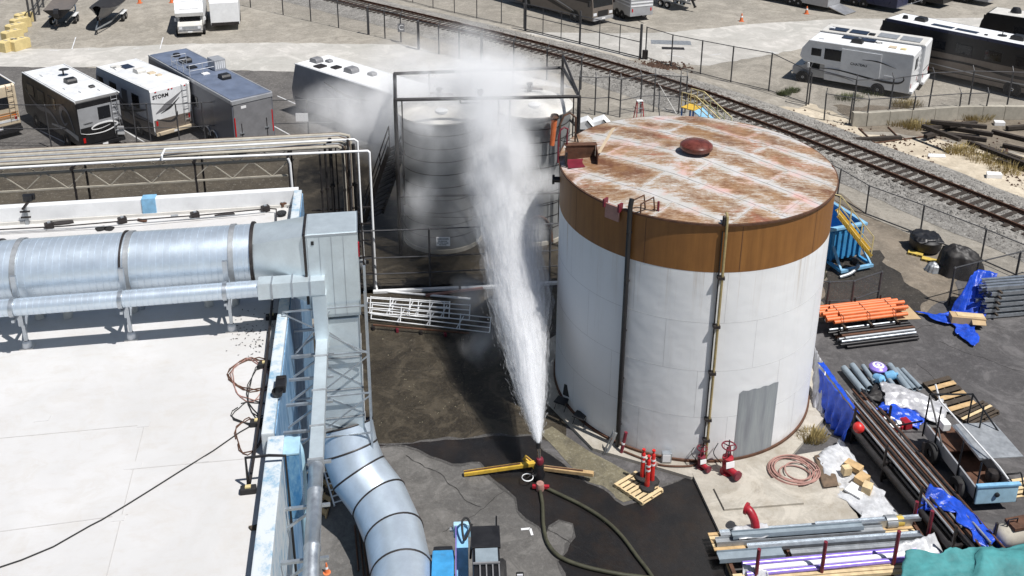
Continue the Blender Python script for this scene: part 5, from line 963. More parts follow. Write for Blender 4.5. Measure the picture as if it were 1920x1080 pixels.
for hh in (.5, .95): MB().bar(a + sn * -1 + UP * hh, b + sn * -1 + UP * hh, .045, .045).ob('handrail', 'pale_yellow', ys_)
for k in range(4): q = a.lerp(b, k / 3) - sn; MB().bar(q, q + UP * .95, .045, .045).ob('baluster', 'pale_yellow', ys_)
MB().tube([b - sn, b - sn + UP * .95, b - sn + UP * .95 + Vector((-.3, .2, 0)), b - sn + UP * 1.6 + Vector((-.35, .25, 0)), b - sn + Vector((-.4, .25, -.3))], .03, 8).ob('end_loop', 'pale_yellow', ys_)
# ---- covered tub and tarp heap
t = thing('covered_tub', 'round black tub covered with shiny black film', 'tub', g(1733, 468))
MB().lathe([(0, .12), (.62, .12), (.68, .2), (.69, .58), (.6, .68), (.3, .7), (0, .69)], 36).ob('wall', 'black_plastic', t, smooth=True)
o = cloth(None, [Vector((-.6, -.6, .72)), Vector((.6, -.6, .72)), Vector((.6, .6, .72)), Vector((-.6, .6, .72))], 'black_plastic', lambda u, v: 0 if (u - .5) ** 2 + (v - .5) ** 2 < .24 else -.12, (26, 26), 'film_cover', .03, None, 3, .05); o.parent = t
for i in range(2):
    t2 = thing('yellow_crate', ['left yellow crate under the covered black tub', 'right yellow crate under the covered black tub'][i], 'crate', g(1716 + 26 * i, 478 + 12 * i), -.55)
    MB().box(0, 0, .07, .62, .3, .11).ob('body', 'sulfur', t2, bevel=.02)
    for k in range(3): MB().box(-.2 + .2 * k, -.153, .07, .12, .01, .06).ob('slot', 'wood_dark', t2)
def heap(label, c, rx, ry, h, mat, seed, name='tarp_heap', cat='tarp', rz=0.):
    m = MB(); n, k = 40, 16
    for i in range(n):
        a = 2 * math.pi * i / n
        for j in range(k + 1):
            f = j / k; fl_ = .55 + .45 * f ** 1.5; zz = h * (1 - f ** 2.4); wr = (1 + .1 * math.sin(a * 11 + seed + fbm(a, f, seed) * 4) * f + .18 * fbm(math.cos(a) * 2 + seed, math.sin(a) * 2, f))
            r = (f if f < .55 else fl_ * (.9 + .1 * f)) * wr; m.v.append((rx * r * math.cos(a), ry * r * math.sin(a), max(.02, zz * (1 + .18 * fbm(math.cos(a) * 1.5 * f + seed, math.sin(a) * 1.5 * f, 4)))))
    m.f = [(i * (k + 1) + j, ((i + 1) % n) * (k + 1) + j, ((i + 1) % n) * (k + 1) + j + 1, i * (k + 1) + j + 1) for i in range(n) for j in range(k)]
    o = m.ob(name, mat); o.data.shade_smooth(); o.location = c; o.rotation_euler.z = rz; return tag(o, label, cat)
heap('dark brown tarp draped over a bulky object by the railway fence', g(1795, 510), 1.0, .75, 1.25, 'black_tarp', 2.2, rz=-.4)
heap('small pile of grey plastic bags beside the covered black tub', g(1752, 508), .4, .3, .4, 'galv_dull', 5.)
drape('bright blue tarp hanging over the near end of the steel beam stack', [g(1818, 520, 1.5), g(1835, 506, 1.5), g(1870, 512, 1.5)], [g(1782, 586, .05), g(1812, 596, .05), g(1845, 600, .05)], 'blue_tarp', seed=8., amp=.1)
cloth('blue tarp trailing on the ground in front of the steel beams', [g(1708, 584, .04), g(1745, 590, .04), g(1872, 590, .04), g(1800, 618, .04)], 'blue_tarp', lambda u, v: .1 * math.sin(v * 3.1), (40, 18), 'tarp', .2, 'tarp', 14., .06)
cloth('fan-shaped tail of blue tarp below the cardboard box', [g(1795, 606, .06), g(1826, 610, .06), g(1828, 650, .03), g(1788, 632, .03)], 'blue_tarp', lambda u, v: .06, (20, 18), 'tarp', .12, 'tarp', 17., .05)
t = thing('cardboard_box', 'torn long cardboard box lying on the blue tarp', 'box', g(1812, 604, .12), -.15); MB().box(0, 0, .16, 1.25, .42, .3).ob('body', 'cardboard', t, bevel=.01); MB().obox((.35, -.28, .2), (.5, .02, 0), (0, .2, .12), (0, 0, .012)).ob('flap', 'cardboard', t); MB().box(.1, .02, .32, 1.0, .3, .02).ob('top_board', 'wood_pale', t)
sa_, sb_ = g(1842, 600), g(2100, 578); sdv_ = dirof(sa_, sb_); snv = Vector((-sdv_.y, sdv_.x, 0))
for lay in range(6):
    for k in range(4):
        p = sa_ + sdv_ * random.uniform(-.15, .2) + snv * (.2 * k) + UP * (.06 + .25 * lay); m = MB(); L = 5.2
        m.box(L / 2, 0, .07, L, .02, .14).box(L / 2, .05, .135, L, .1, .012).box(L / 2, .05, .006, L, .1, .012); 
        if lay == 0 and k == 0: SB = m.ob('steel_beam', 'galv'); o = SB
        else: o = SB.copy(); COL.objects.link(o)
        o.location = p; o.rotation_euler.z = math.atan2(sdv_.y, sdv_.x); tag(o, 'galvanised steel channel in the tall stack at the right edge', 'beam', 'galvanised channels at the right edge')
for f in (.5, 2.2, 4.0):
    for lay in range(5):
        o = MB().obox((0, 0, 0), snv * 1.0, sdv_ * .08, UP * .07).ob('timber_spacer', 'wood_dark'); o.location = sa_ + sdv_ * f + snv * .35 + UP * (.255 + .25 * lay); tag(o, 'dark timber spacer between layers of the galvanised channel stack', 'timber', 'timber spacers')
# ------------------------------------------------------------------ long material rack at the bottom right
ra, rb = g(1338, 1050), g(1738, 1020); rd = dirof(ra, rb); rn = Vector((-rd.y, rd.x, 0)); RL = (rb - ra).length
rkk = thing('material_rack', 'timber-decked rack with dark red posts holding steel channels at the bottom', 'storage rack', ra, math.atan2(rd.y, rd.x))
for f in (.05, .33, .66, .97): MB().bb(RL * f - .06, RL * f + .06, -1.3, .7, .1, .22).ob('skid', 'wood', rkk); MB().bb(RL * f - .05, RL * f + .05, -1.25, .65, .222, .3).ob('crossbar', 'rust_steel', rkk)
for f, y, h in ((.13, -1.0, 1.3), (.42, -1.02, 1.4), (.75, -.95, 1.5), (.985, -.1, 1.25), (.985, .62, .9)): MB().cyl((RL * f, y, 0), (RL * f, y, h), .05, n=12).ob('post', 'maroon', rkk, smooth=True)
for k in range(5): MB().bb(.0, RL * .95, .0 + .13 * k, .1 + .13 * k, .305, .33).ob('deck_plank', 'wood_pale' if k % 2 else 'wood', rkk)
for k in range(3): MB().bb(.2, RL * .9, -1.2 + .12 * k, -1.11 + .12 * k, .305, .4).ob('timber', 'wood_pale', rkk)
def loc_obj(name, label, cat, mat, fn, parent=rkk, group=None, **kw):
    m = MB(); fn(m); o = m.ob(name, mat, **kw); o.matrix_world = parent_mx; return tag(o, label, cat, group)
parent_mx = Matrix.Translation(ra) @ Matrix.Rotation(math.atan2(rd.y, rd.x), 4, 'Z')
for i, (x0, x1, y, z, w_, h_, mat, l) in enumerate((
    (.3, RL * .95, .45, .335, .22, .14, 'galv', 'wide galvanised channel at the back of the bottom rack'), (.1, RL * .8, .2, .335, .2, .16, 'galv_dull', 'dull grey channel lying second from the back of the bottom rack'),
    (.9, RL * .96, -.05, .335, .2, .12, 'galv', 'long galvanised channel in the middle of the bottom rack'), (.0, 1.8, -.3, .335, .3, .14, 'pvc_grey', 'short blue grey trough at the left of the bottom rack'),
    (2.0, RL * .98, -.32, .335, .16, .1, 'galv_dull', 'slim grey channel in front of the middle of the bottom rack'), (.55, RL * .7, .24, .5, .18, .14, 'pvc_grey', 'upper blue grey box duct on the bottom rack'), (3.0, RL * .99, .42, .48, .16, .1, 'galv', 'upper galvanised angle at the right of the bottom rack'))):
    def f(m, x0=x0, x1=x1, y=y, z=z, w_=w_, h_=h_): m.bb(x0, x1, y - w_ / 2, y - w_ / 2 + .012, z, z + h_).bb(x0, x1, y + w_ / 2 - .012, y + w_ / 2, z, z + h_).bb(x0, x1, y - w_ / 2 + .0125, y + w_ / 2 - .0125, z + h_ * .5, z + h_ * .5 + .012)
    loc_obj('steel_channel', l, 'channel', mat, f)
for i in range(3):
    def f(m, i=i): m.cyl((.55, -.62 - .17 * i, .45), (RL * .93 + .15 * i, -.55 - .15 * i, .45), .07, n=14)
    loc_obj('violet_lit_tube', ['rear', 'middle', 'front'][i] + ' shiny plastic tube in the row painted with violet light on the bottom rack', 'tube', 'purple_gloss' if i != 1 else 'sign_white', f, smooth=True)  # violet light on the outer two tubes is put into their base colour
def f(m): m.box(0, 0, 0, .01, .01, .01)
for x, l, mt_ in ((.3, 'left', 'red_bright'),):
    o = drape(None, [ra + rd * .5 - rn * .75 + UP * .6, ra + rd * .8 - rn * .9 + UP * .6, ra + rd * 1.1 - rn * 1.0 + UP * .55], [ra + rd * .4 - rn * 1.2 + UP * .05, ra + rd * .75 - rn * 1.3 + UP * .05, ra + rd * 1.15 - rn * 1.35 + UP * .05], 'plastic_sheet', (18, 12), 21., .1); tag(o, 'clear plastic wrap hanging off the left end of the bottom rack', 'plastic wrap')
o = drape(None, [ra + rd * (RL * .8) - rn * .5 + UP * .6, ra + rd * (RL * .92) - rn * .4 + UP * .65, ra + rd * (RL * 1.0) - rn * .2 + UP * .6], [ra + rd * (RL * .72) - rn * 1.2 + UP * .05, ra + rd * (RL * .9) - rn * 1.2 + UP * .05, ra + rd * (RL * 1.02) - rn * 1.0 + UP * .05], 'plastic_sheet', (22, 14), 25., .12); tag(o, 'clear plastic wrap bunched at the right end of the bottom rack', 'plastic wrap')
o = cloth(None, [ra + rd * .7 + rn * .5 + UP * .5, ra + rd * 1.6 + rn * .6 + UP * .5, ra + rd * 1.7 + rn * .2 + UP * .5, ra + rd * .7 + rn * .1 + UP * .5], 'plastic_sheet', lambda u, v: .0, (16, 12), 'plastic_sheet', .06, None, 30., .05); tag(o, 'small crumpled clear plastic on top of the bottom rack', 'plastic sheet')
o = MB().bb(-.55, .55, -.16, .16, 0, .04).ob('green_net', 'net_green', bevel=.01); o.location = ra + rd * (RL * .5) - rn * 1.55 + UP * .3; o.rotation_euler.z = math.atan2(rd.y, rd.x); tag(o, 'folded green netting at the bottom edge below the violet tubes', 'netting')
t = thing('drum_roller', 'dark rubber cap and brown drum at the right end of the galvanised channel', 'drum', g(1672, 985, .3)); MB().cyl((-.2, 0, .12), (.1, .03, .12), .18, n=18).ob('drum', 'galv_dull', t, smooth=True); MB().cyl((.1, .03, .12), (.3, .06, .12), .15, n=18).ob('cap', 'sulfur', t, smooth=True)
# teal tarp over a stack
cloth('faded teal tarp covering a stack at the bottom right corner', [g(1690, 1092, .55), g(1700, 1042, .75), g(1960, 1015, 1.2), g(1960, 1100, 1.0)], 'teal_tarp', lambda u, v: .1 * math.sin(v * 4 + 1) + (.25 if v > .5 else 0) * math.sin(u * 3.1), (40, 40), 'tarp', .1, 'tarp', 33., .035)
t = thing('tarped_stack', 'stack of pale boards under the teal tarp', 'board stack', g(1840, 1120))
for k in range(6): MB().box(.2, -.6, .08 + .09 * k, 3.6, 1.6, .08).ob('board', 'wood_pale' if k % 2 else 'wood', t)
# ---- welding rig / utility bed
wa, wb = g(1862, 962), g(1785, 862); wd_ = dirof(wa, wb); wr_ = math.atan2(wd_.y, wd_.x); WL = 3.0
wg_ = thing('utility_trailer', 'blue and grey utility trailer bed with black posts and a steel sheet on top', 'trailer', wa, wr_)
MB().bb(0, .06, -.62, .62, .35, .98).ob('tailgate', 'pale_blue', wg_, bevel=.03); MB().bb(-.03, .09, -.66, .66, .94, 1.02).ob('tailgate_rim', 'sky_blue', wg_, bevel=.02); MB().lathe([(.0, 0), (.07, 0), (.07, .05), (.03, .07), (0, .07)], 14).ob('tailgate_knob', 'black_plastic', wg_).matrix_local = Matrix.Translation((-.005, .02, .68)) @ Matrix.Rotation(-math.pi / 2, 4, 'Y')
for s_ in (-1, 1): MB().bb(.08, WL, .56 * s_ - .03, .56 * s_ + .03, .4, .82).ob('side_panel', 'silver_paint' if s_ > 0 else 'grey_paint', wg_, bevel=.02)
MB().bb(.08, WL, -.53, .53, .4, .44).ob('bed_floor', 'rust_steel', wg_); MB().bb(WL * .62, WL * .98, -.5, .5, .62, .66).ob('bed_shelf', 'rust_steel', wg_)
for x in (.7, 2.2):
    for s_ in (-1, 1):
        wh_ = MB(); wh_.lathe([(.12, -.1), (.3, -.1), (.33, -.06), (.33, .06), (.3, .1), (.12, .1)], 22); wh_.v = [(v[0], v[2], v[1]) for v in wh_.v]; o = wh_.ob('wheel', 'black_rubber', wg_, smooth=True); o.location = (x, .72 * s_, .33)
        rm = MB().lathe([(0, -.04), (.16, -.04), (.16, .04), (0, .04)], 16); rm.v = [(v[0], v[2], v[1]) for v in rm.v]; rm.ob('rim', 'galv_dull', o)
for x, y, h in ((.1, .6, 1.75), (1.0, .62, 1.75), (2.3, .62, 1.95), (3.0, .6, 1.9), (.3, -1.05, 1.5), (2.9, -.75, 1.9), (2.3, -.75, 1.9)): MB().cyl((x, y, .3), (x, y, h), .026, n=8).ob('stake', 'black_paint', wg_)
MB().bar((3.0, .6, 1.88), (2.9, -.75, 1.88), .04, .04).ob('rack_bar', 'black_paint', wg_)
for a, b in (((3.0, .6, 1.85), (1.9, .62, .8)), ((2.9, -.75, 1.88), (1.9, -1.4, .85)), ((3.1, .62, .8), (3.0, 1.5, .75)), ((3.0, 1.5, .75), (1.8, 1.45, .1))): MB().bar(a, b, .04, .04).ob('brace', 'black_paint', wg_)
MB().obox((1.75, -.72, 1.08), (1.55, 0, 0), (0, 1.25, 0), (0, 0, .03)).ob('top_sheet', 'galv_dull', wg_); MB().obox((1.75, -.06, 1.05), (1.5, 0, 0), (0, .12, .0), (0, 0, .08)).ob('sheet_lip', 'galv', wg_)
MB().tube([(3.2, .35, 2.1), (2.9, .3, 1.7), (.6, -.35, 1.1), (.2, -.4, 1.0)], .03, 8).ob('long_pole', 'white_metal', wg_); MB().box(2.75, .1, .9, .3, .25, .25).ob('tool_box', 'sign_white', wg_, bevel=.02)
MB().lathe([(0, 0), (.18, 0), (.2, .2), (.14, .32), (0, .34)], 16, (.8, -.35, .45)).ob('engine', 'dark_steel', wg_, smooth=True); MB().tube(catmull([(.5, -.4, .9), (.3, -.7, 1.1), (.5, -1.0, .9), (.3, -1.0, .6)], 6), .025, 6).ob('hose', 'black_rubber', wg_)
# compressed gas vessel
t = thing('gas_vessel', 'grey horizontal air receiver tank at the right edge below the trailer', 'pressure vessel', g(1862, 1030)); d0 = dirof(g(1862, 1030), g(1960, 1010))
P = [d0 * x + UP * .42 for x in (0, .04, .14, .3, 2.4)]; MB().tube(P, [.02, .18, .27, .3, .3], 24).ob('vessel', 'concrete_wall', t, smooth=True); MB().obox(d0 * .75 + UP * .76, d0 * .75, Vector((-d0.y, d0.x, 0)) * .4, UP * .1).ob('mount', 'rust_steel', t, bevel=.01)
for x in (.4, 1.8): MB().obox(d0 * x + UP * .1, d0 * .08, Vector((-d0.y, d0.x, 0)) * .5, UP * .24).ob('foot', 'dark_steel', t)
MB().tube([d0 * .3 + UP * .72, d0 * .3 + UP * .95, d0 * .6 + UP * .95, d0 * .6 + UP * .8], .02, 6).ob('pipe', 'black_paint', t); MB().lathe([(0, 0), (.08, 0), (.08, .1), (0, .12)], 12, d0 * 1.2 + UP * .7).ob('gauge', 'chrome', t)
# ---- blue telehandler at the bottom
fa = g(905, 1100); tfw = Vector((-.06, 1, 0)).normalized(); fz = math.atan2(tfw.y, tfw.x)
fk = thing('telehandler', 'blue telehandler with black caged cab at the bottom edge', 'telehandler', g(865, 1212), fz)     # local x forward (away), y left
MB().extr([(-.5, .55), (1.75, .55), (1.82, 1.0), (1.7, 1.3), (1.2, 1.42), (-.5, 1.5)], .16, .72).ob('engine_hood', 'blue_paint', fk, bevel=.05); MB().bb(1.62, 1.86, .2, .7, .6, 1.28).ob('hood_grille', 'black_plastic', fk, bevel=.05)
MB().bb(-.6, 2.35, -.2, .1, 1.15, 1.45).ob('boom', 'sky_blue', fk, bevel=.02); MB().bb(2.3, 2.44, -.28, .18, 1.08, 1.5).ob('boom_head', 'pale_blue', fk, bevel=.03); MB().cyl((2.38, .1, 1.3), (2.38, .28, 1.3), .06, n=12).ob('pivot_pin', 'galv', fk); MB().bar((-.5, .115, 1.47), (2.3, .115, 1.47), .02, .05).ob('boom_edge', 'purple_gloss', fk)
cb = MB().extr([(-.6, .7), (1.35, .7), (1.5, 1.2), (1.25, 2.3), (1.1, 2.36), (-.6, 2.4)], -.95, -.3).ob('cab', 'black_paint', fk, bevel=.03)
MB().bb(.62, 1.3, -.98, -.27, 2.345, 2.42).ob('cab_roof', 'black_plastic', cb, bevel=.02); MB().bb(.12, .58, -.9, -.36, 2.375, 2.43).ob('roof_window', 'pvc_grey', cb)
for k in range(4): MB().bb(-.55, .08, -.93 + .15 * k, -.9 + .15 * k, 2.4, 2.44).ob('guard_bar', 'grey_paint', cb)
for x in (-.58, .08): MB().bb(x, x + .04, -.94, -.3, 2.441, 2.48).ob('guard_frame', 'grey_paint', cb)
MB().obox((1.385, -.62, 1.75), (-.0, .52, 0), (-.22, 0, 1.0), (.012, 0, .003)).ob('windscreen', 'glass', cb)
mr = MB().bb(.02, .06, -1.5, -1.32, 1.9, 2.2).ob('mirror', 'black_plastic', fk, bevel=.03); MB().tube([(-.1, -.95, 1.9), (0, -1.15, 2.0), (.03, -1.35, 2.0)], .018, 6).ob('mirror_arm', 'black_paint', mr); MB().bb(.0, .018, -1.48, -1.34, 2.08, 2.17).ob('mirror_glass', 'lens_clear', mr)
MB().tube(catmull([(1.3, -.25, 1.4), (2.0, -.3, 1.5), (2.25, -.2, 1.75), (2.1, -.05, 1.8), (1.7, -.1, 1.6), (1.9, -.25, 1.75), (2.2, -.3, 1.6)], 6), .03, 8).ob('hydraulic_hose', 'black_rubber', fk, smooth=True)
for x in (1.45, -.9):
    for y, s_ in ((.62, 1), (-.75, -1)):
        m = MB().lathe([(.2, -.16), (.44, -.17), (.5, -.1), (.5, .1), (.44, .17), (.2, .16)], 26); m.v = [(v[0], v[2], v[1]) for v in m.v]; wv = m.ob('wheel', 'black_rubber', fk, smooth=True); wv.location = (x, y + .25 * s_, .5); m = MB().lathe([(0, -.1), (.22, -.1), (.22, .1), (0, .1)], 18); m.v = [(v[0], v[2], v[1]) for v in m.v]; m.ob('rim', 'white_metal', wv)
MB().cyl((1.3, -.9, 2.35), (1.3, -.9, 2.7), .02, n=6).ob('antenna', 'black_paint', fk); MB().lathe([(0, 0), (.1, 0), (.12, .06), (.05, .12), (0, .12)], 14, (-.1, .5, 1.46)).ob('filler_cap', 'red_bright', fk); MB().cyl((-.1, .75, 1.3), (.1, .78, 1.5), .05, n=10).ob('exhaust', 'white_metal', fk)
# ---- white guard rail frames lying stacked
gr = [(g(694, 604), g(842, 614), .62, 'front white tube guardrail frame in the stack beside the duct'), (g(688, 598), g(880, 612), .55, 'middle white tube guardrail frame in the stack beside the duct'), (g(696, 606), g(918, 632), .55, 'longest white tube guardrail frame reaching toward the water jet')]
for i, (a, b, wdt, l) in enumerate(gr):
    a = a.copy(); b = b.copy(); d = dirof(a, b); nn = Vector((-d.y, d.x, 0)); L = (b - a).length; tilt = (nn * .35 + UP * .8).normalized() * wdt; z = .2 + .1 * (2 - i)
    t = thing('guardrail_frame', l, 'guardrail', a + UP * z, 0, 'stack of white guardrail frames')
    for f in (0, .33, .66, 1): MB().cyl(tilt * f, d * L + tilt * f, .02, n=8).ob('rail', 'white_paint', t, smooth=True)
    for k in range(5): MB().cyl(d * (L * k / 4), d * (L * k / 4) + tilt * 1.06, .022, n=8).ob('post', 'white_paint', t, smooth=True)
    for k in range(1, 4): MB().bar(d * (L * k / 4 - .12), d * (L * k / 4 + .12) + tilt * .9, .03, .03).ob('cross_plate', 'white_paint', t)
t = thing('rack_bed', 'low dark stand with red feet under the white guardrail frames', 'stand', g(700, 618))
d = dirof(g(700, 618), g(880, 634)); L = (g(880, 634) - g(700, 618)).length
for k in range(5): MB().box(*(d * (L * k / 4) + UP * .1), .1, .22, .16, .3).ob('foot', 'maroon' if k % 2 else 'dark_steel', t, bevel=.02)
MB().bar(UP * .21, d * L + UP * .21, .06, .05).ob('beam', 'rust_steel', t)
o = MB().bar(g(798, 554, .08), g(905, 540, .08), .09, .09).ob('loose_pipe', 'hose_pink'); tag(o, 'pinkish pipe lying on the ground before the tank fence', 'pipe')
o = MB().bar(g(700, 547, .06), g(860, 540, .06), .16, .1).ob('kerb', 'white_metal'); tag(o, kind='structure')
o = MB().bar(g(865, 541, .06), g(1046, 530, .06), .16, .1).ob('kerb', 'white_metal'); tag(o, kind='structure')
# white ladder and rods by the wall
t = thing('white_ladder', 'short white ladder leaning on the ground beside the elbow duct', 'ladder', g(640, 948)); d = g(622, 905) - g(640, 948); d = dirof(g(640, 948), g(622, 905)) * 1.1; nn = Vector((-d.y, d.x, 0)).normalized() * .2
for s_ in (-1, 1): MB().bar(nn * s_ + UP * .06, nn * s_ + d + UP * .5, .04, .07).ob('stile', 'white_paint', t)
for k in range(6): MB().bar(nn + d * ((k + .5) / 6) + UP * (.06 + .44 * (k + .5) / 6), -nn + d * ((k + .5) / 6) + UP * (.06 + .44 * (k + .5) / 6), .03, .03).ob('rung', 'white_paint', t)
for i, (a, b) in enumerate((((665, 985), (672, 1070)), ((672, 980), (682, 1080)), ((678, 990), (690, 1085)))): pipe_piece(g(*a, .05), g(*b, .05), .025, 'rust_steel', 'thin rusty rod lying on the ground under the elbow duct', 'rusty rods by the duct', 'rod', False, 6)
t = thing('orange_marker', 'orange and red marker cone by the wall at the bottom edge', 'cone', g(613, 1074)); t.scale = (.6, .6, .6); MB().lathe([(0, 0), (.17, 0), (.17, .03), (.1, .04), (.03, .55), (0, .55)], 16).ob('cone', 'orange_plastic', t, smooth=True); MB().lathe([(.075, .25), (.06, .36)], 16).ob('band', 'sign_white', t)
# ---- equipment behind the big tank
for i, (x, y, l) in enumerate(((1096, 240, 'left white and green equipment cabinet behind the big tank'), (1126, 238, 'right white equipment cabinet with dark sloping side behind the big tank'))):
    t = thing('equipment_cabinet', l, 'cabinet', g(x, y + 34), -.15); MB().extr([(-.5, 0), (.5, 0), (.5, 1.35), (.1, 1.75), (-.5, 1.5)], -.45, .45).ob('body', 'white_paint', t, bevel=.03); MB().obox((.3, -.46, 1.0), (.3, 0, 0), (0, .02, 0), (0, 0, .5)).ob('panel', 'net_green' if i == 0 else 'black_plastic', t); MB().bb(-.45, .05, -.47, -.452, .7, 1.2).ob('screen', 'glass', t); MB().bar((.52, -.46, 1.3), (.12, -.46, 1.74), .08, .06).ob('edge_trim', 'black_paint', t)
t = thing('red_stepladder', 'red fibreglass stepladder standing behind the big tank', 'ladder', g(1197, 234), .2)
for s_ in (-1, 1):
    for y in (-.35, .35): MB().bar((.26 * s_, y, 0), (.16 * s_, y * .15, 1.55), .05, .04).ob('rail', 'red_paint', t)
for k in range(5): MB().bar((-.24 + .02 * k, -.3 + .06 * k, .25 + .29 * k), (.24 - .02 * k, -.3 + .06 * k, .25 + .29 * k), .08, .03).ob('tread', 'galv', t)
MB().box(0, 0, 1.57, .36, .26, .05).ob('top_cap', 'sign_white', t)
ya = g(1283, 236); yb = g(1372, 262); yd = dirof(ya, yb); yn = Vector((-yd.y, yd.x, 0))
t = thing('yellow_platform_stair', 'yellow handrailed crossover stair with pale blue side behind the tank', 'stair', ya, math.atan2(yd.y, yd.x))
MB().bb(0, .9, -.5, .5, 1.3, 1.36).ob('landing', 'yellow_paint', t); MB().bar((.9, 0, 1.3), (2.9, 0, .15), 1.0, .05).ob('stair_flight', 'sky_blue', t)
for k in range(7): MB().bb(.95 + .28 * k, 1.2 + .28 * k, -.48, .48, 1.15 - .16 * k, 1.19 - .16 * k).ob('tread', 'pale_blue', t)
for s_ in (-1, 1):
    for h in (.5, 1.0): MB().bar((0, .5 * s_, 1.3 + h), (.9, .5 * s_, 1.3 + h), .045, .045).ob('handrail', 'pale_yellow', t); MB().bar((.9, .5 * s_, 1.3 + h), (2.9, .5 * s_, .15 + h), .045, .045).ob('handrail', 'pale_yellow', t)
    for x in (0, .45, .9, 1.4, 1.9, 2.4, 2.9): z = 1.3 if x <= .9 else 1.3 - (x - .9) * .575; MB().bar((x, .5 * s_, z), (x, .5 * s_, z + 1.0), .04, .04).ob('baluster', 'pale_yellow', t)
    for x in (.05, .85): MB().bar((x, .48 * s_, 0), (x, .48 * s_, 1.3), .08, .08).ob('leg', 'blue_deep', t)
o = MB().bar(g(1232, 152, .2), g(1268, 213, 1.6), .04, .04).ob('slanted_pole', 'off_white'); tag(o, 'thin pale pole slanting against the fence behind the tank', 'pole')
# ---- concrete block wall, timbers, scrub
wl = thing('block_wall', 'low concrete block retaining wall beyond the sandy ground', 'wall', z8(1055, 362))
pts = [z8(1055, 362), z8(1125, 362), z8(1345, 348), z8(1575, 330), z8(1700, 328), z8(1920, 330)]
for a, b in zip(pts, pts[1:]):
    L = (b - a).length; n = max(1, round(L / 1.5)); d = dirof(a, b)
    for k in range(n): MB().obox((a - pts[0]) + d * (L * (k + .5) / n) + UP * .45, d * (L / n - .02), Vector((-d.y, d.x, 0)) * .35, UP * .9).ob('block', 'concrete_wall', wl, bevel=.03)
random.seed(4); tj = 0
for (x0, y0, x1, y1, z) in ((1735, 232, 1862, 252, .15), (1738, 240, 1830, 230, .4), (1745, 228, 1850, 238, .65), (1730, 236, 1800, 262, .9), (1760, 250, 1850, 262, .15), (1815, 266, 1920, 300, .15), (1840, 276, 1935, 312, .4), (1880, 272, 1945, 286, .15), (1600, 262, 1690, 258, .15), (1735, 256, 1760, 248, .3), (1860, 246, 1925, 262, .15), (1870, 300, 1930, 318, .15), (1888, 240, 1940, 236, .2)):
    p, q = g(x0, y0, z), g(x1, y1, z); L = min((q - p).length, 4.2); d = (q - p).normalized(); tj += 1
    o = MB().obox((L / 2, 0, 0), (L, 0, 0), (0, .26, 0), (0, 0, .22)).ob('timber', 'tie_wood', bevel=.02); o.matrix_world = frame_mx(p, d, d.cross(UP)); tag(o, ['bottom long', 'second layer', 'third layer', 'topmost slanting', 'front short', 'long lower right', 'raised lower right', 'far right upper', 'lone leftmost', 'stubby propped', 'right side short', 'right edge front', 'right edge rear'][tj - 1] + ' old dark railway timber in the loose pile beyond the tracks', 'timber', 'old timbers beyond the tracks')
for i, (x, y, w_, l) in enumerate(((1755, 293, 1.1, 'flat white scrap panel on the sand beyond the tracks'), (1862, 332, .9, 'crumpled white box on the sand beyond the tracks'), (1872, 234, .7, 'white sack in the shade of the timber pile'))):
    o = MB().prism([(-w_ / 2, -.2), (w_ * .4, -.25), (w_ / 2, .15), (-w_ * .3, .25)], 0, .08 + .16 * (i > 0)).ob('flat_scrap' if i == 0 else 'scrap_box', 'sign_white', bevel=.02); o.location = g(x, y); tag(o, l, 'scrap')
t = thing('pipe_frame_scrap', 'bent thin pipe frame lying on the sandy ground', 'scrap frame', g(1610, 240))
for a, b in (((1610, 240), (1640, 268)), ((1640, 268), (1740, 255)), ((1665, 238), (1690, 262))): MB().cyl(rel(*a, .06, g(1610, 240)), rel(*b, .06, g(1610, 240)), .04, n=6).ob('pipe', 'rust_steel', t)
def tuft(label, c, r, h, n, mat, name='dry_grass', cat='grass clump'):
    m = MB()
    for k in range(n):
        a, rr = random.random() * 6.28, r * random.random() ** .6; b = Vector((math.cos(a) * rr, math.sin(a) * rr * .7, 0)); hh = h * random.uniform(.4, 1); ln = Vector((math.cos(a), math.sin(a), 0)) * random.uniform(0, .6) * hh + Vector((random.uniform(-.2, .2), random.uniform(-.2, .2), 0)) * hh; s_ = Vector((-math.sin(a), math.cos(a), 0)) * random.uniform(.008, .02)
        o = len(m.v); m.v += [tuple(b - s_), tuple(b + s_), tuple(b + ln * .6 + UP * hh * .7 + s_ * .7), tuple(b + ln + UP * hh)]; m.f += [(o, o + 1, o + 2), (o, o + 2, o + 3)]
    o = m.ob(name, mat); o.location = c; return tag(o, label, cat)
simple('straw', (.38, .3, .13), .9, 0, .35, 3); simple('weed_green', (.09, .11, .04), .9, 0, .4, 3); simple('bark_brown', (.08, .045, .03), .95, 0, .5, 6)
tuft('tuft of dry straw grass at the right foot of the big tank', g(1522, 823, .0), .45, .35, 420, 'straw')
for i, (x, y, r, mt_) in enumerate(((1690, 232, 1.2, 'straw'), (1720, 240, .9, 'straw'), (1590, 185, 1.0, 'weed_green'), (1470, 178, .5, 'weed_green'), (1485, 172, .5, 'weed_green'), (1830, 225, .9, 'straw'), (1800, 285, 1.0, 'straw'), (1850, 300, 1.2, 'straw'), (1895, 320, 1.2, 'straw'), (1640, 175, 1.0, 'weed_green'), (1700, 200, 1.0, 'straw'), (1530, 520, .4, 'weed_green'))):
    tuft(['largest dry bush in front of the block wall', 'dry bush right of the largest by the block wall', 'green weeds behind the small gate', 'left small weed on the lot by the camper', 'right small weed on the lot by the camper', 'dry weeds above the timber pile', 'dry weeds between the timbers and sand', 'dry weeds right of the flat white scrap', 'dry weeds beside the crumpled white box', 'green weeds under the white camper', 'dry weeds behind the block wall', 'little green weed behind the big tank'][i], g(x, y), r, .55 if mt_ == 'straw' else .35, 380, mt_)
pts = []
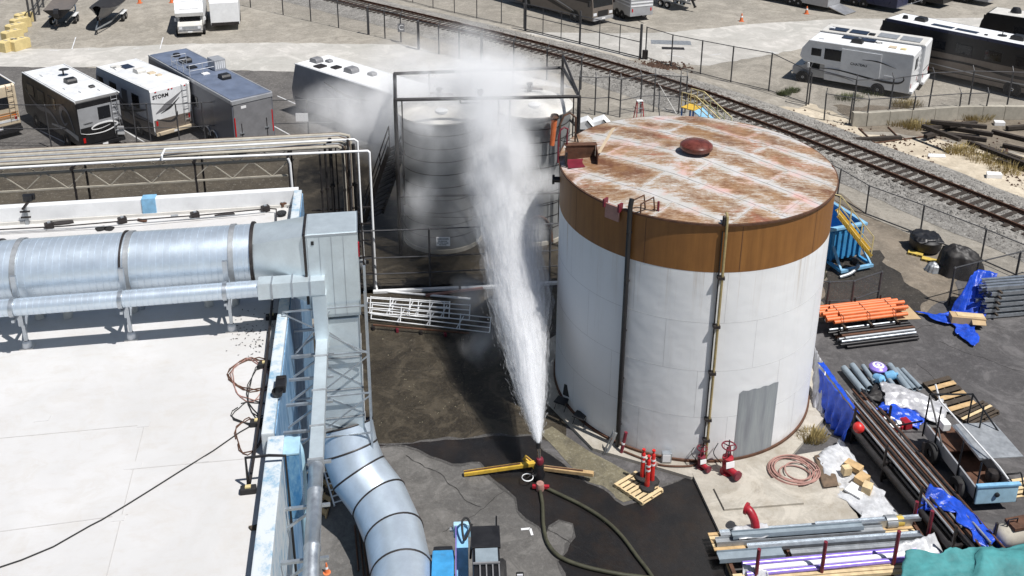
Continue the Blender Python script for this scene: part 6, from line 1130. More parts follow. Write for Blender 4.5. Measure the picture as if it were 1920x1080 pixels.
for i in range(420): a = random.gauss(0, 1); b = random.gauss(0, 1); pts.append(g(1228, 124) + Vector((a * 1.1, b * .6, .02)))
scatter('bark_pile', pts, .05, .16, 'bark_brown', 'dark brown pile of bark mulch beside the gate', 'mulch')
pts = []
for i in range(2600):
    x, y = random.uniform(1430, 1930), random.uniform(205, 400); p = g(x, y)
    if fbm(p.x * .35, p.y * .35, 5) > -.05 and y < 262 + (x - 1560) * .38: pts.append(p + UP * .012)
scatter('debris', pts, .03, .12, 'bark_brown', 'scattered dark wood debris on the sandy ground beyond the tracks', 'debris')
pts = [g(random.uniform(700, 1040), random.uniform(590, 800)) + UP * .014 for i in range(500)]
scatter('pebbles', [p for p in pts if fbm(p.x * .8, p.y * .8) > 0], .012, .04, 'gutter', 'small stones and grit on the wet slab', 'grit')
# ------------------------------------------------------------------ vehicles (local x forward from the rear, y left, z up)
WHEEL = {}; WHW = {}
def add_wheel(t, x, y, r=.4, w=.24, rim='chrome'):
    k = (r, w, rim)
    if k not in WHEEL:
        m = MB().lathe([(r * .55, -w / 2), (r * .92, -w / 2), (r, -w * .3), (r, w * .3), (r * .92, w / 2), (r * .55, w / 2)], 22); m.v = [(v[0], v[2], v[1]) for v in m.v]
        m2 = MB().lathe([(0, -w * .36), (r * .2, -w * .46), (r * .35, -w * .3), (r * .56, -w * .42), (r * .56, w * .42), (r * .35, w * .3), (r * .2, w * .46), (0, w * .36)], 22); m2.v = [(v[0], v[2], v[1]) for v in m2.v]
        WHEEL[k] = (m, m2, rim)
    hw = WHW.get(t.name, 0)
    if hw: y = math.copysign(hw + .03 - w / 2, y)
    m, m2, rim = WHEEL[k]; o = m.ob('wheel', 'black_rubber', t, smooth=True); o.location = (x, y, r); m2.ob('rim', rim, o, smooth=True); 
    if hw: m3 = MB().lathe([(0, 0), (r * 1.22, 0), (r * 1.22, .008), (0, .008)], 24); m3.v = [(v[0], math.copysign(hw + .004 + v[2], y), v[1] + r) for v in m3.v if True]; a_ = m3.ob('wheel_arch', 'black_plastic', t); a_.location.x = x
    return o
def stripe(t, pts, wd, plane, mat, name='stripe', off=.012, parent=None):
    # pts (u, z); plane ('s', y) side, ('r', x) rear
    P = catmull([Vector((a, b, 0)) for a, b in pts], 8); m = MB(); n = len(P)
    for i, p in enumerate(P):
        d = (P[min(i + 1, n - 1)] - P[max(i - 1, 0)]).normalized(); nn = Vector((-d.y, d.x, 0)); w_ = wd[0] + (wd[1] - wd[0]) * i / (n - 1) if len(wd) == 2 else (wd[0] + (wd[1] - wd[0]) * i * 2 / (n - 1) if i * 2 < n else wd[1] + (wd[2] - wd[1]) * (i * 2 / (n - 1) - 1))
        for s_ in (1, -1):
            q = p + nn * w_ / 2 * s_; m.v.append((q.x, plane[1], q.y) if plane[0] == 's' else (plane[1], q.x, q.y))
    m.f = [(2 * i, 2 * i + 1, 2 * i + 3, 2 * i + 2) for i in range(n - 1)]
    o = m.ob(name, mat, parent or t); sf = o.modifiers.new('thick', 'SOLIDIFY'); sf.thickness = off; sf.offset = 0; return o
def ac_unit(t, x, y, z, mat='black_plastic', s=1.0):
    MB().extr([(-.36 * s, 0), (.36 * s, 0), (.34 * s, .2 * s), (.22 * s, .28 * s), (-.26 * s, .28 * s), (-.36 * s, .16 * s)], -.27 * s, .27 * s).ob('air_conditioner', mat, t, bevel=.04).location = (x, y, z)
def vent(t, x, y, z, mat='white_metal', s=.36): MB().box(0, 0, .05, s, s, .1).ob('roof_vent', mat, t, bevel=.02).location = (x, y, z)
def ladder(t, y, z0, z1, x=-.1, mat='alu'):
    l = MB(); l.tube([(.12, y - .16, z1 + .05), (x, y - .16, z1), (x, y - .16, z0)], .016, 6); l.tube([(.12, y + .16, z1 + .05), (x, y + .16, z1), (x, y + .16, z0)], .016, 6); o = l.ob('ladder', mat, t)
    for k in range(6): MB().cyl((x, y - .16, z0 + (z1 - z0) * (k + .5) / 6), (x, y + .16, z0 + (z1 - z0) * (k + .5) / 6), .016, n=6).ob('rung', mat, o)
def window(t, plane, u0, u1, z0, z1, frame='black_plastic', glass='glass'):
    c, s = ((u0 + u1) / 2, (z0 + z1) / 2), (u1 - u0, z1 - z0); m = MB(); m2 = MB()
    if plane[0] == 's': m.box(c[0], plane[1], c[1], s[0] + .08, .02, s[1] + .08); m2.box(c[0], plane[1], c[1], s[0], .032, s[1])
    else: m.box(plane[1], c[0], c[1], .02, s[0] + .08, s[1] + .08); m2.box(plane[1], c[0], c[1], .032, s[0], s[1])
    o = m.ob('window', frame, t, bevel=.006, seg=1); m2.ob('pane', glass, o, bevel=.006, seg=1); return o
def rv_base(name, label, cat, pos, rz, L, W, H, body, roof, skirt, z0=.42, front='flat', skirt_h=.75, group='motorhomes and trailers on the storage lot', cap=None):
    t = thing(name, label, cat, pos, rz, group)
    if front == 'flat': prof = [(0, z0 + .12), (.06, z0), (L - .1, z0), (L, z0 + .25), (L, H * .45), (L - .18, H * .8), (L - .45, H - .05), (L - .55, H), (.1, H), (0, H - .12)]
    elif front == 'nose': prof = [(0, z0), (L - 1.8, z0), (L - 1.75, 1.5), (L - .3, 1.55), (L, 1.9), (L - .1, H * .8), (L - .5, H - .05), (L - .7, H), (.05, H), (0, H - .06)]
    elif front == 'wedge': prof = [(0, z0), (L - .5, z0), (L - .1, z0 + .5), (L, H * .5), (L - .5, H - .1), (L - .8, H), (.04, H), (0, H - .05)]
    else: prof = [(0, z0), (L, z0), (L, H - .05), (L - .05, H), (.05, H), (0, H - .05)]
    MB().extr(prof, -W / 2, W / 2).ob('body', body, t, bevel=.05); WHW[t.name] = W / 2
    if skirt: 
        for s_ in (-1, 1): MB().bb(.02, L - (.3 if front != 'nose' else 1.85), s_ * W / 2 - .005, s_ * W / 2 + .01, z0 + .02, z0 + skirt_h).ob('skirt', skirt, t)
    MB().bb(.12, L - .6, -W / 2 + .07, W / 2 - .07, H - .005, H + .025).ob('roof_skin', roof, t, bevel=.015)
    for s_ in (-1, 1): MB().bb(.05, L - .5, s_ * W / 2 - .05, s_ * W / 2 + .02, H - .06, H + .01).ob('awning_rail', cap or roof, t, bevel=.01)
    return t
def place(pl, pf, H, W):                 # roof corner rear-left, roof corner front-left in the picture -> rear centre and heading
    a, b = g(*pl, H), g(*pf, H); d = dirof(a, b); left = Vector((-d.y, d.x, 0)); p = a - left * W / 2; return Vector((p.x, p.y, 0)), math.atan2(d.y, d.x), (b - a).length
def tail_lights(t, W, z=.9, mat='lens_red', x=-.015):
    for s_ in (-1, 1): MB().bb(x - .012, x + .012, s_ * (W / 2 - .22) - .06, s_ * (W / 2 - .22) + .06, z, z + .28).ob('tail_light', mat, t, bevel=.01)
def bumper(t, W, z=.4, mat='white_metal', x=-.12): MB().bb(x - .06, x + .1, -W / 2 + .05, W / 2 - .05, z, z + .2).ob('bumper', mat, t, bevel=.03); MB().bb(x - .068, x - .06, -.18, .12, z + .04, z + .16).ob('number_plate', 'sign_white', t)
# B black and white motorhome
W = 2.45; p, rz, L = place((140, 192), (35, 132), 3.2, W)
t = rv_base('motorhome', 'black and white motorhome with an oval swirl on its rear panel', 'motorhome', p, rz, L, W, 3.2, 'black_paint', 'white_metal', None, .5)
MB().bb(-.02, .0, -W / 2 + .06, W / 2 - .06, 1.35, 2.75).ob('rear_panel', 'silver_paint', t); window(t, ('r', -.025), -.55, .05, 1.95, 2.6)
stripe(t, [(1.15, 1.35), (.7, 1.2), (-.1, 1.15), (-.7, 1.3), (-.9, 1.5), (-.5, 1.68), (.1, 1.68), (.5, 1.55), (.45, 1.42), (.0, 1.4), (-.5, 1.5)], (.02, .1, .02), ('r', -.028), 'sign_white', 'swirl'); MB().bb(-.03, -.005, -W / 2 + .08, W / 2 - .08, 1.25, 1.62).ob('rear_dark_panel', 'black_paint', t)  # black lower rear panel is part of the body's own two-tone paint
stripe(t, [(.6, 1.2), (1.2, 2.2), (2.0, 2.4), (2.4, 1.9), (2.0, 1.4), (1.5, 1.6)], (.05, .35, .05), ('s', W / 2 + .012), 'grey_body', 'swirl'); stripe(t, [(2.6, .9), (4.0, 1.6), (6.0, 1.5), (7.6, 2.2)], (.05, .3, .1), ('s', W / 2 + .012), 'grey_paint', 'swirl'); stripe(t, [(.2, 1.0), (2.0, 1.1), (4.0, .9)], (.3, .1), ('s', W / 2 + .012), 'silver_paint', 'swirl')
ladder(t, -.85, .9, 3.1); tail_lights(t, W, .75); bumper(t, W, .4, 'black_paint'); ac_unit(t, 3.6, 0, 3.22); ac_unit(t, 1.9, -.5, 3.2, 'black_plastic', .5); vent(t, 1.4, .2, 3.2); vent(t, 2.6, .6, 3.2); vent(t, 1.0, -.7, 3.2); vent(t, 6.0, .5, 3.2, s=.5)
MB().tube([(5.4, -.3, 3.2), (5.4, -.3, 3.5), (5.2, -.3, 3.6)], .05, 8).ob('antenna', 'black_plastic', t); MB().lathe([(0, .0), (.3, .04), (.26, .06), (0, .06)], 14, (5.2, -.3, 3.56)).ob('antenna_dish', 'black_plastic', t)
for x in (2.0, 6.6):
    for s_ in (-1, 1): add_wheel(t, x, s_ * (W / 2 - .16))
for u in (3.0, 4.6, 6.2): window(t, ('s', W / 2 + .005), u, u + 1.0, 2.0, 2.65)
text_ob('lettering', 'vacation', .15, 'ink', t, frame_mx((-.035, .7, 1.85), (0, -1, 0), (0, 0, 1)))
# C white motorhome with the storm lettering
p, rz, L = place((280, 170), (174, 122), 3.2, W)
t = rv_base('motorhome', 'white motorhome with storm lettering and dark diagonal slashes on its rear', 'motorhome', p, rz, L, W, 3.2, 'white_paint', 'white_metal', 'tan_body', .45)
MB().bb(-.015, .0, -W / 2 + .06, W / 2 - .06, .5, 1.35).ob('rear_skirt', 'tan_body', t); text_ob('lettering', 'STORM', .3, 'ink', t, frame_mx((-.014, .62, 2.72), (0, -1, 0), (0, 0, 1)), .006)
stripe(t, [(1.0, 1.75), (.3, 2.1), (-.7, 2.75)], (.04, .34, .02), ('r', -.012), 'grey_paint', 'slash'); stripe(t, [(.7, 1.7), (.1, 1.95), (-.5, 2.4)], (.02, .12, .02), ('r', -.014), 'ink', 'slash'); stripe(t, [(1.0, 1.4), (.2, 1.1), (-.2, 1.25), (-.3, 1.6)], (.03, .16, .03), ('r', -.018), 'ink', 'slash')
for pts in ([(.4, 1.3), (2.0, 1.2), (3.4, 1.6), (4.6, 2.3)], [(.6, 1.9), (2.2, 1.5), (4.0, 1.2), (5.8, 1.5)], [(4.8, 1.0), (5.8, 1.7), (6.8, 1.8)]): stripe(t, pts, (.06, .4, .04), ('s', W / 2 + .014), 'grey_paint', 'swirl'); stripe(t, [(a + .3, b - .12) for a, b in pts], (.03, .14, .02), ('s', W / 2 + .016), 'ink', 'swirl')
window(t, ('s', W / 2 + .005), 1.5, 2.3, 1.75, 2.5); window(t, ('s', W / 2 + .005), 4.3, 5.1, 1.9, 2.6); window(t, ('s', W / 2 + .005), 6.0, 6.7, 1.8, 2.6); MB().bb(2.9, 3.6, W / 2, W / 2 + .02, .7, 2.55).ob('door', 'grey_body', t, bevel=.01)
ladder(t, -.85, .8, 3.1); bumper(t, W, .42, 'cream'); tail_lights(t, W, 1.0); ac_unit(t, 3.6, .0, 3.22, 'off_white', .95); vent(t, 2.9, -.4, 3.2, 'cream', .4); vent(t, 5.6, .5, 3.2, 'off_white', .5); MB().bb(4.8, 5.7, -.3, .3, 3.225, 3.26).ob('solar_panel', 'solar', t); vent(t, 2.2, -.5, 3.2, 'cream', .3)
MB().bar((5.6, .7, 3.25), (4.9, .75, 3.45), .05, .08).ob('antenna', 'off_white', t)
for y in (-.9, -.1, .1, .9): MB().bb(-.03, .0, y - .05, y + .05, 3.0, 3.05).ob('marker_light', 'lens_red', t)
for x in (2.0, 6.0):
    for s_ in (-1, 1): add_wheel(t, x, s_ * (W / 2 - .16))
# D grey enclosed trailer with roof deck
p, rz, L = place((433, 190), (272, 100), 3.3, W)
t = rv_base('enclosed_trailer', 'long dark grey enclosed trailer with a blue grey roof and roof deck', 'trailer', p, rz, L, W, 3.3, 'grey_body', 'blue_grey_roof', None, .45, 'wedge', cap='silver_paint')
for s_ in (-1, 1): MB().bb(.0, L - .6, s_ * W / 2 - .02, s_ * W / 2 + .03, 3.12, 3.29).ob('trim_rail', 'silver_paint', t)
MB().bb(-.03, .0, -W / 2 + .08, W / 2 - .08, .62, 3.0).ob('ramp_door', 'grey_paint', t, bevel=.01); MB().bb(-.05, .02, -W / 2, W / 2, 3.05, 3.28).ob('rear_header', 'silver_paint', t, bevel=.02)
for y in (-.75, .75): MB().cyl((-.05, y, .8), (-.05, y, 1.9), .02, n=6).ob('door_bar', 'dark_steel', t); MB().bb(-.08, -.04, y - .12, y + .12, 1.3, 1.36).ob('latch', 'galv', t)
for k in range(10): MB().bb(-.036, -.03, -1.05 + .22 * k, -.94 + .22 * k, .66, .71).ob('reflector', 'sign_white' if k % 2 else 'lens_red', t)
for s_ in (-1, 1): MB().bb(-.04, -.005, s_ * 1.12 - .03, s_ * 1.12 + .03, 1.0, 2.3).ob('light_strip', 'lens_red', t)
bumper(t, W, .42, 'grey_paint', -.05); MB().bb(-.04, -.03, .4, .7, 2.75, 2.9).ob('sticker', 'sign_white', t)
ac_unit(t, 4.0, -.3, 3.32); ac_unit(t, 8.6, .1, 3.32, 'black_plastic', 1.05); MB().bb(5.6, 6.6, -1.15, -.45, 3.33, 4.0).ob('deck_locker', 'silver_paint', t, bevel=.03)
for k in range(5): MB().bb(5.595, 5.6, -1.1 + .13 * k, -1.02 + .13 * k, 3.45, 3.9).ob('locker_slat', 'white_metal', t)
for h in (.35, .7): MB().tube([(5.6, 1.1, 3.3 + h), (8.2, 1.1, 3.3 + h), (8.2, .2, 3.3 + h)], .022, 6).ob('deck_rail', 'alu', t); MB().tube([(5.6, 1.1, 3.3 + h), (5.6, -.4, 3.3 + h)], .022, 6).ob('deck_rail', 'alu', t)
for x, y in ((5.6, 1.1), (6.5, 1.1), (7.4, 1.1), (8.2, 1.1), (5.6, .3), (8.2, .2)): MB().cyl((x, y, 3.3), (x, y, 4.0), .02, n=6).ob('deck_post', 'alu', t)
MB().bb(5.3, 5.7, .0, .4, 3.33, 3.38).ob('roof_hatch', 'sign_white', t); vent(t, 7.2, .3, 3.32, 'black_plastic', .5)
MB().lathe([(0, .2), (.2, .18), (.25, 0)], 16, (10.2, 0, 3.33)).ob('satellite_dome', 'black_plastic', t)
for x in (2.6, 3.5):
    for s_ in (-1, 1): add_wheel(t, x, s_ * (W / 2 - .05), .37); MB().tube([(x + .5 * math.cos(a), s_ * (W / 2 + .06), .42 + .42 * math.sin(a)) for a in [math.pi * k / 8 for k in range(9)]], .04, 6).ob('fender', 'alu', t)
window(t, ('s', W / 2 + .005), 4.6, 5.2, 1.7, 2.3); MB().bb(5.7, 6.4, W / 2, W / 2 + .02, .6, 2.5).ob('door', 'grey_paint', t, bevel=.01)
# A beige motorhome at the left edge
p = g(-8, 263); rz = R_(136)
t = rv_base('motorhome', 'beige motorhome with brown stripes cut off by the left edge', 'motorhome', g(30, 262) + Vector((-1.0, .2, 0)), rz, 8.5, W, 3.1, 'cream', 'black_paint', None, .5, cap='white_metal')
window(t, ('r', -.015), -.7, .35, 1.75, 2.35); bumper(t, W, .5, 'black_paint'); MB().bb(-.4, .0, -W / 2 + .05, W / 2 - .05, .3, .55).ob('rear_step', 'black_paint', t, bevel=.04); tail_lights(t, W, .95)
for z, mt_, h in ((1.35, 'tan_stripe', .07), (1.22, 'lens_amber', .06), (1.08, 'tan_stripe', .1), (.86, 'white_metal', .14)): MB().bb(-.014, 0, -W / 2 + .06, W / 2 - .06, z, z + h).ob('stripe', mt_, t); MB().bb(.1, 8.0, W / 2, W / 2 + .012, z, z + h).ob('stripe', mt_, t)
ladder(t, -.9, 1.0, 3.05, mat='cream'); ac_unit(t, 2.0, -.2, 3.12, 'white_metal', 1.1); vent(t, 4.0, .2, 3.1)
for y in (-.8, 0, .8): MB().bb(-.03, 0, y - .05, y + .05, 2.85, 2.9).ob('marker_light', 'lens_amber', t)
for x in (2.2, 6.6):
    for s_ in (-1, 1): add_wheel(t, x, s_ * (W / 2 - .16))
# E fifth wheel in the mist
p, rz, L = place((701, 163), (543, 113), 3.5, 2.5); p = p - Vector((math.cos(rz), math.sin(rz), 0)) * (11.5 - L); L = 11.5
t = rv_base('fifth_wheel_trailer', 'white roofed travel trailer half hidden in the drifting mist', 'trailer', p, rz, max(L, 9.0), 2.5, 3.4, 'silver_paint', 'white_paint', 'grey_body', .5, 'wedge'); L = max(L, 9.0)
for x, y, s_ in ((10.2, .2, 1.0), (9.6, -.3, .6), (7.0, .1, 1.1), (5.6, -.3, .7)): ac_unit(t, x, y, 3.42, 'grey_paint', s_)
vent(t, 9.2, .7, 3.42, 'dark_steel', .6); vent(t, 8.3, .2, 3.42, 'dark_steel', .5); stripe(t, [(.5, 1.6), (3, 1.9), (5.5, 1.7), (8, 2.4)], (.1, .5, .1), ('s', 1.262), 'grey_body', 'swirl'); stripe(t, [(4.0, 2.6), (6.0, 2.4), (8.2, 2.8)], (.05, .2, .05), ('s', 1.262), 'ink', 'swirl'); window(t, ('s', 1.255), 5.0, 6.0, 1.6, 2.3); window(t, ('s', 1.255), 2.2, 3.4, 1.8, 2.5); MB().bb(7.2, 7.9, 1.25, 1.268, .8, 2.6).ob('door', 'silver_paint', t)
for x in (2.8, 3.8):
    for s_ in (-1, 1): add_wheel(t, x, s_ * 1.12, .38)
text_ob('lettering', 'EVEREST', .22, 'ink', t, frame_mx((6.5, 1.27, 2.2), (-1, 0, 0), (0, 0, 1)))
# class C camper
W = 2.5; p, rz, L = place(( 1100 + 1440 / 2.3415, 245 / 2.3415), (1100 + 1075 / 2.3415, 190 / 2.3415), 3.1, W); L = 7.4
t = rv_base('camper', 'white cab-over camper with black swoosh and lettering behind the fence', 'motorhome', p, rz, L, W, 3.1, 'white_paint', 'white_paint', None, .45, 'nose')
MB().extr([(L - 1.9, .45), (L + .35, .45), (L + .5, .7), (L + .45, 1.05), (L - .25, 1.2), (L - .75, 1.56), (L - 1.9, 1.56)], -1.0, 1.0).ob('cab', 'silver_paint', t, bevel=.06); MB().obox((L - .48, 0, 1.4), (.5, 0, -.36), (0, 1.7, 0), (.02, 0, .028)).ob('windscreen', 'glass', t); window(t, ('s', 1.0), L - 1.35, L - .7, 1.1, 1.5)
for s_ in (-1, 1): MB().bb(L - .75, L - .6, s_ * 1.25 - .08, s_ * 1.25 + .08, 1.15, 1.5).ob('mirror', 'white_paint', t, bevel=.03); MB().bb(L + .42, L + .5, s_ * .8 - .14, s_ * .8 + .14, .78, .98).ob('headlight', 'lens_clear', t, bevel=.02)
MB().bb(L + .4, L + .55, -.95, .95, .42, .6).ob('front_bumper', 'chrome', t, bevel=.03)
window(t, ('s', W / 2 + .005), 4.3, 5.7, 1.95, 2.65); window(t, ('s', W / 2 + .005), 6.0, 6.6, 2.1, 2.55); window(t, ('r', -.012), -.45, .35, 1.9, 2.6); MB().bb(3.55, 4.1, W / 2, W / 2 + .02, 2.35, 2.6).ob('vent_grille', 'white_metal', t); MB().bb(3.4, 4.0, W / 2, W / 2 + .02, 1.25, 1.6).ob('hatch', 'off_white', t, bevel=.01); MB().bb(2.0, 4.6, W / 2, W / 2 + .05, .9, 2.85).ob('slide_out', 'white_paint', t, bevel=.02)
text_ob('lettering', 'CHATEAU', .24, 'ink', t, frame_mx((3.4, W / 2 + .056, 1.9), (-1, 0, 0), (0, 0, 1)), .005)
stripe(t, [(6.0, 1.25), (4.6, 1.3), (2.2, 1.05), (.9, 1.05), (.45, 1.3), (.5, 1.6)], (.03, .16, .04), ('s', W / 2 + .06), 'ink', 'swoosh'); stripe(t, [(3.2, 2.3), (2.2, 2.32), (1.0, 2.05)], (.02, .09, .01), ('s', W / 2 + .06), 'ink', 'swoosh'); stripe(t, [(5.8, .95), (4.6, .9), (3.6, .7)], (.02, .1, .02), ('s', W / 2 + .06), 'grey_paint', 'swoosh')
MB().bb(1.2, 1.7, W / 2, W / 2 + .02, 1.1, 1.45).ob('hatch', 'white_metal', t, bevel=.01)
ladder(t, -.7, .9, 3.0, mat='white_metal'); bumper(t, W, .42, 'white_paint'); tail_lights(t, W, .8); ac_unit(t, 3.9, .2, 3.12, 'black_plastic', 1.05); vent(t, 1.6, .1, 3.1, 'cream', .5); vent(t, .9, .2, 3.1, 'pale_yellow', .35); vent(t, 6.2, .5, 3.1); vent(t, 2.6, -.4, 3.1, 'off_white', .25)
for x, y in ((4.6, -.7), (3.4, -.7)): MB().bb(x - .5, x + .5, y - .35, y + .35, 3.16, 3.2).ob('solar_panel', 'solar', t)
MB().bb(2.4, 3.2, -.5, -.44, 3.15, 3.22).ob('antenna', 'dark_steel', t)
for x in (2.0, L - .35):
    for s_ in (-1, 1): add_wheel(t, x, s_ * (1.05), .38, .24, 'alu')
d = Vector((math.cos(rz), math.sin(rz), 0)); lft = Vector((-d.y, d.x, 0))
t = rv_base('motorhome', 'plain white motorhome parked close behind the cab-over camper', 'motorhome', p - lft * 2.6 - d * .25, rz, 7.6, 2.4, 3.2, 'white_paint', 'off_white', None, .45, 'nose')
for k in range(2): MB().bb(.5 + 1.5 * k, 1.8 + 1.5 * k, -.4, .8, 3.24, 3.28).ob('solar_panel', 'galv_dull', t)
for k in range(2): MB().bb(4.0 + 1.4 * k, 5.2 + 1.4 * k, -.2, .8, 3.24, 3.28).ob('solar_panel', 'solar', t)
vent(t, 3.7, .5, 3.24, 'black_plastic', .4); bumper(t, 2.4, .42, 'white_paint'); tail_lights(t, 2.4); stripe(t, [(1, 1.4), (-.9, 1.35)], (.05, .05), ('r', -.012), 'ink', 'stripe'); vent(t, 6.5, .3, 3.24)
for x in (2, 6):
    for s_ in (-1, 1): add_wheel(t, x, s_ * 1.0)
# big dark coach, right
def coach(label, pl, pf, H, L, W=2.55, roof='white_paint', body='tan_body', upper='black_paint', rail='navy', rev=False):
    p, rz, _ = place(pl, pf, H, W); fd_ = Vector((math.cos(rz), math.sin(rz), 0)); p = p + fd_ * (_ - L)
    t = rv_base('coach_motorhome', label, 'motorhome', p, rz, L, W, H, body, roof, None, .4, 'flat', cap=rail)
    for s_ in (-1, 1):
        MB().bb(.1, L - .3, s_ * W / 2 - .004, s_ * W / 2 + .012, H * .55, H - .16).ob('upper_band', upper, t); MB().bb(.1, L - .6, s_ * W / 2 - .002, s_ * W / 2 + .018, H - .2, H - .05).ob('roof_band', rail, t)
        stripe(t, [(.5, 1.5), (3, 1.35), (6, 1.55), (L - 1, 1.3)], (.25, .1), ('s', s_ * (W / 2 + .016)), 'black_paint', 'swoosh'); stripe(t, [(.3, 1.05), (4, .95), (L - 2, 1.1)], (.1, .05), ('s', s_ * (W / 2 + .016)), 'silver_paint', 'swoosh'); stripe(t, [(1.0, .8), (5, .75), (L - 3, .6)], (.08, .04), ('s', s_ * (W / 2 + .016)), 'black_paint', 'swoosh')
        for x in (2.6, L - 2.3): add_wheel(t, x, s_ * (W / 2 - .14), .48, .26)
        for u in (1.6, 3.6, 5.6, 7.4): window(t, ('s', s_ * (W / 2 + .015)), u, u + 1.1, H * .6, H * .78)
    MB().obox((L - .12, 0, H * .64), (-.22, 0, 1.2), (0, W - .25, 0), (.02, 0, .004)).ob('windscreen', 'glass', t)
    return t, L, W, H
t, L, W, H = coach('large black and tan coach with a white roof at the right edge', (1100 + 1920 / 2.3415, 200 / 2.3415), (1100 + 1285 / 2.3415, 75 / 2.3415), 3.6, 12.5)
ac_unit(t, L - 2.6, .1, H + .02, 'black_plastic', 1.1); ac_unit(t, 3.2, .1, H + .02, 'black_plastic', 1.2); MB().lathe([(0, .3), (.15, .26), (.2, .1), (.2, 0)], 16, (L - 1.5, .3, H)).ob('dome', 'black_plastic', t, smooth=True)
for k in range(2): MB().bb(L - 6.8 + 1.7 * k, L - 5.3 + 1.7 * k, .2, .75, H + .03, H + .06).ob('solar_panel', 'solar', t)
MB().lathe([(.0, .02), (.3, .0), (.3, .03), (0, .05)], 14, (L - 8.2, -.1, H + .05)).ob('antenna_dish', 'black_plastic', t); MB().cyl((L - 8.2, -.1, H), (L - 8.2, -.1, H + .4), .03, n=6).ob('antenna', 'black_plastic', t); vent(t, L - 7.4, .6, H, 'black_plastic', .2)
c2, L, W, H = coach('rounded black coach with a pale roof in the top right corner', (1960, 40), (1838, 22), 3.4, 11, roof='off_white', body='black_paint', rail='black_paint'); MB().lathe([(0, .5), (.25, .45), (.38, .2), (.38, 0)], 18, (L - 2.2, 0, H)).ob('dome', 'black_plastic', c2, smooth=True); MB().lathe([(.42, .0), (.55, 0), (.5, .06), (.42, .06)], 18, (L - 2.2, 0, H)).ob('dome_ring', 'off_white', c2)
# black coach top centre
pa, pb = g(972, 10), g(1078, 40); d = dirof(pa, pb); rz = math.atan2(d.y, d.x); rt = Vector((d.y, -d.x, 0)); L = 11.5
t = rv_base('coach_motorhome', 'dark grey coach motorhome facing the gate at the top', 'motorhome', pb - d * (L - 2.2) - rt * 1.2, rz, L, 2.5, 3.5, 'tan_body', 'white_paint', None, .4)
for s_ in (-1, 1):
    MB().bb(.1, L - .3, s_ * 1.25 - .004, s_ * 1.25 + .012, 1.9, 3.3).ob('upper_band', 'black_paint', t); stripe(t, [(5, 1.6), (8, .9), (10, .6)], (.4, .05), ('s', s_ * 1.266), 'black_paint', 'swoosh')
    stripe(t, [(6.2, 1.7), (8.6, 1.1), (9.4, .8)], (.12, .03), ('s', s_ * 1.27), 'silver_paint', 'swoosh')
    for x in (2.8, L - 2.2): add_wheel(t, x, s_ * 1.12, .48, .26)
    MB().bb(L - .05, L + .02, s_ * .95 - .2, s_ * .95 + .2, .85, 1.1).ob('headlight', 'lens_clear', t, bevel=.02)
MB().obox((L - .1, 0, 2.2), (-.2, 0, 1.2), (0, 2.3, 0), (.03, 0, .005)).ob('windscreen', 'glass', t); MB().bb(L - .02, L + .03, -.6, .6, .75, 1.25).ob('grille', 'black_plastic', t); MB().bb(L - .1, L + .1, -1.2, 1.2, .42, .7).ob('front_bumper', 'silver_paint', t, bevel=.04); MB().bb(L + .1, L + .112, -.2, .2, .5, .62).ob('number_plate', 'sign_white', t)
for s_ in (-1, 1): MB().bb(L - .3, L - .1, s_ * 1.5 - .1, s_ * 1.5 + .1, 1.7, 2.2).ob('mirror', 'black_plastic', t, bevel=.03)
# horse trailer
pa, pb = g(1188, 40), g(1140, 18); d = dirof(pa, pb); rz = math.atan2(d.y, d.x)
t = rv_base('livestock_trailer', 'silver and white livestock trailer at the top beside the white boat', 'trailer', g(1202, 40), rz, 7.0, 2.3, 2.7, 'silver_paint', 'white_paint', None, .5, 'box')
for z in (1.35, 1.65, 1.95): 
    for s_ in (-1, 1): MB().bb(.05, 6.9, s_ * 1.15 - .004, s_ * 1.15 + .02, z, z + .12).ob('side_slat', 'white_paint', t)
    MB().bb(-.03, .0, -1.1, 1.1, z, z + .12).ob('rear_slat', 'white_paint', t)
for x in (1.4, 2.3):
    for s_ in (-1, 1): add_wheel(t, x, s_ * 1.1, .36)
MB().bar((-.9, 0, .5), (0, 0, .5), .1, .1).ob('drawbar', 'dark_steel', t); tail_lights(t, 2.3)
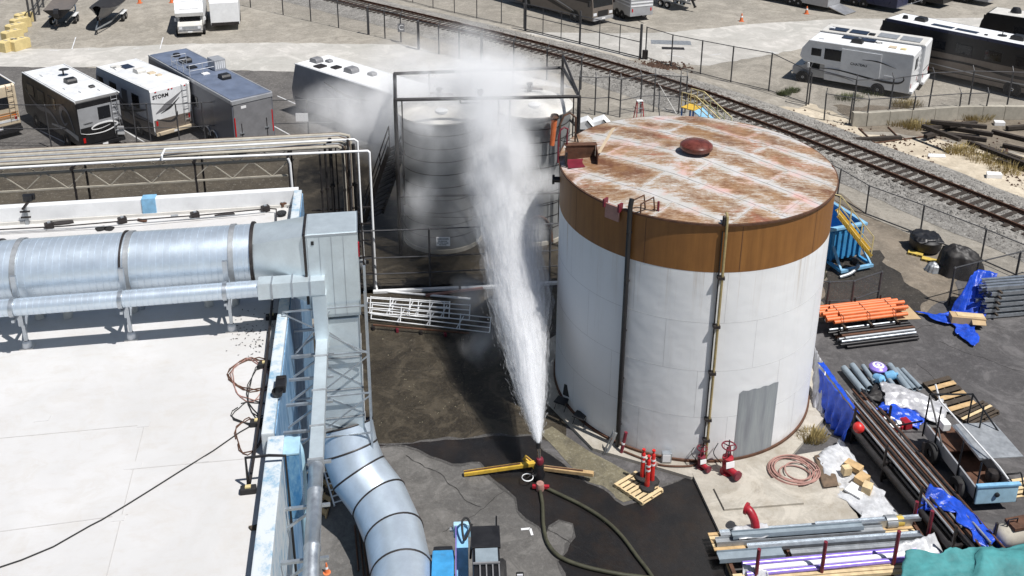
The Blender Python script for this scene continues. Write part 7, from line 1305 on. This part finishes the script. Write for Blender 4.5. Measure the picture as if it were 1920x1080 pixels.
# boats on trailers
def boat(label, p, rz, L, W, hull, deck, cover=None, motor=True, z=.75, windsh=False):
    t = thing('boat_on_trailer', label, 'boat', p, rz, 'boats on trailers')
    n, k = 14, 9; m = MB()
    for i in range(n + 1):
        f = i / n; hw = W / 2 * (1 if f < .5 else math.sqrt(max(0, 1 - ((f - .5) / .52) ** 2.2))); kz = .0 if f < .6 else .55 * ((f - .6) / .4) ** 2
        for j in range(k):
            a = -1 + 2 * j / (k - 1); m.v.append((L * f + (.25 * f * abs(a) if False else 0), hw * (a if abs(a) < .8 else math.copysign(.8 + (abs(a) - .8) * 1.2, a)), z + kz + (1 - kz * .6) * .85 * min(1, abs(a) ** 1.4 * 1.02) + .18 * f * abs(a)))
    m.f = [(i * k + j, (i + 1) * k + j, (i + 1) * k + j + 1, i * k + j + 1) for i in range(n) for j in range(k - 1)] + [tuple(range(k))]
    m.ob('hull', hull, t, smooth=True); m2 = MB(); top = [(m.v[i * k][0], m.v[i * k][1], m.v[i * k][2]) for i in range(n + 1)] + [(m.v[i * k + k - 1][0], m.v[i * k + k - 1][1], m.v[i * k + k - 1][2]) for i in range(n, -1, -1)]
    mm_ = MB()
    for i in range(n + 1):
        a, b = Vector(m.v[i * k]), Vector(m.v[i * k + k - 1])
        for j in range(7): f = j / 6; q = a.lerp(b, f); bump_ = (.35 * math.sin(math.pi * f) ** .7 * (.5 + .5 * math.sin(math.pi * min(1, i / n * 1.1))) if cover else (-.12 if .15 < f < .85 and i < n * .75 else .02)); mm_.v.append((q.x, q.y * .985, q.z + bump_ + (.03 * fbm(q.x * 2, q.y * 2) if cover else 0)))
    mm_.f = [(i * 7 + j, (i + 1) * 7 + j, (i + 1) * 7 + j + 1, i * 7 + j + 1) for i in range(n) for j in range(6)]; mm_.ob('cover' if cover else 'deck', cover or deck, t, smooth=True)
    if motor: e = MB().extr([(-.6, 1.0), (-.1, 1.0), (-.05, 1.45), (-.15, 1.75), (-.55, 1.7), (-.65, 1.4)], -.2, .2).ob('outboard_motor', 'black_plastic', t, bevel=.05); MB().bar((-.35, 0, 1.05), (-.75, 0, .5), .1, .2).ob('drive_leg', 'black_plastic', e); MB().bar((-.75, -.18, .5), (-.78, .18, .45), .05, .14).ob('propeller', 'dark_steel', e)
    if windsh: MB().obox((L * .55, 0, z + 1.35), (.1, 0, .3), (0, W * .7, 0), (.02, 0, 0)).ob('windscreen', 'glass', t)
    for s_ in (-1, 1): MB().bar((.2, .5 * s_, .5), (L * .75, .5 * s_, .5), .08, .1).ob('trailer_rail', 'galv', t); MB().bar((L * .75, .5 * s_, .5), (L + 1.0, 0, .5), .08, .1).ob('trailer_rail', 'galv', t)
    for x in (L * .28, L * .42):
        for s_ in (-1, 1): add_wheel(t, x, s_ * (W / 2 - .1), .32, .2); MB().box(x, s_ * (W / 2 - .1), .72, .75, .28, .05).ob('fender', 'white_metal', t, bevel=.02)
    MB().cyl((L + .8, 0, .5), (L + .8, 0, .1), .05, n=8).ob('jack', 'dark_steel', t); MB().bar((L * .95, 0, .5), (L * .98, 0, 1.3), .08, .08).ob('winch_post', 'dark_steel', t)
    return t
pa, pb = g(182, 66), g(236, 14); d = dirof(pb, pa); boat('dark covered motor boat on a trailer, right of the two at the top left', pa - d * 7.2, math.atan2(d.y, d.x), 6.3, 2.2, 'grey_paint', 'silver_paint', 'black_tarp', False)
pa, pb = g(108, 58), g(160, 0); d = dirof(pa, pb); boat('black boat with outboard motor, left of the two at the top left', pa + d * .8, math.atan2(d.y, d.x), 5.6, 2.1, 'black_paint', 'tan_body', None, True)
pa, pb = g(1300, 22), g(1232, 4); d = dirof(pa, pb); boat('white motor boat with black outboard at the top', pa + d * .6, math.atan2(d.y, d.x), 6.2, 2.2, 'white_paint', 'white_metal', None, True, windsh=True)
# camper van and white trailer, top left
d = Vector((.27, -.96, 0)).normalized(); rz = math.atan2(d.y, d.x); L = 6.4
t = rv_base('camper', 'small white camper facing the road at the top left', 'motorhome', g(358, 70) - d * (L + .5), rz, L, 2.2, 2.75, 'white_paint', 'white_paint', None, .45, 'nose')
MB().extr([(L - 1.9, .4), (L + .35, .4), (L + .42, .95), (L - .2, 1.1), (L - .75, 1.5), (L - 1.9, 1.54)], -.95, .95).ob('cab', 'off_white', t, bevel=.06); MB().obox((L - .5, 0, 1.32), (.48, 0, -.36), (0, 1.6, 0), (.02, 0, .028)).ob('windscreen', 'glass', t); window(t, ('r', L - .12), -.7, .7, 1.95, 2.2); MB().bb(L + .36, L + .44, -.85, .85, .65, .9).ob('grille', 'galv_dull', t); MB().bb(L + .36, L + .52, -.95, .95, .38, .55).ob('front_bumper', 'chrome', t, bevel=.02); MB().bb(L + .52, L + .53, -.18, .18, .42, .53).ob('number_plate', 'sign_white', t)
for s_ in (-1, 1): MB().bb(L + .38, L + .45, s_ * .72 - .12, s_ * .72 + .12, .68, .88).ob('headlight', 'lens_clear', t); MB().bb(L - .8, L - .65, s_ * 1.15 - .08, s_ * 1.15 + .08, 1.1, 1.35).ob('mirror', 'white_metal', t)
for x in (1.6, L - .4):
    for s_ in (-1, 1): add_wheel(t, x, s_ * .88, .35, .22, 'white_metal')
vent(t, 3.0, 0, 2.75); ac_unit(t, 4.2, 0, 2.77, 'white_metal', .8)
L = 6.5; t = rv_base('box_trailer', 'plain white box trailer beside the small white camper', 'trailer', g(424, 58) - d * L, rz, L, 2.3, 2.45, 'white_paint', 'white_paint', 'silver_paint', .55, 'box', .2); MB().bb(L, L + .03, -1.1, 1.1, .5, .75).ob('end_rail', 'dark_steel', t)
for x in (2.2, 3.1):
    for s_ in (-1, 1): add_wheel(t, x, s_ * 1.05, .34)
# trailers along the very top right
pa, pb = g(1500, 14), g(1440, 2)
for i, (x, y, L, body, roof, l) in enumerate(((1562, 20, 7.5, 'silver_paint', 'white_paint', 'silver trailer with its ramp down at the top, left of the dark one'), (1690, 22, 8.0, 'navy', 'black_paint', 'dark blue trailer at the top, right of the silver one'), (1776, 14, 5.0, 'black_paint', 'black_paint', 'low black trailer at the top, behind the big coach'), (1860, 10, 5.5, 'silver_paint', 'off_white', 'small pale trailer at the top right'))):
    d = dirof(pa, pb); rz = math.atan2(d.y, d.x); Hh_ = (2.5, 2.6, 1.3, 1.1)[i]
    t = rv_base('cargo_trailer', l, 'trailer', g(x, y), rz, L, 2.2, Hh_, body, roof, None, .45, 'box')
    for xx in (L * .4, L * .52):
        for s_ in (-1, 1): add_wheel(t, xx, s_ * 1.05, .34)
    if i == 0: MB().obox((-.9, 0, .3), (1.7, 0, .45), (0, 2.0, 0), (-.02, 0, .06)).ob('ramp', 'alu', t)
    if i == 1: 
        for s_ in (-1, 1): MB().bar((-.02, s_ * 1.05, .5), (-1.3, s_ * 1.05, 1.2), .08, .08).ob('ramp_arm', 'white_metal', t)
    MB().bar((L, 0, .5), (L + 1.2, 0, .45), .1, .1).ob('drawbar', 'dark_steel', t)
# cones, barrier blocks, left gate post
for x, y, l in ((1390, 40, 'orange traffic cone on the lot left of the other cone by the trailers'), (1512, 26, 'orange traffic cone near the silver trailer ramp'), (262, 6, 'small orange cone at the top left behind the dark boat'), (322, 5, 'small orange cone at the top left beside the small camper')):
    t = thing('traffic_cone', l, 'cone', g(x, y), 0, 'orange traffic cones'); MB().box(0, 0, .02, .42, .42, .04).ob('base', 'orange_plastic', t, bevel=.01); MB().lathe([(.17, .04), (.04, .72), (0, .72)], 16).ob('cone', 'orange_plastic', t, smooth=True); MB().lathe([(.112, .38), (.085, .52)], 16).ob('band', 'sign_white', t)
for i, (x, y) in enumerate(((20, 94), (38, 92), (25, 76), (32, 63), (40, 52), (48, 42))):
    t = thing('barrier_block', ['front left yellow concrete barrier block at the lot edge', 'front right yellow concrete barrier block at the lot edge', 'third yellow barrier block from the front', 'fourth yellow barrier block from the front', 'fifth yellow barrier block from the front', 'farthest yellow barrier block by the dark gate'][i], 'barrier', g(x, y), R_(62 if i > 1 else 70), 'yellow barrier blocks'); MB().extr([(-.75, 0), (.75, 0), (.75, .75), (.6, .85), (-.6, .85), (-.75, .75)], -.36, .36).ob('block', 'barrier_yellow', t, bevel=.04)
    for s_ in (-.3, .3): MB().box(s_, 0, .86, .16, .3, .04).ob('lifting_lug', 'concrete_wall', t)
fence('dark metal gate and fence posts beside the yellow barrier blocks', [g(58, 48), g(66, 40), g(74, 28), g(82, 14), g(90, 0)], 2.4, (1.0, .5), .09, name='dark_gate')
# ------------------------------------------------------------------ water jet and mist
random.seed(11)
JN = g(1010, 900) + Vector((-.03, .03, 1.32)); JE = Vector((-1.0, 36.2, 8.6)); JD = JE - JN; JL = JD.length; jd = JD.normalized(); j1 = jd.cross(UP).normalized(); j2 = j1.cross(jd)
def jp(f): return JN + JD * f + UP * (.7 * f * (1 - f))
def jr(f): return .03 + .82 * min(1, f / .28) ** .7 + 1.55 * max(0, f - .28)
jm = frame_mx(JN, j1, -j2)                       # object space of the jet: z runs along it
def jloc(p): return jm.inverted() @ p
# column of water: nested, streaked, part-clear shells
def shell_mat(name, amt):
    s = NT(name); t = s.t; t.nodes.remove(s.b); tc = s.n('TexCoord').outputs['Object']; sp = s.n('SeparateXYZ'); s.l(tc, sp.inputs[0]); z = s.math('DIVIDE', sp.outputs[2], JL)
    mp = s.n('Mapping'); s.l(tc, mp.inputs[0]); mp.inputs['Scale'].default_value = (5.5, 5.5, .8); n1 = s.noi(mp.outputs[0], 1.4, 6, .65, .3)
    mp2 = s.n('Mapping'); s.l(tc, mp2.inputs[0]); mp2.inputs['Scale'].default_value = (14, 14, 2.4); n2 = s.noi(mp2.outputs[0], 1.6, 5, .7)
    st = s.math('ADD', s.math('MULTIPLY', n1, .6), s.math('MULTIPLY', n2, .4)); st = s.ramp(st, [(.34, .25), (.62, 1)])
    lf = s.ramp(z, [(0, 1), (.14, .95), (.26, .85), (.38, .62), (.52, .34), (.74, 0)]); al = s.math('MULTIPLY', s.math('MULTIPLY', st, lf), amt, True)
    df = s.n('BsdfDiffuse', in0=(.95, .96, .98, 1)); tl = s.n('BsdfTranslucent', in0=(.95, .96, .98, 1)); m1 = s.n('MixShader'); m1.inputs[0].default_value = .45; s.l(df.outputs[0], m1.inputs[1]); s.l(tl.outputs[0], m1.inputs[2])
    tp = s.n('BsdfTransparent'); m2 = s.n('MixShader'); s.l(al, m2.inputs[0]); s.l(tp.outputs[0], m2.inputs[1]); s.l(m1.outputs[0], m2.inputs[2]); s.l(m2.outputs[0], t.nodes['Material Output'].inputs[0])
jet = thing('water_jet', 'tall white jet of water fired from the ground water cannon', 'water jet', JN)
for k, (fr_k, amt) in enumerate(((1.12, .18), (1.0, .34), (.88, .46), (.74, .55), (.58, .62), (.42, .7), (.24, .8))):
    shell_mat('water_shell_%d' % k, amt); m = MB(); n, rows = 56, 110
    for i in range(rows + 1):
        f = .74 * (i / rows) ** 1.4
        for j in range(n):
            a = 2 * math.pi * j / n; c = jp(f); ca_, sa_j = math.cos(a), math.sin(a)
            wob = 1 + (.2 * fbm(ca_ * 1.6 + k, sa_j * 1.6, f * 8, 3) + .1 * fbm(ca_ * 5 + k, sa_j * 5, f * 26, 3)) * min(1, f * 10); m.v.append(tuple(jloc(c + (j1 * ca_ + j2 * sa_j) * jr(f) * fr_k * wob)))
    m.f = [(i * n + j, i * n + (j + 1) % n, (i + 1) * n + (j + 1) % n, (i + 1) * n + j) for i in range(rows) for j in range(n)]
    o = m.ob('water_sheet', 'water_shell_%d' % k, None, smooth=True); o.parent = jet; o.matrix_local = Matrix.Translation(-JN) @ jm
# torn streaks and drops round the column
m = MB()
for i in range(90000):
    f = random.random() ** .9 * .97 + .002; dens = 1 if f < .5 else max(.1, 1 - (f - .5) / .5)
    if random.random() > dens: continue
    r = jr(f) * min(1.45, abs(random.gauss(0, .58))); a = random.random() * 6.2832; c = jp(f) + (j1 * math.cos(a) + j2 * math.sin(a)) * r - JN
    ln = random.uniform(.02, .13) * max(.1, 1.15 - f * 1.6) + .006; w_ = random.uniform(.0018, .0045)
    dv = (jd + (j1 * math.cos(a) + j2 * math.sin(a)) * (r / max(.6, f * JL)) * .8).normalized() * ln; s1 = dv.cross(Vector((random.uniform(-1, 1), random.uniform(-1, 1), random.uniform(-1, 1)))).normalized() * w_; s2 = dv.cross(s1).normalized() * w_; o = len(m.v)
    m.v += [tuple(c - dv * .5), tuple(c + s1), tuple(c - s1 * .5 + s2), tuple(c - s1 * .5 - s2), tuple(c + dv * .5)]; m.f += [(o, o + 1, o + 2), (o, o + 2, o + 3), (o, o + 3, o + 1), (o + 4, o + 2, o + 1), (o + 4, o + 3, o + 2), (o + 4, o + 1, o + 3)]
me = bpy.data.meshes.new('droplets'); me.from_pydata(m.v, [], m.f); me.materials.append(M['water_streak'])
o = bpy.data.objects.new('droplets', me); COL.objects.link(o); o.parent = jet; tag(o, kind='stuff')
# mist: soft patches of drifting spray
s = NT('mist_volume'); s.t.nodes.remove(s.b); pv = s.n('VolumePrincipled'); pv.inputs['Color'].default_value = (.985, .99, 1, 1); pv.inputs['Anisotropy'].default_value = -.3
tc = s.n('TexCoord').outputs['Object']; vm = s.n('VectorMath', operation='LENGTH'); s.l(tc, vm.inputs[0]); nq = s.noi(s.pos(False, (1, 1, .8)), .7, 4, .6, .8); fall = s.ramp(s.math('ADD', vm.outputs['Value'], s.math('MULTIPLY', s.math('SUBTRACT', .54, nq), 1.15)), [(0, 1), (.35, .6), (.65, .2), (.93, 0)]); edge_ = s.ramp(vm.outputs['Value'], [(.7, 1), (1.0, 0)]); fall = s.math('MULTIPLY', fall, edge_)
nz = s.noi(s.pos(False, (1, 1, .75)), .95, 5, .62, .5); oi = s.n('ObjectInfo'); sr = s.n('SeparateColor'); s.l(oi.outputs['Color'], sr.inputs[0])
dn = s.math('MULTIPLY', s.math('MULTIPLY', fall, sr.outputs[0]), s.ramp(nz, [(.33, .22), (.68, 1.6)])); dn = s.math('MULTIPLY', dn, 3.2); s.l(dn, pv.inputs['Density']); s.l(pv.outputs[0], s.t.nodes['Material Output'].inputs['Volume'])
s.m.cycles.volume_step_rate = 1.3
BL = [(825, 170, 38.8, 2.8, 1.5, .48), (955, 150, 38.6, 2.5, 1.6, .5), (1035, 170, 38.6, 1.2, 1.3, .25), (705, 235, 41, 2.3, 2.4, .5), (640, 210, 44, 3.0, 2.2, .26), (735, 330, 39.6, 1.3, 2.0, .2), (915, 215, 36.3, 1.7, 1.6, .36), (925, 320, 34.8, 1.6, 1.6, .42), (940, 420, 32.8, 1.3, 1.6, .5), (955, 520, 30.4, 1.0, 1.3, .5), (795, 230, 36.7, 1.0, .8, .6), (790, 375, 36.1, 1.2, 1.2, .4), (1015, 345, 36.6, 1.3, 1.1, .4), (905, 650, 27.5, 1.0, 1.0, .22), (885, 560, 29.8, 1.2, 1.2, .16), (770, 110, 44, 3.4, 1.6, .12), (880, 95, 42, 3.0, 1.8, .14), (760, 200, 39.5, 1.3, 1.2, .5), (880, 130, 38.5, 2.0, 1.0, .6), (1000, 210, 37.0, 1.3, .8, .4), (960, 290, 36.2, 1.2, 1.4, .4), (870, 430, 34.0, 1.0, 1.4, .3), (1000, 440, 33.6, .9, 1.3, .3), (740, 250, 40.5, 1.6, 1.8, .4), (800, 440, 35.6, 1.2, .8, .18), (850, 225, 37.4, 4.4, 2.8, .11), (760, 190, 40, 4.2, 2.4, .14), (850, 380, 36.3, 3.6, 2.6, .05)]
mist = thing('water_mist', 'drifting white water mist around the two ribbed tanks', 'mist'); mist['kind'] = 'stuff'
bm = bmesh.new(); bmesh.ops.create_icosphere(bm, subdivisions=3, radius=1.0); sph = bpy.data.meshes.new('mist_patch'); bm.to_mesh(sph); bm.free(); sph.materials.append(M['mist_volume'])
for x, y, Y, rh, rv, d in BL:
    c = gy(x, y, Y); o = bpy.data.objects.new('mist_patch', sph); COL.objects.link(o); o.parent = mist; o.location = c; o.scale = (rh, rh, min(rv, c.z - .1)); o.color = (d, d, d, 1); o['kind'] = 'stuff'
for f, r, ln, d in ((.3, 1.1, 2.2, .4), (.42, 1.3, 2.6, .5), (.55, 1.6, 2.8, .48), (.68, 1.8, 3.0, .38), (.82, 2.0, 3.0, .26), (.95, 2.3, 2.8, .2)):
    o = bpy.data.objects.new('mist_patch', sph); COL.objects.link(o); o.parent = mist; o.matrix_local = Matrix.Translation(jp(f)) @ jm.to_3x3().to_4x4() @ Matrix.Diagonal((r, r, ln, 1)); o.color = (d, d, d, 1); o['kind'] = 'stuff'
